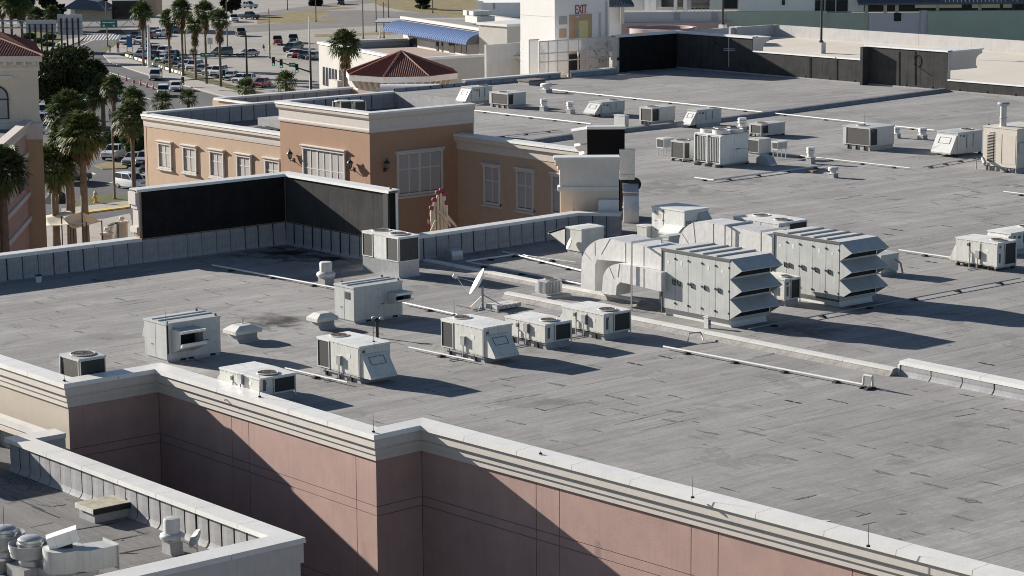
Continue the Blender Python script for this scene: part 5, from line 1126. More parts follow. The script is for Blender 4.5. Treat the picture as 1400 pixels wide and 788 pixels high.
def pipe_run(label, pts, r_, z=0.14, step=2.6, m=None, name='roof_pipe', block=True, group='white pipes on black blocks'):
    r = r_*0.85
    w_ = [P(x, y, z) if len(q_) == 0 else P(x, y, q_[0]) for (x, y, *q_) in pts]
    o0 = w_[0]; t = thing(name, label, 'pipe', (o0.x, o0.y, 0), 0, group)
    loc = [Vector((p.x-o0.x, p.y-o0.y, p.z)) for p in w_]
    MB().tube(loc, r, 8).build('pipe', m or M['pvc'], t, True)
    if block:
        for a, b in zip(loc[:-1], loc[1:]):
            L = (b-a).length; n_ = max(1, int(L/step)); d = (b-a)/max(L, 1e-6); rz = atan2(d.y, d.x)
            for k in range(n_):
                q = a+(b-a)*((k+0.5)/n_); o = MB().prism([(-0.2, 0.0), (0.2, 0.0), (0.13, z-r), (-0.13, z-r)], -0.09, 0.09, 'x').build('support_block', M['rubber'], t); o.location = (q.x, q.y, 0); o.rotation_euler = (0, 0, rz)
    return t
pipe_run('white pipe from the screen corner to the smaller grey air handler', [(290, 362.5), (458, 393.5)], 0.055)
pipe_run('white pipe between the smaller grey air handler and the unit before the dish', [(549, 413.5), (626, 430.5)], 0.055)
pipe_run('short white pipe at the foot of the unit before the black vent stack', [(390, 503.5), (475, 523)], 0.05)
pipe_run('short white pipe at the foot of the unit before the large dish', [(559, 475), (649, 493.5)], 0.05)
pipe_run('long white pipe on the near roof ending in an upright loop', [(907, 474), (1180, 526), (1181.5, 513, 0.6), (1192.5, 515, 0.6), (1193, 529, 0.03)], 0.06)
pipe_run('upper white pipe running to the wrapped ducts from the court parapet', [(687, 344), (795, 370)], 0.055)
pipe_run('bent white pipe in the sun in front of the court parapet, reaching the wrapped ducts', [(704, 348), (637, 357.5), (795, 388.5)], 0.055)
pipe_run('thin white pipe just above the bent one beside the wrapped ducts', [(700, 345), (722, 350), (788, 359)], 0.035)
pipe_run('very long pale gas pipe crossing the far roof below the rear screen', [(752, 122.5), (1278, 178.5)], 0.07, step=4.5)
pipe_run('pale gas pipe with black blocks behind the terracotta tower and gable', [(647, 151), (808, 169.5)], 0.07, step=2.6)
pipe_run('pale pipe in front of the chiller running right to the thin vent', [(950, 243), (976, 246.5), (1134, 225.5)], 0.06)
pipe_run('pale pipe from the chiller corner to the middle of the far roof', [(1035, 206.5), (1244, 230)], 0.06)
pipe_run('white pipe from the grey equipment box to the unit on black feet', [(1229, 342), (1301, 352.5)], 0.06)
pipe_run('thin grey conduit on small feet passing the ends of the louvred air handlers', [(1024, 449.5), (1395, 380.5)], 0.035, z=0.12, step=3.4, m=M['conduit'], group='thin grey conduits')
pipe_run('thin grey conduit on the far roof left of the black gable', [(672, 188), (765, 178)], 0.03, z=0.10, step=1.9, m=M['conduit'], group='thin grey conduits')
pipe_run('thin grey conduit leading to the tall beige generator', [(1262, 229), (1343, 214)], 0.035, z=0.12, step=1.8, m=M['conduit'], group='thin grey conduits')
pipe_run('thin grey conduit running under the small units right of the far pipe', [(1372, 262), (1420, 268)], 0.05, z=0.14, m=M['pvc'], group='white pipes on black blocks')
pipe_run('short dark conduit behind the pair of hooded foreground units', [(622, 470.5), (690, 464)], 0.03, z=0.08, m=M['rubber'], step=1.2, group='thin grey conduits')
pipe_run('crooked dark pipe at the foot of the nearer louvred air handler', [(940, 470, 0.05), (942, 456, 0.35), (958, 454.5, 0.35), (962, 466, 0.05)], 0.035, m=M['conduit'], block=False, group='thin grey conduits')
# lightning rods
def rod(label, px, py, z, h):
    p = P(px, py, z); t = thing('lightning_rod', label, 'rod', (p.x, p.y, z), 0, 'thin lightning rods')
    MB().cyl((0, 0, 0), (0, 0, h), 0.013, 0.008, n=5).build('rod', M['copper'], t); MB().lathe([(0.07, 0.0), (0.06, 0.05), (0.0, 0.06)], n=8).build('foot', M['rubber'], t)
Z5 = COPZ+0.0
for lab, px, py, z, h in (('thin lightning rod on the coping at the outer corner of the first parapet step', 88, 521, Z5, 0.8), ('thin lightning rod on the coping at the outer corner of the second parapet step', 510.5, 591, Z5, 0.75),
        ('thin lightning rod on the front coping above the pink wall, middle of the picture', 947, 681, Z5, 0.75), ('thin lightning rod on the front coping near the bottom right', 1187, 747.5, Z5, 0.75),
        ('thin lightning rod on the coping behind the coil unit at the front parapet', 355, 543, Z5, 1.0), ('toppled-looking short lightning rod on the front coping right of the second step', 739, 621, Z5, 0.12),
        ('thin lightning rod at the end of the black screen coping', 534, 258.5, ZT+0.14, 0.55), ('thin lightning rod on the court parapet before the cream pier', 784.5, 288, 1.4, 0.55)):
    rod(lab, px, py, z, h)
def unit_rod(lab, px, py, z, h): rod(lab, px, py, z, h)
for lab, px, py, z, h in (('thin lightning rod on the front unit before the black vent stack', 511, 468, 1.63, 1.0), ('thin lightning rod on the unit before the large dish', 621, 431, 1.6, 0.75), ('thin lightning rod on the big grey air handler', 227, 441, 1.75, 0.5),
        ('thin lightning rod on the smaller grey air handler', 467.5, 386, 1.75, 0.5), ('thin lightning rod on the large lone far unit', 1182, 171, 2.0, 1.0), ('thin lightning rod on the beige generator', 1352, 171, 3.9, 0.7)):
    rod(lab, px, py, z, h)
# bucket, loose lengths of pipe, wooden scrap
p = P(53, 386); t = thing('bucket', 'small white bucket with a black lid at the foot of the left parapet', 'bucket', (p.x, p.y, 0)); MB().lathe([(0.0, 0.0), (0.15, 0.0), (0.19, 0.36), (0.17, 0.36), (0.0, 0.34)], n=14).build('pail', M['white'], t, True); MB().lathe([(0.2, 0.34), (0.2, 0.39), (0.0, 0.40)], n=14).build('lid', M['rubber'], t, True)
for lab, a_, b_, m_ in (('grey pipe length lying against the front coping at lower right', (1088, 712), (1120, 720), M['conduit']), ('pale board lying against the front coping at lower right', (1112, 716), (1133, 716.5), M['pvc']), ('dark slat lying by the front coping beyond the pale board', (1120, 719), (1157, 726), M['conduit'])):
    a = P(*a_, 0.0); b = P(*b_, 0.0); t = thing('loose_length', lab, 'debris', (a.x, a.y, 0)); MB().hexa([(0, 0, 0.02), (b.x-a.x, b.y-a.y, 0.02), (b.x-a.x, b.y-a.y+0.12, 0.02), (0, 0.12, 0.02), (0, 0, 0.10), (b.x-a.x, b.y-a.y, 0.10), (b.x-a.x, b.y-a.y+0.12, 0.10), (0, 0.12, 0.10)]).build('board', m_, t)
p = P(1110, 236.5); t = thing('wood_block', 'brown wooden block on the far roof in front of the thin vent', 'debris', (p.x, p.y, 0)); MB().box(-0.3, 0.3, -0.25, 0.25, 0.0, 0.2).build('block', mat('old_wood', (0.20, 0.15, 0.10), 0.9, 0.25), t)
c = Cab('roof_hatch', 'weathered brown roof hatch by the west parapet', 'hatch', (723, 117), None, None, 110, lx=1.6, ly=2.2, m=M['flash'], curb=0.0, lid=0.0, h=0.35); MB().box(-0.9, 0.9, -1.2, 1.2, 0.352, 0.5).build('lid', mat('brown_lid', (0.17, 0.14, 0.11), 0.8, 0.25), c.t)
# ================================================================== FAR BUILDINGS
def wb(parent, pl, px0, py0, px1, py1, y0, y1, m, name):
    "box on a wall plane between two picture corners (top-left, bottom-right); y0..y1 depth, negative = towards the camera"
    u0, z1 = pl.uv(px0, py0); u1, _ = pl.uv(px1, py0); _, z0 = pl.uv(px0, py1)
    return MB().box(u0, u1, y0, y1, z0, z1).build(name, m, parent)
M['tile'] = mat('red_roof_tile', (0.20, 0.075, 0.055), 0.8, 0.25, 5.0, bump=0.3)
M['tileridge'] = mat('ridge_tile', (0.34, 0.17, 0.13), 0.8, 0.2, 5.0)
M['awning'] = mat('blue_awning_metal', (0.085, 0.14, 0.28), 0.85, 0.06, spec=0.15)
M['greenwall'] = mat('green_stucco', (0.42, 0.49, 0.38), 0.9, 0.05, 0.4, streak=0.08)
M['palewall'] = mat('pale_stucco', (0.56, 0.56, 0.55), 0.9, 0.04, 0.4, streak=0.1)
M['greystucco'] = mat('grey_stucco', (0.45, 0.43, 0.395), 0.9, 0.05, 0.6, streak=0.1)
M['terrace'] = mat('terrace_floor', (0.36, 0.29, 0.24), 0.9, 0.12, 0.5)
M['bluecanopy'] = mat('blue_grey_metal_roof', (0.125, 0.14, 0.16), 0.9, 0.08, spec=0.1)
M['tan'] = mat('tan_stucco', (0.46, 0.33, 0.20), 0.9, 0.06, 0.6)
M['palepink'] = mat('pale_pink_stucco', (0.47, 0.35, 0.33), 0.9, 0.05, 0.6)
def tiled_face(parent, e0, e1, top0, top1, nrib, name='tile_slope'):
    "sloping tiled face: flat base plus barrel ribs running up the slope, trimmed at the hips"
    e0, e1, t0, t1 = (Vector(v) for v in (e0, e1, top0, top1))
    o = MB().quad(e0, e1, t1, t0).build(name, M['tile'], parent)
    ed = (e1-e0); L = ed.length; ed.normalize(); mid = (e0+e1)/2; up = ((t0+t1)/2-mid); up -= ed*up.dot(ed); n = ed.cross(up).normalized()
    if n.z < 0: n = -n
    mb = MB()
    a0 = (t0-e0).dot(ed); a1 = (t1-e0).dot(ed)
    for k in range(nrib):
        s = (k+0.5)/nrib*L; r = L/nrib*0.30
        f = 1.0
        if s < a0: f = s/a0
        elif s > a1: f = (L-s)/(L-a1)
        if f < 0.05: continue
        b = e0+ed*s; c = b+up*f
        mb.add([b-ed*r, b+n*r*1.2, b+ed*r, c-ed*r, c+n*r*1.2, c+ed*r], [(0, 1, 4, 3), (1, 2, 5, 4), (0, 2, 1), (3, 4, 5)])
    q = mb.build('barrel_tiles', M['tile'], o); q['kind'] = 'stuff'
    return o
# ---- left cream building with red tiled roof
lb = thing('cream_tower_building', 'cream tower with dark red tiled hip roof and pink wing at the left edge', 'building')
D0 = 190.0; a = Q(-75, 100, D0); b = Q(52, 100, D0); pl = PL(a, b); g = group_part('tower', lb); place(g, pl)
zt = pl.z(20, 96)
def skew(u1, y0, y1, z0, z1, m, nm, u0=0.0): return MB().hexa([(u0, y0, z0), (u1-0.21*max(y0, 0), y0, z0), (u1-0.22*y1-0.3, y1, z0), (u0, y1, z0), (u0, y0, z1), (u1-0.21*max(y0, 0), y0, z1), (u1-0.22*y1-0.3, y1, z1), (u0, y1, z1)]).build(nm, m, g)
skew(pl.len, 0, 9, GZ, zt, M['palecream'], 'wall')
wb(g, pl, -80, 93, 54, 97.5, -0.12, 0.0, M['paletrim'], 'band'); wb(g, pl, -80, 84, 53.5, 93, -0.05, 0.0, M['paletrim'], 'frieze'); skew(pl.u(59.5, 76), -0.62, 8.5, pl.z(20, 84), pl.z(20, 76), M['paletrim'], 'eave_fascia', pl.u(-90, 76))
for k in range(9):
    px = 50-k*13; u, z = pl.uv(px, 84.5); u2, z2 = pl.uv(px-5, 92.5); MB().prism([(-0.5, z), (-0.06, z), (-0.06, z2), (-0.2, z2+0.15), (-0.4, (z+z2)/2)], u2, u, 'x').build('bracket', M['paletrim'], g)
ez = pl.z(0, 76); eL = pl.u(-90, 76); eR = pl.u(59.5, 76)
ap = 2.3
tiled_face(g, (eL, -0.7, ez), (eR+0.1, -0.7, ez), (eL+2, 8.0, ez+ap), (eR-9.0, 8.0, ez+ap), 40)
tiled_face(g, (eR+0.1, -0.7, ez), (eR-3.6, 14.0, ez), (eR-9.0, 8.0, ez+ap), (eR-9.0, 8.01, ez+ap), 36)
MB().cyl((eR+0.1, -0.7, ez), (eR-9.0, 8.0, ez+ap), 0.12, n=6).build('ridge', M['tileridge'], g)
# arched window
u0, z1 = pl.uv(-22, 117); u1, z0 = pl.uv(13, 163)
pts = [(u0, z0), (u1, z0)]+[((u0+u1)/2+(u1-u0)/2*cos(t), z1-0.9+0.9*sin(t)) for t in [i*pi/10 for i in range(11)]]
MB().prism(pts, -0.10, 0.0).build('window', M['blackmetal'], g)
pts2 = [((u0+u1)/2+(x-(u0+u1)/2)*0.88, z0+0.12+(z-z0)*0.93-0.05) for x, z in pts]
MB().prism(pts2, -0.12, -0.101).build('pane', M['shutter'], g); wb(g, pl, -22, 135, 13, 137, -0.14, -0.121, M['blackmetal'], 'glazing_bar')
wb(g, pl, -40, 104, 18, 109, -0.25, 0.0, M['paletrim'], 'window_head')
skew(pl.u(59.5, 175), -0.5, 9.2, GZ, pl.z(30, 190), M['tan'], 'lower_wall', -1); skew(pl.u(61, 175), -0.62, 9.3, pl.z(30, 186), pl.z(30, 168), M['paletrim'], 'belt_course', -1); skew(pl.u(59.8, 175), -0.55, 9.2, pl.z(30, 190), pl.z(30, 186)-0.002, M['paletrim'], 'belt_course', -1)
a = Q(-70, 200, 152); b = Q(36.5, 200, D0-0.5); pw = PL(a, b); g2 = group_part('pink_wing', lb); place(g2, pw)
uB = pw.len; zc_ = pw.z(36, 164)
MB().box(0, uB, 0, 6, GZ, zc_-0.9).build('wall', M['pink'], g2)
MB().prism([(0.3, zc_-1.0), (-0.1, zc_-1.0), (-0.15, zc_-0.6), (-0.4, zc_-0.3), (-0.45, zc_), (0.3, zc_)], 0, uB+0.3, 'x').build('cornice', M['trim'], g2)
MB().box(0, uB+0.3, 0.3, 6, zc_-1.3, zc_-0.7).build('roof_deck', M['roofdark'], g2)
for yy, h in ((208, 0.35), (265, 0.35), (300, 0.4)): z = pw.z(36, yy); MB().box(0, uB+0.1, -0.18, 0.0, z-h, z).build('belt_course', M['trimgrey'], g2)
for k in range(3): u = uB-4.5-k*6; MB().box(u-1.2, u+1.2, -0.08, 0.0, pw.z(36, 255), pw.z(36, 218)).build('window', M['glass'], g2)
# ---- octagonal pavilion
c0 = Q(549, 100, 254.0); oc = thing('octagonal_pavilion', 'octagonal pavilion with red tiled pointed roof and white bracketed eave beyond the west parapet', 'building', (c0.x, c0.y, 0))
r = (626-472)/2/FPX*254.0*1.035; ez = zrow(c0, 103.0)+0.35; az = zrow(c0, 70.5); ph = YAW+0.10+pi/2-pi/8+0.03
op = [Vector((r*cos(ph+k*pi/4), r*sin(ph+k*pi/4), ez)) for k in range(8)]
for k in range(8):
    p0, p1 = op[k], op[(k+1) % 8]; tiled_face(oc, p0, p1, (0, 0, az), (0.001, 0.001, az), 24)
    MB().cyl(p0, (0, 0, az+0.05), 0.11, n=6).build('hip_ridge', M['tileridge'], oc)
    q0, q1 = p0*1.0, p1*1.0
    mb = MB(); s_ = 1.0; i_ = 0.86
    mb.hexa([(p0.x*i_, p0.y*i_, ez-0.62), (p1.x*i_, p1.y*i_, ez-0.62), (p1.x, p1.y, ez-0.62), (p0.x, p0.y, ez-0.62), (p0.x*i_, p0.y*i_, ez-0.02), (p1.x*i_, p1.y*i_, ez-0.02), (p1.x, p1.y, ez-0.02), (p0.x, p0.y, ez-0.02)]); mb.build('eave_fascia', M['coping'], oc)
    w0, w1 = p0*0.84, p1*0.84
    MB().hexa([(w0.x*.9, w0.y*.9, GZ), (w1.x*.9, w1.y*.9, GZ), (w1.x, w1.y, GZ), (w0.x, w0.y, GZ), (w0.x*.9, w0.y*.9, ez-0.6), (w1.x*.9, w1.y*.9, ez-0.6), (w1.x, w1.y, ez-0.6), (w0.x, w0.y, ez-0.6)]).build('wall', M['greystucco'], oc)
    for j in range(5):
        t = (j+0.5)/5; b0 = w0.lerp(w1, t); dd = Vector((b0.x, b0.y)).normalized(); tt = (w1-w0).normalized()*0.1
        MB().hexa([(b0.x-tt.x, b0.y-tt.y, ez-1.5), (b0.x+tt.x, b0.y+tt.y, ez-1.5), (b0.x+tt.x+dd.x*0.15, b0.y+tt.y+dd.y*0.15, ez-1.5), (b0.x-tt.x+dd.x*0.15, b0.y-tt.y+dd.y*0.15, ez-1.5),
                   (b0.x-tt.x, b0.y-tt.y, ez-0.63), (b0.x+tt.x, b0.y+tt.y, ez-0.63), (b0.x+tt.x+dd.x*0.7, b0.y+tt.y+dd.y*0.7, ez-0.63), (b0.x-tt.x+dd.x*0.7, b0.y-tt.y+dd.y*0.7, ez-0.63)]).build('bracket', M['trimgrey'], oc)
# white barrel vault by the pavilion
a = Q(519, 125, 243); b = Q(600, 125, 243); pl = PL(a, b); bv = pl.thing('vaulted_skylight', 'long white vaulted skylight between the west parapet and the tiled pavilion', 'skylight')
zb = pl.z(540, 128); hv = pl.z(560, 117)-zb
MB().prism([(1.6*cos(t)+1.6, zb+hv*sin(t)) for t in [i*pi/10 for i in range(11)]], 0.0, pl.len, 'x').build('vault', M['coping'], bv); MB().box(0, pl.len, 0, 3.2, zb-2, zb-0.002).build('base', M['trimgrey'], bv)
# ---- beige building with blue awning
bb = thing('beige_awning_building', 'beige building with roof terrace and long blue barrel awning at top centre', 'building')
A = Q(435.5, 57, 318.0); zt = A.z; C1 = XY(P(556, 80.0, zt)); EB = XY(P(667, 74.0, zt)); p1_ = PL(A, C1); p2_ = PL(C1, EB); uR = p1_.len; u2R = p2_.len
gl = group_part('lower_storey', bb); place(gl, p1_); gr_ = group_part('lower_storey', bb); place(gr_, p2_)
MB().box(0, uR-3.0, 0, 0.5, GZ, zt-0.3).build('wall', M['greystucco'], gl); MB().box(3.0, u2R, 0, 0.5, GZ, zt-0.3).build('wall', M['greystucco'], gr_)
q0_ = C1-p1_.d*3.0; q2_ = C1+p2_.d*3.0; arcp = [q0_*(1-t)**2+C1*2*t*(1-t)+q2_*t*t for t in [k/8 for k in range(9)]]
for k in range(8):
    a_, b_ = arcp[k], arcp[k+1]; n_ = perp(a_, b_)*-0.5; MB().prism([tuple(a_), tuple(b_), tuple(b_+n_), tuple(a_+n_)], GZ, zt-0.3, 'z').build('corner_wall', M['greystucco'], bb)
cpth = [XY(A)-p1_.d*0.2, q0_]+arcp[2:8:2]+[q2_, EB]
copings(cpth, -0.6, 0.15, zt-0.32, zt, 6, bb)
MB().box(-0.0, 0.5, 0.5, 26, GZ, zt-0.3).build('wall', M['greystucco'], gl)
MB().box(-0.2, 0.6, 0.6, 26, zt-0.3, zt).build('coping', M['coping'], gl)
i_ = lambda v, d: tuple(v+d)
MB().prism([i_(XY(A), -p1_.n*0.4), i_(q0_, -p1_.n*0.45), i_(arcp[4], (-p1_.n-p2_.n)*0.4), i_(q2_, -p2_.n*0.45), i_(EB, -p2_.n*0.4), i_(XY(A), -p1_.n*26)], zt-1.3, zt-1.0, 'z').build('terrace_floor', M['terrace'], bb)
# curved back parapet of the terrace
MB().box(0.5, uR*0.5, 13.5, 14.2, zt-1.0, zt+0.35).build('terrace_parapet', M['greystucco'], gl)
wg = wb(gl, p1_, 441, 91, 460, 116, -0.08, 0.0, M['glass'], 'window')
for k in range(5): u, z = p1_.uv(442+k*4.2, 91+k*0.9); u2, z2 = p1_.uv(442, 116); MB().box(u, u+0.14, -0.14, -0.081, z2, z).build('mullion', M['palewall'], wg)
wb(gl, p1_, 464, 96, 472, 119, -0.08, 0.0, M['glass'], 'window'); wb(gl, p1_, 461, 108, 473, 122, -1.2, -0.4, M['greystucco'], 'side_box')
U0 = XY(P(553, 62.0, zt-1.0)); pu = PL(U0-p1_.d*5, U0+p1_.d*60); gu = group_part('upper_storey', bb); place(gu, pu)
ua = pu.u(551, 27); ub = pu.u(665.5, 46); zu = pu.z(551, 22.5); zl = zt-1.0; zrR = pu.z(662, 45)
MB().prism([(ua, 0), (ub, 0), (ub, 9), (ua+6, 9)], zl-3, zu-0.35, 'z').build('wall', M['greystucco'], gu)
MB().box(ua-0.3, ub+0.3, -0.3, 0.2, zu-0.36, zu).build('coping', M['trim'], gu)
MB().box(ua+6.2, ub, 8.0, 9, zu-0.8, zu+0.4).build('parapet', M['greystucco'], gu); MB().prism([(ua+0.4, 0.2), (ub, 0.2), (ub, 8), (ua+5.6, 8)], zu-0.75, zu-0.349, 'z').build('roof_deck', M['roof'], gu)
for (x0, x1, y0, y1, m_) in ((560, 570, 47, 65, 'glass'), (572, 596, 50, 67, 'palewall'), (597, 600, 53, 70, 'glass'), (604, 606, 54, 71, 'glass'), (614, 622, 55, 73, 'glass'), (624, 631, 57, 73, 'glass'), (633, 638, 58, 73, 'glass'), (655, 662, 59, 73, 'glass')):
    u0, z1 = pu.uv(x0, y0+4); u1, z0 = pu.uv(x1, y1); MB().box(u0, u1, -0.06, -0.001, max(z0, zl), z1).build('door' if m_ == 'glass' else 'wall_panel', M[m_], gu)
# awning: quarter barrel with standing ribs
na = 44; r_out = 2.6; hz = zu-0.6; dz = 1.35
prof = [(-r_out*sin(t), hz-dz*(1-cos(t))) for t in [i*(pi/2)/7 for i in range(8)]]
aw = MB().prism(prof+[(-r_out+0.06, hz-dz), (-0.06, hz-0.1)], ua-1.0, ub-0.6, 'x').build('awning', M['awning'], gu)
rb = MB()
for k in range(na):
    u = ua-1.0+(ub-0.6-ua+1.0)*k/(na-1)
    for (y0, z0), (y1, z1) in zip(prof[:-1], prof[1:]): rb.cyl((u, y0-0.03, z0+0.0), (u, y1-0.03, z1+0.0), 0.018, n=4, caps=False)
rb.build('awning_ribs', M['awning'], aw)['kind'] = 'stuff'
MB().prism([(-r_out*sin(t), hz-dz*(1-cos(t))) for t in [i*(pi/2)/7 for i in range(8)]]+[(0, hz-dz)], ub-0.6, ub-0.55, 'x').build('awning_end', M['bluecanopy'], aw)
# equipment and the right-hand block
for (x0, x1, y0, y1) in ((607, 623, 22, 31), (604, 609, 15, 22), (612, 618, 16, 22)): q = wb(gu, pu, x0, y0, x1, y1, 3, 5.5, M['lightgrey'], 'roof_unit')
UE = pu.A+pu.d*(ub-0.2)+pu.n*1.0; pr_ = PL(UE, UE+V2(40, 0)); gb = group_part('stair_block', bb); place(gb, pr_); uq = pr_.u(693.5, 60); zq = pr_.z(666, 31.5)
MB().box(0, uq, 0, 9, GZ, zq-0.3).build('wall', M['greystucco'], gb); MB().box(-0.2, uq+0.2, -0.2, 9.2, zq-0.3, zq).build('coping', M['coping'], gb)
for x0 in (668.5, 675.5, 684): wb(gb, pr_, x0, 61, x0+5.5, 87, -0.06, 0, M['palewall'], 'panel')
MB().box(uq+0.003, uq+0.06, 2.0, 5.5, zq-9.5, zq-4.5).build('panel', M['palewall'], gb)
# white building behind it
pwb = PL(Q(654, 20, 385), Q(760, 20, 385)); wbd = pwb.thing('white_block', 'white block with dark windows behind the beige awning building', 'building')
u1 = pwb.len; zz = pwb.z(660, 4); MB().box(0, u1, 0, 10, GZ, zz).build('wall', M['whitewall'], wbd); MB().box(-0.3, 0.8, -0.5, 0.5, GZ, zz+0.3).build('pilaster', M['whitewall'], wbd)
MB().box(0.8, u1, -3.0, -0.01, GZ, pwb.z(660, 24)).build('lean_to', M['palewall'], wbd)
for x0 in (666, 673, 680): wb(wbd, pwb, x0, 23.5, x0+5, 29, -3.06, -3.0, M['glass'], 'window')
wb(wbd, pwb, 674, 4, 677, 13, -0.06, 0, M['shutter'], 'window')
MB().prism([(-16, -12.0), (0.8, -10), (0.8, -3), (-16, -3)], pwb.z(660, 20)-0.3, pwb.z(660, 24), 'z').build('side_roof', M['flash'], wbd)
# ---- white exit stair tower with its mesh cage
XE = -190.5; pe_ = PL(V2(XE, 100), V2(XE, 220)); yc = 100+pe_.u(758.5, 60); yR = 100+pe_.u(833, 60)
ex = thing('exit_stair_tower', 'white stair tower with red EXIT lettering and white mesh cage at top centre', 'building')
plL = PL(V2(XE-40, yc), V2(XE, yc)); uL = plL.u(711.5, 50); zE = 9.0
MB().box(XE-40+uL, XE, yc, yR, GZ, zE).build('wall', M['whitewall'], ex)
gE = group_part('exit_face', ex); pE_ = PL(V2(XE, yc), V2(XE, yR)); place(gE, pE_)
gL = group_part('lit_face', ex); place(gL, plL)
for yy in (20, 59.5, 100): wb(gL, plL, 711.5, yy, 758, yy+0.7, -0.012, -0.001, M['trimgrey'], 'joint')
text('EXIT', 1.35, mat('red_letters', (0.30, 0.02, 0.03), 0.5, 0.05), gE, (pE_.u(794, 13.5), -0.03, pE_.z(794, 13.5)), (pi/2, 0, 0), ext=0.03)
o_ = [o for o in gE.children if o.name.startswith('lettering')][-1]; o_.scale = (0.62, 1.0, 1.0)
fr = wb(gE, pE_, 778, 21, 808.5, 58, -0.10, -0.002, M['tan'], 'doorway'); wb(gE, pE_, 786, 29, 803, 56, -0.12, -0.101, mat('inner_yellow', (0.62, 0.56, 0.28), 0.8, 0.05), 'doorway_interior')  # flat yellow panel for the interior behind the doorway
wb(gE, pE_, 784, 27, 790, 54, -0.15, -0.121, M['tan'], 'door'); wb(gE, pE_, 785, 40, 790, 50, -0.2, -0.151, M['conduit'], 'door_box'); wb(gE, pE_, 786, 22, 790, 24, -0.25, -0.101, M['palewall'], 'lamp')
for x0, x1, y0, y1, m_ in ((764, 775, 23, 34, 'shutter'), (764.5, 774, 40, 52, 'tan')): wb(gE, pE_, x0, y0, x1, y1, -0.06, 0, M[m_], 'panel')
for x in (820, 829): MB().cyl((pE_.u(x, 30), -0.12, pE_.z(x, 56)), (pE_.u(x, 30), -0.12, pE_.z(x, 17 if x == 820 else 2)), 0.09, n=6).build('downpipe', M['palewall'], gE)
def mesh_mat():
    m, N, L, b = node_mat('white_perforated_sheet'); b.inputs['Base Color'].default_value = (0.8, 0.8, 0.79, 1); b.inputs['Roughness'].default_value = 0.6
    tr = N.new('ShaderNodeBsdfTransparent'); mx = N.new('ShaderNodeMixShader'); mx.inputs[0].default_value = 0.62
    out = [n for n in N if n.type == 'OUTPUT_MATERIAL'][0]; L.new(tr.outputs[0], mx.inputs[1]); L.new(b.outputs[0], mx.inputs[2]); L.new(mx.outputs[0], out.inputs['Surface']); return m
M['mesh'] = mesh_mat()
# cage: front along the tower's right face, 3 m towards the roof
XC = XE+3.2; pc = PL(V2(XC, 100), V2(XC, 240)); y0 = 100+pc.u(759, 80); y1 = 100+pc.u(843, 80)
cg = thing('mesh_cage', 'white perforated stair cage with framed openings in front of the exit tower', 'cage', (XC, 100, 0), pc.rz)
ua_, ub_ = pc.u(740, 80), pc.u(842, 80); zt_ = pc.z(760, 54); cols = [737, 749.5, 762, 776.5, 790.5, 803.5, 831, 842]; rows = [54.5, 71, 82.5, 103]
zr_ = [pc.z(776, y) for y in rows]; us_ = [pc.u(x, 75) for x in cols]
for i in range(len(us_)-1):
    for j in range(3):
        hole = (cols[i] in (776.5, 790.5) and j >= 1) or (cols[i] == 831 and j == 2)
        if hole: continue
        MB().box(us_[i]+0.06, us_[i+1]-0.06, -0.02, 0.02, zr_[j+1]+0.06, zr_[j]-0.06).build('mesh_sheet', M['mesh'], cg)
for u in us_: MB().box(u-0.06, u+0.06, -0.06, 0.06, -2.0, zr_[0]).build('post', M['white'], cg)
for z in zr_[:3]: MB().box(us_[0], us_[-1], -0.055, 0.055, z-0.055, z+0.055).build('rail', M['white'], cg)
# left flank of the cage runs back past the lit face
for j in range(3): MB().box(us_[0]-0.02, us_[0]+0.02, 0.1, 3.0, zr_[j+1]+0.06, zr_[j]-0.06).build('mesh_sheet', M['mesh'], cg)
MB().box(us_[0]-1.4, us_[0]-0.1, -0.02, 0.02, zr_[3], zr_[0]+0.2).build('mesh_sheet', M['mesh'], cg)
MB().box(us_[0]-1.4, us_[0]-1.3, -0.05, 0.05, -2, zr_[0]+0.2).build('post', M['white'], cg); MB().box(us_[0]-1.4, us_[0], -0.05, 0.05, zr_[0]+0.2, zr_[0]+0.3).build('rail', M['white'], cg)
for k in range(22):
    x = 805+random.random()*25; y = 57+random.random()*42; u, z = pc.uv(x, y); MB().box(u-0.11, u+0.11, -0.03, -0.021, z-0.09, z+0.09).build('cut_out', random.choice((M['conduit'], M['conduit'], mat('teal_glass', (0.12, 0.3, 0.33), 0.3))), cg)
# stair lobby seen through the openings
bx = group_part('stair_lobby', cg)
MB().box(pc.u(776, 80), pc.u(804, 80), 1.5, 1.6, zr_[3], zr_[1]).build('back_wall', M['tan'], bx); MB().box(pc.u(790, 80), pc.u(804, 80), 1.3, 1.45, zr_[3], (zr_[1]+zr_[2])/2).build('dark_door', M['dark'], bx); MB().box(pc.u(831, 80), pc.u(842, 80), 1.3, 1.4, zr_[3], zr_[2]).build('dark_door', M['dark'], bx)
# ---- parking deck
DZ = -0.30; C0 = P(1056.5, 49.5, DZ); C2_ = P(1400, 71, DZ)
pd = thing('parking_deck', 'pale concrete parking deck with low walls behind the rear screen', 'parking deck')
sheet('deck_floor', [V2(C0.x, YS+0.7), V2(-40, YS+0.7), V2(-40, C2_.y+2), V2(C0.x, C0.y+0.3)], DZ, M['deck'], thick=0.4, kind=None).parent = pd
yb = C0.y; hw = zrow(C0, 34)-DZ
n_ = 15
for k in range(n_):
    x0 = C0.x+k*8.0; MB().box(x0+0.01, x0+7.99, yb, yb+0.35, GZ, DZ+hw).build('wall_segment', M['concrete'], pd)
for k in range(6): y0 = yb-8-k*8+0.3; MB().box(C0.x-0.35, C0.x-0.001, y0+0.01, y0+7.69, GZ, DZ+hw).build('wall_segment', M['concrete'], pd)
MB().box(C0.x-0.9, C0.x+0.4, yb-7.0, yb-5.6, DZ, DZ+hw+0.05).build('pilaster', M['concrete'], pd)
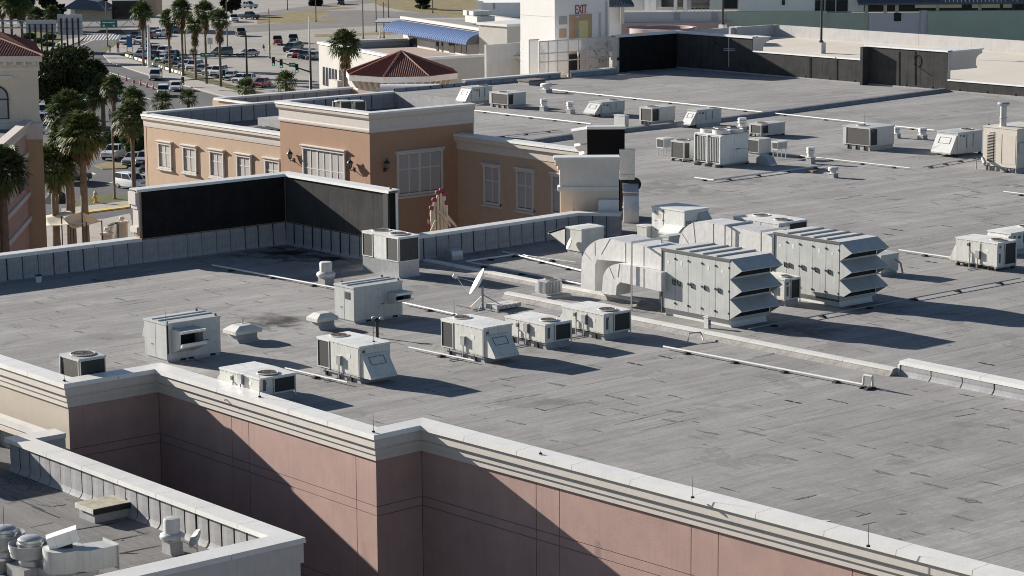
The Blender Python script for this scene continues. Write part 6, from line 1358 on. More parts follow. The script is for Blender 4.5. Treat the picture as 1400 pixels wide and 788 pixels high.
for (x0, y0, x1, y1) in ((1080, 62, 1180, 66), (1205, 70, 1300, 74), (1360, 88, 1400, 91)):
    a = P(x0, y0, DZ); b = P(x1, y1, DZ)
MB().box(-90, -60, 190, 190.25, DZ, DZ+0.9).build('low_wall', M['concrete'], pd)
for lab, px, py, top in (('black lamp post on a concrete base on the parking deck, right one', 1122.5, 73, -40), ('black lamp post on the parking deck, left one above the black screen', 988, 47, -30)):
    p = P(px, py, DZ); t = thing('lamp_post', lab, 'lamp post', (p.x, p.y, DZ), 0, 'deck lamp posts'); zb = 1.25
    MB().box(-0.38, 0.38, -0.38, 0.38, 0, zb).build('base', M['concrete'], t); MB().lathe([(0.28, zb), (0.26, zb+0.2), (0.14, zb+0.25), (0.1, 8.5), (0.0, 8.5)], n=10).build('pole', M['blackmetal'], t, True); MB().box(-0.9, 0.9, -0.25, 0.25, 8.5, 8.75).build('lamp_head', M['blackmetal'], t)
# ---- building behind the deck
DB = 345.0; pb = PL(Q(836, 30, DB), Q(1560, 30, DB)); rbld = pb.thing('garden_wall_building', 'white and green building with dark glazing and blue-grey canopy beyond the parking deck', 'building')
w2 = lambda x0, y0, x1, y1, a, b, m, n: wb(rbld, pb, x0, y0, x1, y1, a, b, M[m], n)
lowz = 130
w2(836, 17, 993, lowz, 0.0, 0.5, 'palewall', 'garden_wall'); w2(836, 31, 1000, lowz, -0.9, -0.01, 'palepink', 'planter_wall')
for x0 in (921, 972.5): w2(x0, 17.5, x0+9, 28, -0.06, -0.001, 'shutter', 'gate')
w2(993, 16, 1130, lowz, -0.4, 0.5, 'greenwall', 'garden_wall'); w2(1130, 18, 1188, lowz, -0.2, 0.6, 'greenwall', 'garden_wall')
w2(1188, 18, 1259, lowz, -0.5, 0.5, 'palewall', 'garden_wall'); w2(1221.5, 17.5, 1231.5, 29, -0.56, -0.501, 'glass', 'gate'); w2(1258, 14.5, 1267, lowz, -0.8, 0.5, 'palewall', 'pilaster')
w2(1267, 15, 1500, lowz, -1.2, 0.5, 'greenwall', 'garden_wall')
w2(836, -40, 1020, 18, 6, 12, 'palewall', 'wall'); w2(1015, -40, 1186, 19, 3, 12, 'whitewall', 'wall')
for x0, x1, y1 in ((908, 925, 14), (930, 938, 14), (950, 975, 16), (995, 1014, 15.5)): w2(x0, -40, x1, y1, 5.9, 5.999, 'glass', 'window')
for x0, x1 in ((884, 892), (891, 900), (925, 929.5), (938, 943)): w2(x0, -40, x1, 18, 4.8, 5.9, 'whitewall', 'column')
bal = w2(900, 11, 976, 11.8, 2.0, 2.08, 'white', 'balustrade')
for k in range(16): u, z = pb.uv(901+k*5, 11.5); MB().box(u-0.03, u+0.03, 2.0, 2.06, z-0.95, z).build('baluster', M['white'], bal)
wn_ = w2(1118, 2, 1163, 20, 2.9, 2.999, 'glass', 'window')
for x in (1131, 1146): w2(x, 2, x+1, 20, 2.85, 2.899, 'whitewall', 'mullion')
w2(1118, 17, 1166, 28, 1.5, 1.6, 'shutter', 'balcony_rail'); w2(1072, 2, 1076.5, 9, 2.93, 2.999, 'blackmetal', 'wall_lamp')
w2(1174, -40, 1500, 22, 9, 14, 'glass', 'recessed_wall'); 
for x in (1186, 1212, 1228, 1284, 1342): w2(x, -5, x+4, 22, 2.0, 2.4, 'palewall', 'column')
for x0, x1 in ((1265, 1330), (1345, 1400)): w2(x0, 6, x1, 16, 8.5, 8.9, 'palewall', 'low_wall')
for x in (1370, 1387): w2(x, -10, x+4, 22, 1.0, 1.3, 'blackmetal', 'post')
u0, z1 = pb.uv(1174, 4.5); u1 = pb.u(1500, 5)
cn = MB().hexa([(u0, 0.2, z1-0.3), (u1, 0.2, z1-0.3), (u1, 9, z1+3), (u0, 9, z1+3), (u0, 0.2, z1), (u1, 0.2, z1), (u1, 9, z1+3.3), (u0, 9, z1+3.3)]).build('canopy', M['bluecanopy'], rbld)
for k in range(60): x = u0+(u1-u0)*k/60; MB().hexa([(x, 0.15, z1), (x+0.08, 0.15, z1), (x+0.08, 9, z1+3.3), (x, 9, z1+3.3), (x, 0.15, z1+0.08), (x+0.08, 0.15, z1+0.08), (x+0.08, 9, z1+3.38), (x, 9, z1+3.38)]).build('canopy_rib', M['bluecanopy'], cn)
# pink round drum and small canopy house right of the exit tower
p = Q(905, 44, 300); t = thing('round_planter', 'round pale pink drum wall beyond the black rear screen', 'planter', (p.x, p.y, 0)); zt_ = zrow(p, 37.5); MB().lathe([(4.4, GZ), (4.4, zt_), (3.9, zt_), (3.9, zt_-1.2), (0, zt_-1.2)], n=32).build('drum', M['palepink'], t, True)
ph_ = PL(Q(831, 20, 300), Q(890, 20, 300)); hs = ph_.thing('canopy_house', 'small white house with ribbed blue-grey porch roof right of the exit tower', 'building')
wb(hs, ph_, 828, -30, 850, 130, 0.5, 6, M['whitewall'], 'wall'); u0, z0 = ph_.uv(828, 7); u1 = ph_.u(866, 7)
po = MB().hexa([(u0, -1.6, z0-0.2), (u1, -1.6, z0-0.2), (u1-1.5, 4, z0+2.6), (u0, 4, z0+2.6), (u0, -1.6, z0), (u1, -1.6, z0), (u1-1.5, 4, z0+2.8), (u0, 4, z0+2.8)]).build('porch_roof', M['bluecanopy'], hs)
for k in range(11): x = u0+(u1-u0)*k/10.0; MB().cyl((x, -1.6, z0+0.02), (x-1.5*k/10, 4, z0+2.82), 0.06, n=4).build('roof_rib', M['bluecanopy'], po)
wb(hs, ph_, 848, 8, 853, 32, -1.0, 0.4, M['greystucco'], 'porch_post')
# ================================================================== STREET LEVEL
sheet('road', gp((-120, 72), (0, 52), (60, 43), (120, 38), (165, 40), (178, 52), (150, 66), (141, 76), (148, 85), (190, 100), (250, 118), (330, 141), (520, 175), (700, 260), (500, 420), (-160, 420)), GZ+0.004, M['asphalt'])
sheet('back_road', gp((-40, 35), (100, 30), (190, 28), (190, 36), (165, 40), (120, 38), (60, 43), (0, 52)), GZ+0.008, M['asphalt2'])
sheet('pavement', gp((141, 76), (160, 75.5), (205, 91), (260, 108), (330, 127), (460, 150), (480, 160), (330, 139), (250, 117), (190, 99), (150, 86)), GZ+0.13, M['walk'], thick=0.126)
sheet('grass_verge', gp((160, 74), (176, 70), (250, 96), (330, 120), (420, 140), (420, 145), (330, 126), (255, 106), (205, 90)), GZ+0.012, M['greengrass'])
sheet('lot_road', gp((290, 38), (380, 32), (425, 27), (450, 20), (440, 15), (490, 14), (560, 17), (640, 24), (640, 30), (500, 36), (330, 45)), GZ+0.008, M['asphalt2'])
sheet('far_road', gp((345, 19), (400, 11), (475, 2), (560, -6), (590, -3), (470, 8), (360, 25)), GZ+0.008, M['asphalt2'])
sheet('dry_verge', gp((350, 26), (400, 17), (470, 9.5), (490, 11), (440, 15), (452, 19), (425, 26), (380, 31), (352, 33)), GZ+0.012, M['drygrass'])
sheet('dry_island', gp((378, 27.5), (420, 24.5), (455, 24), (468, 27), (440, 30), (385, 32)), GZ+0.018, M['drygrass'])
sheet('dry_field', gp((500, -3), (680, -12), (700, 20), (620, 24), (560, 16), (520, 9)), GZ+0.012, M['drygrass'])
sheet('dry_verge', gp((430, 47), (540, 44), (545, 47), (430, 51)), GZ+0.012, M['drygrass'])
sheet('grass_island', gp((98, 280), (112, 272), (150, 266), (176, 271), (176, 276), (100, 285)), GZ+0.14, M['greengrass'], thick=0.13)
sheet('pavement', gp((84, 287), (100, 285), (176, 276), (178, 282), (100, 292), (84, 293)), GZ+0.13, M['walk'], thick=0.126)
sheet('yellow_kerb', gp((84, 293), (100, 292), (178, 282), (178, 284.5), (100, 294.5), (84, 295.5)), GZ+0.135, M['yellowpaint'], thick=0.13)
sheet('courtyard', gp((-60, 300), (60, 296), (140, 300), (178, 292), (200, 400), (-60, 400)), GZ+0.02, M['walk'])
sheet('tree_island', gp((128, 227), (150, 222), (176, 226), (172, 231), (140, 232)), GZ+0.10, M['drygrass'], thick=0.09)
sheet('planting_bed', gp((28, 47), (62, 42), (84, 50), (82, 57), (62, 68), (35, 60)), GZ+0.15, M['greengrass'], thick=0.14)
sheet('traffic_island', gp((60, 60), (118, 50), (108, 58), (62, 74), (50, 66)), GZ+0.11, M['walk'], thick=0.1)
sheet('grass_corner', gp((136, 68), (160, 56), (166, 57), (142, 72)), GZ+0.012, M['greengrass'])
for k in range(11):
    x = 114+k*4.3; o = sheet('crosswalk_stripe', gp((x, 56-k*0.15), (x+1.5, 56-k*0.15), (x+7.5, 48-k*0.1), (x+6, 48-k*0.1)), GZ+0.02, M['paint'])
for a_, b_ in (((108, 63), (128, 54)), ((150, 99), (178, 108)), ((190, 112), (215, 121)), ((222, 108), (250, 116)), ((190, 130), (206, 136)), ((65, 265), (85, 258)), ((150, 250), (178, 243))):
    (x0, y0), (x1, y1) = a_, b_; sheet('lane_line', gp((x0, y0), (x1, y1), (x1, y1+0.8), (x0, y0+0.8)), GZ+0.02, M['paint'])
for (x, y) in ((124, 237),): sheet('lane_arrow', gp((x-5, y), (x+3, y+1.2), (x+3, y+2.4), (x+8, y+1.4), (x+2, y-1.0), (x+2.5, y), (x-5, y-1)), GZ+0.02, M['paint'])
for k in range(13):
    a = G(172+k*6.1, 77+k*2.0); b = G(172+k*6.1+4.6, 77+k*2.0+1.5)
    L = (b-a).length; t = thing('parking_stop', 'cream concrete parking stop on the palm verge, '+('leftmost', 'second from left', 'third from left', 'fourth from left', 'fifth from left', 'sixth from left', 'middle one of thirteen', 'sixth from right', 'fifth from right', 'fourth from right', 'third from right', 'second from right', 'rightmost')[k], 'parking stop', (a.x, a.y, GZ), atan2(b.y-a.y, b.x-a.x), 'parking stops along the palm verge')
    MB().prism([(-0.16, 0.01), (0.16, 0.01), (0.12, 0.42), (-0.12, 0.42)], 0, L, 'x').build('stop_block', M['beigeunit'], t)
sheet('court_bounce_sheet', [(-149, 80.5), (-104.5, 80.5), (-104.5, 93), (-118, 107), (-130, 121), (-149, 121)], GZ+0.03, M['walk'])  # pale sheet added to bounce light onto the shaded tower face
# ---------------------------------------------------------------- vehicles
def paint(name, c): return mat('car_paint_'+name, c, 0.3, 0.03, coat=0.6)
PAINT = dict(white=paint('white', (0.72, 0.72, 0.72)), silver=paint('silver', (0.42, 0.43, 0.44)), grey=paint('grey', (0.16, 0.165, 0.17)), black=paint('black', (0.015, 0.015, 0.017)), red=paint('red', (0.26, 0.018, 0.015)), blue=paint('blue', (0.03, 0.08, 0.22)), lightblue=paint('light_blue', (0.25, 0.38, 0.52)), green=paint('dark_green', (0.03, 0.05, 0.04)), darkblue=paint('dark_blue', (0.015, 0.025, 0.06)), gold=paint('beige', (0.40, 0.36, 0.29)))
M['lamp_w'] = mat('headlamp', (0.7, 0.7, 0.68), 0.15); M['lamp_r'] = mat('tail_lamp', (0.35, 0.01, 0.01), 0.2); M['rim'] = mat('wheel_rim', (0.45, 0.45, 0.46), 0.35, metal=0.6)
def ring(x, zb, zs, zt, wb_, ws, wt): return [(x, -wb_, zb), (x, -ws, zs), (x, -wt, zt), (x, wt, zt), (x, ws, zs), (x, wb_, zb)]
def loft(mb, rings):
    n = len(rings[0]); vs = [p for r in rings for p in r]; fs = []
    for i in range(len(rings)-1):
        for k in range(n): fs.append((i*n+k, i*n+(k+1) % n, (i+1)*n+(k+1) % n, (i+1)*n+k))
    fs += [tuple(range(n)), tuple(range(len(vs)-1, len(vs)-n-1, -1))]; return mb.add(vs, fs)
def make_car(kind):
    t = thing('parked_car', '', 'car'); W = 0.9
    if kind == 'sedan':
        body = [ring(2.28, .36, .52, .62, .60, .70, .62), ring(2.1, .24, .55, .74, .78, .84, .74), ring(1.3, .22, .60, .88, .86, .9, .80), ring(0.75, .22, .62, .95, .87, .91, .82), ring(-1.3, .22, .64, .98, .87, .91, .82), ring(-2.0, .24, .64, .98, .82, .87, .78), ring(-2.25, .38, .60, .86, .68, .74, .66)]
        gl = [(0.95, -1.75, .95, .80), (0.25, -1.05, 1.42, .62)]; wh = (1.38, -1.35, .32)
    elif kind == 'suv':
        body = [ring(2.3, .42, .66, .86, .66, .76, .70), ring(2.12, .32, .70, 1.0, .82, .90, .82), ring(1.2, .32, .75, 1.12, .90, .95, .88), ring(-1.9, .32, .78, 1.16, .90, .95, .88), ring(-2.25, .42, .78, 1.12, .78, .86, .82)]
        gl = [(1.15, -2.18, 1.12, .87), (0.45, -1.95, 1.74, .72)]; wh = (1.42, -1.38, .38)
    elif kind == 'van':
        body = [ring(2.35, .38, .62, .80, .66, .76, .70), ring(2.15, .26, .66, .92, .82, .90, .82), ring(1.5, .26, .72, 1.08, .90, .95, .88), ring(-2.1, .26, .76, 1.1, .90, .95, .88), ring(-2.4, .38, .76, 1.06, .78, .86, .82)]
        gl = [(1.45, -2.32, 1.08, .87), (0.55, -2.1, 1.72, .72)]; wh = (1.5, -1.5, .34)
    else:
        body = [ring(2.65, .45, .70, .92, .72, .80, .74), ring(2.45, .36, .75, 1.06, .86, .94, .86), ring(1.3, .36, .80, 1.15, .92, .97, .90), ring(-0.55, .36, .82, 1.15, .92, .97, .90), ring(-2.5, .38, .82, 1.12, .92, .97, .93), ring(-2.7, .45, .80, 1.10, .85, .92, .88)]
        gl = [(1.2, -0.75, 1.13, .88), (0.5, -0.6, 1.78, .72)]; wh = (1.7, -1.65, .40)
    loft(MB(), body).build('body', PAINT['white'], t, True)
    (a, b, z0, w0), (c, d, z1, w1) = gl
    MB().hexa([(b, -w0, z0-0.02), (a, -w0, z0-0.02), (a, w0, z0-0.02), (b, w0, z0-0.02), (d, -w1, z1-0.06), (c, -w1, z1-0.06), (c, w1, z1-0.06), (d, w1, z1-0.06)]).build('windows', M['glass'], t)
    k = 0.03
    MB().hexa([(d-0.06, -w1-k, z1-0.06), (c+0.06, -w1-k, z1-0.06), (c+0.06, w1+k, z1-0.06), (d-0.06, w1+k, z1-0.06), (d+0.1, -w1+.08, z1+0.02), (c-0.1, -w1+.08, z1+0.02), (c-0.1, w1-.08, z1+0.02), (d+0.1, w1-.08, z1+0.02)]).build('roof', PAINT['white'], t)
    pl_ = MB()
    for s in (-1, 1):
        for (x0, x1) in ((a, c), (b, d), ((a+b)/2, (c+d)/2)): pl_.cyl((x0, s*w0, z0-0.02), (x1, s*(w1+0.01), z1-0.05), 0.045, n=4)
    pl_.build('pillars', PAINT['white'], t)
    if kind == 'pickup':
        MB().box(-2.55, -0.85, -0.78, 0.78, 1.125, 1.135).build('bed', M['rubber'], t)
    x0 = body[0][0][0]; x1 = body[-1][0][0]; zl = (body[0][1][2]+body[0][2][2])/2+0.03
    for s in (-1, 1):
        MB().box(x0-0.17, x0-0.02, s*0.58-0.13, s*0.58+0.13, zl-0.02, zl+0.13).build('headlight', M['lamp_w'], t)
        MB().box(x1-0.02, x1+0.12, s*0.64-0.10, s*0.64+0.10, zl+0.10, zl+0.26).build('tail_light', M['lamp_r'], t)
        for x in wh[:2]:
            w_ = MB().cyl((x, s*0.70, wh[2]), (x, s*0.915, wh[2]), wh[2], n=16).build('wheel', M['rubber'], t); MB().cyl((x, s*0.90, wh[2]), (x, s*0.93, wh[2]), wh[2]*0.62, n=12).build('rim', M['rim'], w_)
    MB().box(x0-0.12, x0+0.03, -0.7, 0.7, 0.36, 0.50).build('bumper', M['rubber'] if kind != 'sedan' else M['seam'], t)
    MB().box(x0-0.10, x0+0.02, -0.4, 0.4, zl-0.03, zl+0.09).build('grille', M['blackmetal'], t)
    return t
PROTO = {k: make_car(k) for k in ('sedan', 'suv', 'van', 'pickup')}; _used = set()
NM = dict(sedan='sedan', suv='sport utility vehicle', van='minivan', pickup='pickup truck')
def car(kind, col, px, py, dx, dy, label, group=None, z=None, sc=1.0):
    "dx,dy: picture direction its nose points to"
    g = G(px, py); h = G(px+dx*0.2, py+dy*0.2); rz = atan2(h.y-g.y, h.x-g.x)
    if kind in _used: o = copy_tree(PROTO[kind])
    else: o = PROTO[kind]; _used.add(kind)
    o.name = {'sedan': 'parked_car', 'suv': 'parked_suv', 'van': 'parked_minivan', 'pickup': 'pickup_truck'}[kind]
    o.location = (g.x, g.y, GZ+0.02 if z is None else z); o.rotation_euler = (0, 0, rz); o.scale = (sc, sc, sc)
    for ch in o.children:
        if ch.name.split('.')[0] in ('body', 'roof', 'pillars'):
            ch.material_slots[0].link = 'OBJECT'; ch.material_slots[0].material = PAINT[col]
    tag(o, label, {'sedan': 'car', 'suv': 'car', 'van': 'van', 'pickup': 'truck'}[kind], group); return o
row = 'cars parked along the palm verge'
R_ = (-14, 3.2)
for kind, col, x, y, lab in (('sedan', 'white', 193, 79, 'white car, leftmost in the row along the palm verge'), ('sedan', 'black', 211, 80.5, 'dark car second from the left in the row along the palm verge'),
        ('sedan', 'white', 222, 85, 'white car third from the left in the verge row, behind the signal head'), ('sedan', 'grey', 234, 87, 'grey car fourth from the left in the verge row'), ('sedan', 'black', 245, 89.5, 'black car fifth in the verge row between two palm trunks'),
        ('sedan', 'silver', 254, 93, 'silver car sixth in the verge row'), ('van', 'white', 266, 96, 'white minivan in the middle of the verge row'), ('sedan', 'grey', 277, 99.5, 'dark grey car right of the white minivan in the verge row'),
        ('sedan', 'white', 288, 102, 'white car two places right of the white minivan in the verge row'), ('suv', 'white', 299, 104, 'white sport utility car behind the signal heads in the verge row'), ('sedan', 'silver', 316, 109, 'silver car third from the right in the verge row'),
        ('sedan', 'white', 329, 112.5, 'white car next to the white pickup in the verge row'), ('pickup', 'white', 341, 115, 'white pickup truck in the verge row beside the mast pole'), ('sedan', 'red', 358, 119, 'dark red car, rightmost in the verge row')):
    car(kind, col, x, y, *R_, lab, row)
lot = 'cars parked on the sandy lot'
for kind, col, x, y, dx, dy, lab in (('sedan', 'white', 171, 60.5, -10, 2.5, 'white car behind the blue sign board at the lot corner'), ('sedan', 'white', 192, 59.5, -10, 2.5, 'white car between the blue sign board and the white post'), ('sedan', 'black', 186, 53, -10, 2.5, 'black car behind the blue sign board'),
        ('suv', 'grey', 197, 49.5, -10, 2.0, 'grey car behind the leftmost verge palm trunk'), ('sedan', 'red', 207, 52.5, 10, -2, 'red car half hidden by the white post'), ('sedan', 'silver', 211, 46.5, -10, 2, 'silver car behind the red one near the white post'), ('sedan', 'white', 218, 49.5, -10, 2, 'white car right of the silver one behind the palms'),
        ('sedan', 'blue', 238, 45, 10, -1, 'blue car standing alone behind the second verge palm'), ('van', 'green', 303, 77, -14, 1.5, 'dark green minivan on the sandy lot behind the right palm'), ('sedan', 'gold', 339, 77.5, -14, 1, 'beige sedan crossing the sandy lot behind the mast pole'),
        ('suv', 'black', 329, 49.5, 8, 4, 'dark car standing alone in the middle of the sandy lot'), ('pickup', 'red', 379.5, 61, 3, 5, 'red pickup truck facing us on the sandy lot'), ('pickup', 'green', 401, 59, 4, 5, 'dark green pickup truck beside the red one'),
        ('sedan', 'darkblue', 404, 67, -12, 2, 'dark blue car, first of the cluster by the pale wall'), ('suv', 'black', 399, 71, -12, 2, 'black car in front of the dark blue one by the pale wall'), ('sedan', 'white', 402, 78, -11, 3, 'white car nose-out in the cluster by the pale wall'),
        ('sedan', 'red', 409, 78.5, -11, 3, 'red car between white and black ones by the pale wall'), ('sedan', 'black', 417, 80, -11, 3, 'black car second from the right in the cluster by the pale wall'), ('sedan', 'grey', 428, 81.5, -11, 3, 'grey car at the right end of the cluster, behind the mast pole'),
        ('pickup', 'white', 339, 20.5, 12, 0.5, 'white pickup truck loaded high behind the dark truck at the back of the lot'), ('pickup', 'darkblue', 341, 26.5, 12, 0.5, 'large dark truck at the back of the sandy lot'), ('suv', 'white', 320, 30, 5, 4, 'white vehicle at the back of the lot left of the dark truck'),
        ('sedan', 'silver', 199, 70.5, -10, 2.2, 'silver car in the short second row behind the leftmost verge cars'), ('sedan', 'black', 212, 73, -10, 2.2, 'black car in the short second row, between two silver and white ones'), ('suv', 'white', 224, 76, -10, 2.2, 'white sport utility car in the short second row behind the signal head'), ('sedan', 'grey', 236, 79, -10, 2.2, 'grey car at the right end of the short second row'),
        ('van', 'darkblue', 466, 6.5, 1, 4, 'dark blue van on the far road at the top edge')):
    o = car(kind, col, x, y, dx, dy, lab, lot)
    if 'loaded high' in lab: o.location.z = GZ+1.5
st = 'cars on the street'
for kind, col, x, y, dx, dy, lab in (('van', 'silver', 213, 109, -8, 6, 'silver minivan driving on the road beyond the cones'), ('suv', 'white', 223.5, 131.5, -2, 6, 'white sport utility car on the road beside the traffic cones'), ('sedan', 'white', 241, 124, -6, 5, 'white sedan on the road right behind the white sport utility car'),
        ('sedan', 'white', 160, 137, 5, -6, 'white car glimpsed between the shaded palms'), ('suv', 'lightblue', 17, 58.5, 8, -6, 'light blue car at the left edge beyond the red tiled roof'), ('suv', 'grey', 58, 160, 9, 3, 'grey car in the shade under the big oak'),
        ('suv', 'black', 64, 171, 9, -2, 'black car parked in front of the grey one under the oak'), ('suv', 'white', 70, 182, 8, -6, 'white car at the foot of the oak, just right of the cream tower'), ('pickup', 'white', 158, 217, -10, 3, 'white pickup truck parked behind the small traffic island'),
        ('sedan', 'silver', 183, 224.5, -10, 3.5, 'silver sedan parked left of the peach wing'), ('suv', 'silver', 201, 226, -9, 4, 'silver car parked against the peach wing corner'), ('sedan', 'black', 206, 235, -9, 4, 'black car parked nearest to the peach wing corner'),
        ('suv', 'white', 180, 258, 10, 1.5, 'white car half hidden by the end of the black screen'), ('sedan', 'silver', 205, 256, 10, 1, 'silver car above the black screen coping'), ('suv', 'black', 98, 250, 9, -1, 'dark car in the shade behind the foreground palms')):
    car(kind, col, x, y, dx, dy, lab, st)
for k, v in PROTO.items():
    if k not in _used: bpy.data.objects.remove(v)
# ---------------------------------------------------------------- vegetation
def leaf_mat(name, a, b, trans=0.25):
    m, N, L, bs = node_mat(name); tc = N.new('ShaderNodeTexCoord')
    f = noise(N, L, tc.outputs['Object'], 1.6, 4, 0.7); c = mixc(N, L, remap(N, L, f, 0.35, 0.65), a, b); L.new(c, bs.inputs['Base Color']); bs.inputs['Roughness'].default_value = 0.62; bs.inputs['Specular IOR Level'].default_value = 0.3
    tr = N.new('ShaderNodeBsdfTranslucent'); L.new(c, tr.inputs['Color']); mx = N.new('ShaderNodeMixShader'); mx.inputs[0].default_value = trans
    out = [n for n in N if n.type == 'OUTPUT_MATERIAL'][0]; L.new(bs.outputs[0], mx.inputs[1]); L.new(tr.outputs[0], mx.inputs[2]); L.new(mx.outputs[0], out.inputs['Surface']); return m
M['palm'] = leaf_mat('palm_frond', (0.038, 0.062, 0.018), (0.105, 0.135, 0.045)); M['palmdead'] = leaf_mat('dead_frond', (0.10, 0.07, 0.035), (0.22, 0.16, 0.085), 0.1); M['palmyellow'] = leaf_mat('yellowing_frond', (0.10, 0.10, 0.03), (0.22, 0.17, 0.05))
M['oak'] = leaf_mat('oak_leaves', (0.022, 0.032, 0.013), (0.062, 0.078, 0.028), 0.2); M['shrub'] = leaf_mat('shrub_leaves', (0.025, 0.045, 0.012), (0.085, 0.11, 0.035)); M['darktree'] = leaf_mat('dark_foliage', (0.010, 0.016, 0.009), (0.03, 0.04, 0.018), 0.1)
M['trunk'] = mat('palm_trunk', (0.15, 0.115, 0.085), 0.95, 0.3, 2.0, bump=0.8, bscale=9); M['bark'] = mat('bark', (0.07, 0.055, 0.045), 0.95, 0.3, 2.0, bump=0.8, bscale=7)
def fan_leaf(mb, base, d, L, R, nb, rnd, droop=0.35):
    "one fan frond: petiole then a pleated hand of pointed blades that sag at the tips"
    d = d.normalized(); side = d.cross(Vector((0, 0, 1)));
    if side.length < 0.05: side = Vector((1, 0, 0))
    side.normalize(); up = side.cross(d).normalized()
    hub = base+d*L+Vector((0, 0, -0.06*L)); w = 0.02
    mb.add([base-side*w, base+side*w, hub+side*w, hub-side*w], [(0, 1, 2, 3)])
    for k in range(nb):
        a = radians(-100+200*(k+0.5)/nb); v = (d*cos(a)+side*sin(a)).normalized(); q = v.cross(up).normalized()*(R*0.085)
        r = R*(0.80+0.2*cos(a))*rnd.uniform(0.88, 1.08); mid = hub+v*r*0.6+up*(0.05*R*(1 if k % 2 else -1)); tip = hub+v*r+Vector((0, 0, -droop*r*rnd.uniform(0.6, 1.2)))
        n = len(mb.v); mb.v += [tuple(hub), tuple(mid-q), tuple(tip), tuple(mid+q)]; mb.f.append((n, n+1, n+2, n+3))
def palm(label, base, ht, cr, seed, skirt=0.5, nl=54, nb=13, lean=(0, 0), tr=0.26, yellow=0.0, group='fan palms', flat=1.0, name='palm_tree'):
    rnd = random.Random(seed); t = thing(name, label, 'palm tree', base, rnd.uniform(0, 6.28), group)
    top = Vector((lean[0], lean[1], ht)); mb = MB(); pp = Vector((0, 0, -0.1)); pr = tr*1.35; n = 9
    for k in range(1, n+1):
        f = k/n; q = Vector((lean[0]*f*f, lean[1]*f*f, ht*f)); r = tr*(1.2-0.35*f)+(0.03 if k % 2 else 0); mb.cyl(pp, q, pr, r, 9, caps=False); pp = q; pr = r
    mb.build('trunk', M['trunk'], t, True)
    g = MB(); yl = MB()
    for k in range(nl):
        el = radians(-35+125*((k+rnd.random())/nl)**0.9); az = k*2.39996+rnd.uniform(-.2, .2)
        d = Vector((cos(az)*cos(el), sin(az)*cos(el), sin(el)*flat)); L = cr*rnd.uniform(0.38, 0.52); R = cr*rnd.uniform(0.48, 0.62)
        fan_leaf(yl if rnd.random() < yellow and el < 0.2 else g, top+Vector((0, 0, rnd.uniform(-.2, .25))), d, L, R, nb, rnd, 0.30 if el > 0 else 0.5)
    o = g.build('crown', M['palm'], t, recalc=False)
    if yl.v: yl.build('old_fronds', M['palmyellow'], t, recalc=False)
    if skirt > 0:
        s = MB(); ns = int(34*skirt)+8
        for k in range(ns):
            az = rnd.uniform(0, 6.28); zz = -rnd.uniform(0.0, cr*1.25*skirt); el = radians(-62-rnd.uniform(0, 22)); d = Vector((cos(az)*cos(el), sin(az)*cos(el), sin(el)))
            fan_leaf(s, top+Vector((0, 0, zz)), d, cr*0.28, cr*0.42, 7, rnd, 0.5)
        s.build('skirt', M['palmdead'], t, recalc=False)
    return t
def palm_px(label, bx, by, cx, cy, rpx, seed, **k):
    "palm whose foot is at (bx,by) on the street and whose crown centre shows at (cx,cy), crown radius in pixels"
    b = G(bx, by); D = XY(b).dot(XY(cF)); top = Q(cx, cy, D); ht = top.z-GZ; cr = 1.28*rpx/FPX*D
    off = top-b; c_, s_ = 0, 0
    t = palm(label, (b.x, b.y, GZ), ht, cr, seed, **k); t.rotation_euler = (0, 0, 0)
    for ch in t.children:       # lean the palm towards the seen crown
        pass
    return t
pg = 'verge palms along the sandy lot'
palm_px('tall palm leftmost on the verge, beside the white post', 196.5, 91.5, 197, 17, 14.5, 11, skirt=0.55, group=pg, tr=0.18)
palm_px('palm second from the left on the verge with brown skirt', 232.5, 101, 226, 27, 13.5, 12, skirt=0.75, group=pg, tr=0.18)
palm_px('tallest-crowned palm third from the left on the verge', 250.5, 105, 249, 14, 15, 13, skirt=0.8, group=pg, tr=0.18)
palm_px('palm with the heaviest brown skirt, fourth on the verge', 268, 110, 266.5, 35, 13, 14, skirt=1.0, group=pg, tr=0.18)
palm_px('tall palm fifth on the verge, leaning left', 282.5, 115.5, 278, 17, 15, 15, skirt=0.7, group=pg, tr=0.18)
palm_px('palm sixth and rightmost on the verge with a pointed skirt', 302, 119.5, 301, 27, 14.5, 16, skirt=0.9, group=pg, tr=0.18)
palm_px('single palm beside the tiled pavilion', 475, 262, 473.5, 62, 21, 17, skirt=0.6, nl=60, group='single palms')
lg = 'palms at the top left corner'
palm_px('palm at the very top left corner, leftmost', 5, 66, 4.5, 6, 13, 21, skirt=0.5, group=lg); palm_px('palm second from the left at the top left corner', 17, 68, 16, 7, 13, 22, skirt=0.5, group=lg); palm_px('palm third from the left at the top left corner', 31, 68, 29, 5, 15, 23, skirt=0.6, group=lg)
palm_px('low bushy palm before the billboards, left one', 50, 44, 49, 24, 14, 24, skirt=0.2, yellow=0.3, group=lg); palm_px('low bushy palm before the billboards, right one', 72, 42, 72, 20, 12, 25, skirt=0.2, yellow=0.2, group=lg)
mg = 'palms in the shaded planting by the road'
palm_px('round-headed palm in shade right of the big oak', 142, 178, 139, 122, 17, 31, skirt=0.3, nl=60, group=mg); palm_px('round-headed palm in shade between oak and road', 129, 182, 126, 134, 14, 32, skirt=0.3, nl=50, group=mg)
palm_px('palm with pale fringe by the road, above the white car', 157, 186, 163, 119, 16, 33, skirt=0.4, nl=56, group=mg); palm_px('palm right of the pale-fringed one near the road cones', 184, 196, 183, 137, 17, 34, skirt=0.4, nl=56, group=mg)
fg = 'foreground palms by the courtyard'
palm_px('sunlit palm with yellowing fronds left of the peach wing', 184, 278, 182, 163, 24, 41, skirt=0.25, nl=50, nb=16, yellow=0.35, group=fg, tr=0.2)
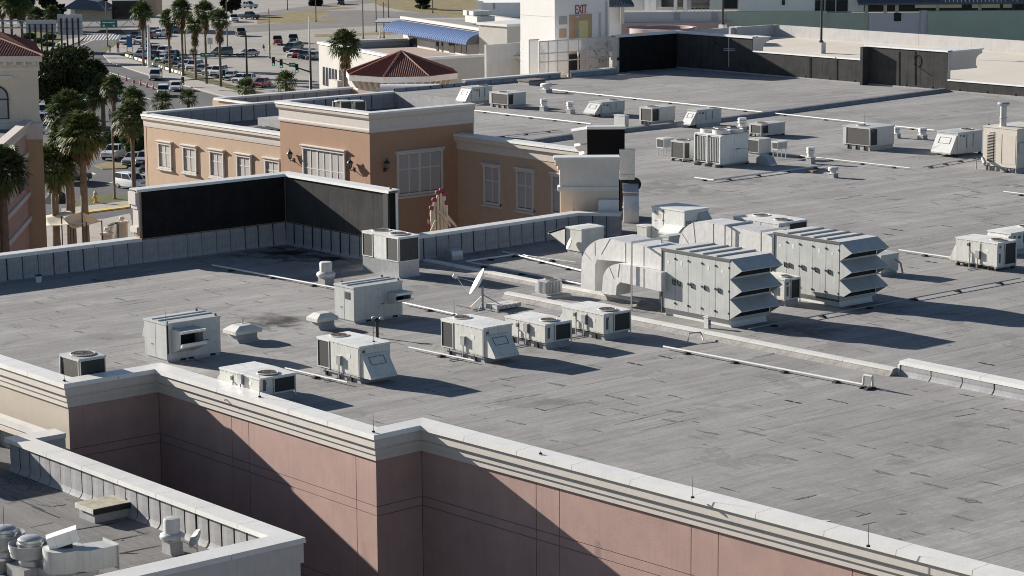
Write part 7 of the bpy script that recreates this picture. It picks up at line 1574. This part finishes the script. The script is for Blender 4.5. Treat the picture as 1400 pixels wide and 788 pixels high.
palm_px('foreground palm with ragged trunk at the far left', 14, 494, 16, 236, 34, 42, skirt=0.2, nl=56, nb=18, group=fg, tr=0.32)
palm_px('foreground palm with dark crown in front of the cream tower corner', 78, 345, 77, 228, 31, 43, skirt=0.3, nl=56, nb=18, group=fg, tr=0.32)
palm_px('foreground palm with knobbly trunk nearest to the street', 118, 345, 113, 186, 33, 44, skirt=0.3, nl=60, nb=18, yellow=0.12, group=fg, tr=0.32)
palm_px('tall foreground palm with bright top fronds between the shaded ones', 101, 335, 91, 156, 30, 45, skirt=0.35, nl=60, nb=18, yellow=0.1, group=fg, tr=0.24)
palm_px('slim foreground palm mostly hidden behind the dark crown', 96, 338, 84, 192, 26, 46, skirt=0.3, nl=50, nb=16, group=fg, tr=0.22)
for lab, x, y, cy, r, s in (('spiky young palm by the wing parapet, leftmost of the roadside ones', 222, 150, 140, 15, 51), ('spiky young palm above the peach wing parapet', 258, 152, 135, 13, 52), ('spiky young palm in front of the white car at the road edge', 337, 145, 122, 15, 53), ('spiky young palm by the pale wall left of the pavilion', 392, 150, 113, 16, 54), ('small cabbage palm among the parked cars', 265, 90, 72, 6, 55)):
    palm_px(lab, x, y, x, cy, r, s, skirt=0.0, nl=34, nb=11, yellow=0.25, group='young roadside palms', tr=0.18)
# broadleaf trees
def leaf_cloud(mb, c, rx, ry, rz, n, size, rnd):
    for _ in range(n):
        while True:
            v = Vector((rnd.uniform(-1, 1), rnd.uniform(-1, 1), rnd.uniform(-1, 1)))
            if 0.25 < v.length < 1: break
        v = v*(0.55+0.45*rnd.random()**0.5)/max(0.55, v.length)*min(1, v.length+0.3)
        p = c+Vector((v.x*rx, v.y*ry, v.z*rz)); a = Vector((rnd.uniform(-1, 1), rnd.uniform(-1, 1), rnd.uniform(-.6, 1))).normalized(); b = a.orthogonal().normalized(); e = a.cross(b); s = size*rnd.uniform(0.6, 1.3)
        n0 = len(mb.v); mb.v += [tuple(p-b*s), tuple(p-e*s*0.5), tuple(p+b*s), tuple(p+e*s*0.5)]; mb.f.append((n0, n0+1, n0+2, n0+3))
def tree(label, base, ht, rx, rz_, seed, m='oak', n=5000, leaf=0.34, clumps=26, trunk=0.45, name='broadleaf_tree', group=None, low=0.45):
    rnd = random.Random(seed); t = thing(name, label, 'tree', base, 0, group); mb = MB()
    mb.cyl((0, 0, -0.1), (0.1, 0.1, ht*low), trunk, trunk*0.7, 9, caps=False); cl = MB()
    for k in range(clumps):
        az = rnd.uniform(0, 6.28); rr = rx*sqrt(rnd.random())*0.78; zz = ht-rz_+rnd.uniform(-0.8, 0.8)*rz_*sqrt(max(0.05, 1-(rr/rx)**2)); c = Vector((rr*cos(az), rr*sin(az), zz)); q = rnd.uniform(0.22, 0.36)*rx
        if k < 10: mb.cyl((0.1, 0.1, ht*low*rnd.uniform(.8, 1)), c, trunk*0.35, 0.05, 6, caps=False)
        leaf_cloud(cl, c, q, q, q*0.75, n//clumps, leaf, rnd)
    mb.build('trunk', M['bark'], t, True); cl.build('crown', M[m], t, recalc=False); return t
def tree_px(label, bx, by, cy_top, rpx, vr, seed, **k):
    b = G(bx, by); D = XY(b).dot(XY(cF)); ht = Q(bx, cy_top, D).z-GZ; return tree(label, (b.x, b.y, GZ), ht, rpx/FPX*D, vr/FPX*D, seed, **k)
tree_px('big dark spreading oak beside the cream tower', 88, 172, 58, 54, 46, 61, n=16000, clumps=60, leaf=0.30, trunk=0.6)
tree_px('smaller dark oak growing into the big one on its right', 124, 165, 78, 30, 32, 62, n=7000, clumps=30, leaf=0.28)
tree_px('dense dark green tree left of the peach wing', 188, 218, 176, 24, 17, 63, n=6000, m='shrub', clumps=26, leaf=0.24)
tree_px('green shrub tree behind the yellow-fronded palm', 158, 212, 180, 18, 12, 64, n=4000, m='shrub', clumps=18, leaf=0.24)
for lab, x, y, ty, r, v, s in (('dark tree in the background, leftmost behind the billboards', 20, 24, -22, 30, 26, 71), ('dark tree in the background above the billboards', 66, 22, -22, 28, 26, 72), ('dark tree behind the dark pavilion roof', 128, 20, -18, 26, 22, 73), ('dark tree behind the ochre wall', 172, 22, -12, 24, 20, 74), ('dark tree at the top edge right of the verge palms', 316, 22, -8, 13, 12, 75), ('small dark tree on the dry field at the top edge', 578, 13, -12, 9, 9, 76), ('low bush on the far road verge', 432, 8, -1, 9, 5, 77)):
    tree_px(lab, x, y, ty, r, v, s, m='darktree', n=3000, leaf=0.7, clumps=16, trunk=0.4, group='background trees')
for lab, x, y, r, h, s in (('clipped shrub in the planting bed before the billboards, front', 54, 60, 8, 5, 81), ('clipped shrub in the planting bed below the billboards, right', 68, 55, 9, 6, 82), ('dark shrub in the planting bed below the billboards, left', 40, 54, 9, 6, 83), ('low shrub at the near end of the planting bed', 66, 64, 9, 4, 84), ('dry bush at the foot of the small dark tree', 578, 12, 11, 4, 85)):
    b = G(x, y); D = XY(b).dot(XY(cF)); rnd = random.Random(s); t = thing('shrub', lab, 'shrub', (b.x, b.y, GZ+0.15), 0, 'clipped shrubs'); mb = MB(); R0_ = r/FPX*D; H0 = h/FPX*D
    leaf_cloud(mb, Vector((0, 0, H0*0.6)), R0_, R0_, H0*0.7, 900, 0.28, rnd); mb.build('foliage', M['shrub'], t, recalc=False); MB().cyl((0, 0, 0), (0, 0, H0*0.6), 0.1, n=6).build('stem', M['bark'], t)
# ---------------------------------------------------------------- poles, signals, signs
def pole(label, px, by, ty, r, m='conduit', head=None, name='utility_pole', cat='pole', group=None, arm=False):
    b = G(px, by); D = XY(b).dot(XY(cF)); h = Q(px, ty, D).z-GZ; t = thing(name, label, cat, (b.x, b.y, GZ), 0, group)
    MB().cyl((0, 0, 0), (0, 0, h), r, r*0.65, 9).build('pole', M[m], t, True); MB().lathe([(r*1.8, 0.0), (r*1.7, 0.25), (r, 0.3)], n=9).build('foot', M[m], t)
    if arm: MB().box(-1.1, 1.1, -0.06, 0.06, h-0.6, h-0.45).build('crossarm', M['trunk'], t)
    return t, h, D
M['woodpole'] = mat('weathered_pole', (0.20, 0.17, 0.14), 0.95, 0.2, 3)
up_ = 'utility poles on the lot and field'
for lab, x, by, ty in (('leaning wooden pole on the lot beside the people', 369, 80, 12), ('wooden pole on the dry island', 432, 30, -20), ('wooden pole by the far road', 393, 14, -30), ('wooden pole left of the blue awning, tallest', 496.5, 53, -25), ('thin wooden pole second left of the awning', 514.5, 44, -25), ('wooden pole nearest to the blue awning', 525, 52, 3), ('thin pole behind the awning poles', 531, 24, -20), ('thin pole on the dry field above the awning', 591.5, 18, -25), ('thin pole between the verge palms', 253.5, 75, -5), ('thin pole by the rightmost verge palm', 311, 66, 2), ('thin wooden pole in front of the shaded cars near the peach wing', 157, 274, 155), ('dark thin pole left of the billboard sign', 147, 64, 2)):
    pole(lab, x, by, ty, 0.14, 'woodpole', group=up_, arm='tallest' in lab or 'nearest' in lab)
pole('bright white post beside the leftmost verge palm', 204.5, 93, 34, 0.34, 'white', name='white_post'); pole('bright white slim mast behind the signal mast', 424.5, 125, 23, 0.16, 'white', name='white_post'); pole('short white post left of the awning', 519.5, 52, 36, 0.16, 'white', name='white_post')
def signal_head(t, p, face):
    o = MB().box(-0.22, 0.22, -0.2, 0.2, -0.65, 0.65).build('signal_head', M['blackmetal'], t); o.location = p; o.rotation_euler = (0, 0, YAW+face)
    for k, c in enumerate(((0.02, 0.02, 0.02), (0.02, 0.02, 0.02), (0.05, 0.75, 0.55))):
        mm = mat('signal_green', (0.05, 0.8, 0.6), 0.3) if k == 2 else M['glass']
        if k == 2 and 'emit' not in mm: mm.node_tree.nodes['Principled BSDF'].inputs['Emission Color'].default_value = (0.1, 1.0, 0.75, 1); mm.node_tree.nodes['Principled BSDF'].inputs['Emission Strength'].default_value = 0.35; mm['emit'] = 1
        MB().cyl((0, -0.205, 0.42-k*0.42), (0, -0.23, 0.42-k*0.42), 0.14, n=10).build('lens', mm, o)
        MB().prism([(-0.17, 0.42-k*0.42), (-0.12, 0.57-k*0.42), (0.12, 0.57-k*0.42), (0.17, 0.42-k*0.42), (0.14, 0.42-k*0.42), (0.1, 0.54-k*0.42), (-0.1, 0.54-k*0.42), (-0.14, 0.42-k*0.42)], -0.42, -0.2).build('visor', M['blackmetal'], o)
def mast(label, px, by, ty, arms, signals, signs):
    t, h, D = pole(label, px, by, ty, 0.20, 'blackmetal', name='traffic_signal_mast', cat='traffic signal')
    base = Vector(t.location)
    for (x0, y0, x1, y1) in arms: MB().cyl(Q(x0, y0, D)-base, Q(x1, y1, D-1.0)-base, 0.12, 0.07, 8).build('arm', M['blackmetal'], t, True)
    for (x, y) in signals: signal_head(t, Q(x, y, D-1.4)-base, 0.0)
    for (x0, y0, x1, y1) in signs:
        a = Q(x0, (y0+y1)/2, D-1.5)-base; b = Q(x1, (y0+y1)/2, D-1.5)-base; w_ = (b-a).length; hh = (y1-y0)/FPX*D
        o = MB().box(0, w_, -0.03, 0.03, -hh/2, hh/2).build('street_sign', M['greensign'], t); o.location = a; o.rotation_euler = (0, 0, YAW)
        for j, (f0, f1) in enumerate(((0.1, 0.2), (0.28, 0.55), (0.6, 0.88))): MB().box(w_*f0, w_*f1, -0.04, -0.031, -hh*0.12, hh*0.22).build('sign_lettering', M['paint'], o)
M['greensign'] = mat('green_sign', (0.01, 0.15, 0.11), 0.5, 0.05); M['bluesign'] = mat('blue_sign', (0.03, 0.12, 0.28), 0.5, 0.05)
mast('black traffic signal mast with two long arms in front of the parked cars', 338, 118, 48, [(338, 74.5, 214, 75.5), (338, 104, 250, 110)], [(216, 76), (243.5, 75.5), (250, 111), (306, 101)], [(274, 72.5, 296, 78)])
mast('black traffic signal mast with short arm left of the beige awning building', 425.5, 133, 69, [(425, 99, 371, 81)], [(374, 84), (384.5, 87), (406, 93.5)], [(395, 86, 404, 91.5)])
# overhead gantry with signs, billboards seen from behind
plG2 = PL(Q(-60, 33, 455), Q(200, 33, 455)); gt = plG2.thing('sign_gantry', 'grey lattice sign gantry with green direction signs over the road', 'gantry')
z0 = plG2.z(80, 38); z1 = plG2.z(80, 28.5); L = plG2.len
for y in (0.0, 1.2):
    for z in (z0, z1): MB().cyl((0, y, z), (L, y, z), 0.11, n=6).build('chord', M['galv'], gt)
n_ = 22
for k in range(n_): MB().cyl((L*k/n_, 0, z0 if k % 2 else z1), (L*(k+1)/n_, 0, z1 if k % 2 else z0), 0.07, n=5).build('lattice_bar', M['galv'], gt)
for u in (0.6, L-0.6): MB().cyl((u, 0.6, GZ), (u, 0.6, z1+0.3), 0.3, n=10).build('leg', M['galv'], gt)
for (x0, y0, x1, y1) in ((97, 27, 112, 39.5), (137.5, 28, 160.5, 38)):
    o = wb(gt, plG2, x0, y0, x1, y1, -0.3, -0.2, M['greensign'], 'direction_sign'); u0, zz1 = plG2.uv(x0, y0); u1, zz0 = plG2.uv(x1, y1); w_ = u1-u0; hh = zz1-zz0
    MB().box(u0+w_*0.12, u1-w_*0.12, -0.31, -0.301, zz1-hh*0.36, zz1-hh*0.20).build('sign_lettering', M['paint'], o)
    for f in ((0.5,) if x0 < 100 else (0.2, 0.8)): MB().cyl((u0+w_*f, -0.305, zz0+hh*0.28), (u0+w_*f, -0.312, zz0+hh*0.28), 0.22, n=8).build('sign_arrow', M['paint'], o)
pb2 = PL(Q(30, 35, 440), Q(120, 35, 440))
for lab, x0, y0, x1, y1 in (('long pale billboard seen from behind with dark steel posts', 34.5, 27.5, 77, 44), ('tall pale billboard seen from behind, right of the long one', 77.5, 19.5, 113, 48)):
    t = thing('billboard', lab, 'billboard', (pb2.A.x, pb2.A.y, 0), pb2.rz, 'billboards'); u0, zz1 = pb2.uv(x0, y0); u1, zz0 = pb2.uv(x1, y1); nb_ = 5 if x0 < 50 else 4
    for k in range(nb_*2): w_ = (u1-u0)/(nb_*2); MB().box(u0+k*w_+0.02, u0+(k+1)*w_-0.02, 0.2, 0.35, zz0, zz1-(0.1 if k % 2 else 0)).build('board', M['palewall'], t)
    for k in range(nb_): u = u0+(u1-u0)*(k+0.7)/(nb_+0.4); MB().box(u-0.14, u+0.14, -0.1, 0.19, GZ, zz1-0.8).build('post', M['blackmetal'], t)
    for f in (0.3, 0.62): MB().box(u0, u1, 0.02, 0.19, zz0+(zz1-zz0)*f-0.08, zz0+(zz1-zz0)*f+0.08).build('stringer', M['conduit'], t)
# dark pavilion and ochre wall at the back
pk = PL(Q(84, 20, 520), Q(215, 20, 520)); bk_ = pk.thing('dark_pavilion', 'dark-roofed pavilion with sandy wall at the top left', 'building')
wb(bk_, pk, 100, 12, 150, 30, 0, 8, M['creamwall'], 'wall'); wb(bk_, pk, 97, 12, 103, 20, -0.6, 0, M['whitewall'], 'white_pier')
u0, zz = pk.uv(88, 11); u1 = pk.u(152, 11); MB().hexa([(u0, -3, zz), (u1, -3, zz-0.6), (u1, 10, zz-0.6), (u0, 10, zz), (u0+3, 1, zz+2.0), (u1-3, 1, zz+1.2), (u1-3, 8, zz+1.2), (u0+3, 8, zz+2.0)]).build('roof', M['bluecanopy'], bk_)
oc_ = thing('ochre_wall', 'ochre end wall of a building at the top left beyond the palms', 'wall', (pk.A.x, pk.A.y, 0), pk.rz); wb(oc_, pk, 190, -10, 212, 22, 0, 10, M['tan'], 'wall'); wb(oc_, pk, 150, 2, 190, 30, 3, 10, M['glass'], 'dark_front')
# kiosk sign board, cones, hydrant, people
p = G(177.5, 71); D = XY(p).dot(XY(cF)); t = thing('sign_board', 'blue sign board on two posts at the lot corner', 'sign', (p.x, p.y, GZ), YAW); MB().box(-0.55, 0.55, -0.08, 0.08, 0.9, 3.0).build('board', M['bluesign'], t)
for s in (-1, 1): MB().box(s*0.5-0.06, s*0.5+0.06, -0.06, 0.06, 0, 0.9).build('post', M['conduit'], t)
p = G(161.5, 72); t = thing('sign_board', 'red and white sign post at the lot entrance', 'sign', (p.x, p.y, GZ), YAW); MB().box(-0.25, 0.25, -0.06, 0.06, 0.0, 2.6).build('board', M['white'], t); MB().box(-0.2, 0.2, -0.075, -0.061, 0.9, 1.9).build('panel', PAINT['red'], t)
p = G(287.5, 67); t = thing('sign_board', 'pale square sign board among the verge palms', 'sign', (p.x, p.y, GZ), YAW); MB().box(-0.5, 0.5, -0.05, 0.05, 0.9, 2.2).build('board', M['palewall'], t); MB().box(-0.05, 0.05, 0.06, 0.12, 0, 0.9).build('post', M['conduit'], t)
M['cone'] = mat('orange_cone', (0.62, 0.10, 0.03), 0.6, 0.05)
for k, (x, y) in enumerate(((152, 107), (162, 108.5), (172.5, 111), (183, 114), (192, 116.8), (201, 119.8), (209.5, 122.5), (62, 149.5), (65.5, 150.5))):
    p = G(x, y); od = ('farthest', 'second', 'third', 'fourth', 'fifth', 'sixth', 'nearest')
    t = thing('traffic_cone', (f'orange traffic cone, {od[k]} of the line curving across the road' if k < 7 else f'orange traffic cone under the big oak, {"left" if k == 7 else "right"} one'), 'traffic cone', (p.x, p.y, GZ+0.01), 0, 'traffic cones on the road')
    MB().box(-0.26, 0.26, -0.26, 0.26, 0, 0.05).build('base', M['rubber'], t); MB().lathe([(0.22, 0.05), (0.05, 1.0), (0.0, 1.0)], n=12).build('cone', M['cone'], t, True); MB().lathe([(0.135, 0.55), (0.105, 0.72)], n=12).build('band', M['paint'], t, True)
p = G(131, 279); t = thing('fire_hydrant', 'yellow fire hydrant with pale blue cap on the grass island', 'hydrant', (p.x, p.y, GZ+0.14)); hy = mat('hydrant_yellow', (0.50, 0.36, 0.08), 0.6, 0.1)
MB().lathe([(0.26, 0.0), (0.26, 0.08), (0.17, 0.1), (0.17, 0.85), (0.24, 0.88), (0.24, 0.95), (0.16, 1.0)], n=12).build('barrel', hy, t, True); MB().lathe([(0.2, 1.0), (0.17, 1.15), (0.06, 1.25), (0.05, 1.35), (0, 1.35)], n=12).build('cap', PAINT['lightblue'], t, True); MB().cyl((-0.36, 0, 0.65), (0.36, 0, 0.65), 0.10, n=8).cyl((0, -0.34, 0.6), (0, 0, 0.6), 0.12, n=8).build('nozzles', hy, t)
def person(label, px, py, shirt, trous, seed, rz, sc=1.0):
    rnd = random.Random(seed); p = G(px, py); st_ = rnd.uniform(0.10, 0.22)
    J = [((0, 0, 0.95), .15), ((0, 0, 1.15), .15), ((0, 0, 1.38), .16), ((0, 0, 1.52), .065), ((0.01, 0, 1.63), .10), ((0.02, 0, 1.74), .085),
         ((0, .18, 1.42), .075), ((0.04, .25, 1.15), .055), ((0.14, .24, .92), .042), ((0.18, .24, .84), .04), ((0, -.18, 1.42), .075), ((-0.02, -.25, 1.15), .055), ((0.02, -.25, .92), .042), ((0.05, -.25, .83), .04),
         ((0, .10, .88), .10), ((st_*.6, .11, .50), .07), ((st_, .11, .09), .05), ((st_+.17, .12, .04), .04), ((0, -.10, .88), .10), ((-st_*.4, -.11, .50), .07), ((-st_*1.2, -.11, .10), .05), ((-st_*1.2+.17, -.12, .04), .04)]
    E = [(0, 1), (1, 2), (2, 3), (3, 4), (4, 5), (2, 6), (6, 7), (7, 8), (8, 9), (2, 10), (10, 11), (11, 12), (12, 13), (0, 14), (14, 15), (15, 16), (16, 17), (0, 18), (18, 19), (19, 20), (20, 21)]
    me = bpy.data.meshes.new('body'); me.from_pydata([j[0] for j in J], E, []); o = bpy.data.objects.new('body', me); COL.objects.link(o)
    sk = o.modifiers.new('skin', 'SKIN'); 
    for i, v in enumerate(me.skin_vertices[0].data): v.radius = (J[i][1], J[i][1]); v.use_root = (i == 0)
    o.modifiers.new('sub', 'SUBSURF').levels = 1
    dg = bpy.context.evaluated_depsgraph_get(); me2 = bpy.data.meshes.new_from_object(o.evaluated_get(dg)); bpy.data.objects.remove(o); me2.name = 'body'
    for m_ in (mat('skin', (0.35, 0.22, 0.16), 0.6, 0.05), shirt, trous, mat('hair', (0.03, 0.02, 0.015), 0.7, 0.1), M['rubber']): me2.materials.append(m_)
    for f in me2.polygons:
        z = f.center.z; f.use_smooth = True; f.material_index = 3 if z > 1.72 or (z > 1.6 and f.center.x < -0.01) else 0 if z > 1.5 or (z < 0.93 and abs(f.center.y) > 0.2) else 1 if z > 0.95 else 2 if z > 0.09 else 4
    t = thing('person', label, 'person', (p.x, p.y, GZ+0.02), rz); t.scale = (sc,)*3; b = bpy.data.objects.new('body', me2); COL.objects.link(b); b.parent = t
    return t
hv = mat('hi_vis_vest', (0.45, 0.62, 0.05), 0.6, 0.05); dk = mat('dark_cloth', (0.02, 0.022, 0.03), 0.9, 0.1); bl = mat('blue_shirt', (0.05, 0.08, 0.22), 0.9, 0.1); wt = mat('white_cloth', (0.6, 0.6, 0.6), 0.9, 0.05)
person('person in dark clothes walking at the corner by the crosswalk', 150.5, 72, dk, dk, 1, 1.0); person('person in blue top walking on the sandy lot', 360.5, 73, bl, wt, 2, 0.3); person('person in yellow-green vest beside the leaning pole', 368.5, 74, hv, wt, 3, 2.0); person('person in yellow-green vest standing behind the dark cars', 406.5, 65, hv, dk, 4, 0.5, 1.1); person('person in pale top under the shaded palms', 150.5, 166, wt, dk, 5, 2.6)
# courtyard: shade sails, fence piers, dark parasol
M['sail'] = mat('cream_canvas', (0.58, 0.53, 0.44), 0.9, 0.06)
for lab, pts in (('cream shade sail with brown seam above the courtyard, left one', ((58, 296, 3.4), (95, 288, 4.0), (118, 305, 3.2), (62, 310, 2.8))), ('cream shade sail above the courtyard, right one', ((84, 297, 3.6), (112, 290, 4.2), (139, 303, 3.0), (100, 313, 2.7)))):
    W_ = [P(x, y, GZ+z) for x, y, z in pts]; o0 = W_[0]; t = thing('shade_sail', lab, 'shade sail', (o0.x, o0.y, GZ), 0, 'courtyard shade sails'); mb = MB(); n = 6
    V_ = []
    for i in range(n+1):
        for j in range(n+1):
            a, b = i/n, j/n; q = (W_[0]*(1-a)+W_[1]*a)*(1-b)+(W_[3]*(1-a)+W_[2]*a)*b; sag = -0.35*sin(pi*a)*sin(pi*b); V_.append((q.x-o0.x, q.y-o0.y, q.z-GZ+sag))
    mb.add(V_, [(i*(n+1)+j, (i+1)*(n+1)+j, (i+1)*(n+1)+j+1, i*(n+1)+j+1) for i in range(n) for j in range(n)]); c_ = mb.build('canvas', M['sail'], t, True); sm = c_.modifiers.new('th', 'SOLIDIFY'); sm.thickness = 0.02
    for q in W_: MB().cyl((q.x-o0.x, q.y-o0.y, 0), (q.x-o0.x, q.y-o0.y, q.z-GZ+0.1), 0.06, n=6).build('post', M['blackmetal'], t)
p = G(80, 320); t = thing('parasol', 'dark folded parasol behind the cream shade sails', 'parasol', (p.x, p.y, GZ)); MB().cyl((0, 0, 0), (0, 0, 3.6), 0.05, n=6).build('pole', M['blackmetal'], t); MB().lathe([(0.0, 5.2), (0.5, 4.2), (1.9, 3.2), (1.8, 3.2), (0.3, 4.0), (0, 4.6)], n=8).build('canopy', dk, t)
for k, (x, y, ty) in enumerate(((147, 345, 312), (168, 338, 297))):
    p = G(x, y); D = XY(p).dot(XY(cF)); h = Q(x, ty, D).z-GZ; t = thing('gate_pier', ('stone gate pier with ball finial, left of the courtyard gate', 'stone gate pier with ball finial, beside the end of the black screen')[k], 'pier', (p.x, p.y, GZ), YAW, 'courtyard gate piers')
    MB().box(-0.45, 0.45, -0.45, 0.45, 0, h-0.6).build('shaft', M['trim'], t); MB().box(-0.55, 0.55, -0.55, 0.55, h-0.6, h-0.4).build('cap', M['trim'], t); MB().lathe([(0, h-0.4), (0.15, h-0.4), (0.12, h-0.33), (0.28, h-0.15), (0.2, h+0.05), (0, h+0.1)], n=12).build('finial', M['trimgrey'], t, True)
a = G(149, 344); b = G(166, 338); fp = PL(a, b, GZ); t = fp.thing('iron_fence', 'black iron fence between the two stone gate piers', 'fence')
for k in range(12): MB().box(fp.len*k/11-0.02, fp.len*k/11+0.02, -0.02, 0.02, 0, 2.6).build('picket', M['blackmetal'], t)
for z in (0.2, 2.4): MB().box(0, fp.len, -0.03, 0.03, z, z+0.06).build('rail', M['blackmetal'], t)
# striped festival frame behind the court parapet
pf = PL(Q(575, 300, 158), Q(640, 300, 158)); t = pf.thing('festive_frame', 'cream and red striped post frame with ball tops behind the court parapet', 'decoration')
M['redball'] = mat('red_ball', (0.22, 0.03, 0.04), 0.5, 0.1)
for x, ty in ((590, 288), (593.5, 277), (598.5, 267), (603.5, 264), (607.5, 269), (610.5, 281)):
    u, z = pf.uv(x, ty); o = MB().cyl((u, 0, GZ), (u, 0, z), 0.09, n=8).build('post', M['sail'], t); MB().lathe([(0, 0), (0.14, 0.06), (0.18, 0.18), (0.14, 0.3), (0, 0.36)], (u, 0, z), 10).build('ball', M['redball'], o, True)
for (x0, y0, x1, y1) in ((600, 288, 624, 309), (604, 291, 616, 309), (596, 300, 590, 315), (610, 292, 622, 306)):
    u0, z0 = pf.uv(x0, y0); u1, z1 = pf.uv(x1, y1); MB().cyl((u0, -0.25, z0), (u1, -0.25, z1), 0.07, n=6).build('brace', M['sail'], t)
for k in range(6): u0, z1 = pf.uv(583+k*1.2, 306-k*5); u1, z0 = pf.uv(589+k*1.0, 311-k*5); MB().box(u0, u1, 0.1, 0.2, z0, z1).build('stripe', M['redball'] if k % 2 == 0 else M['palepink'], t)
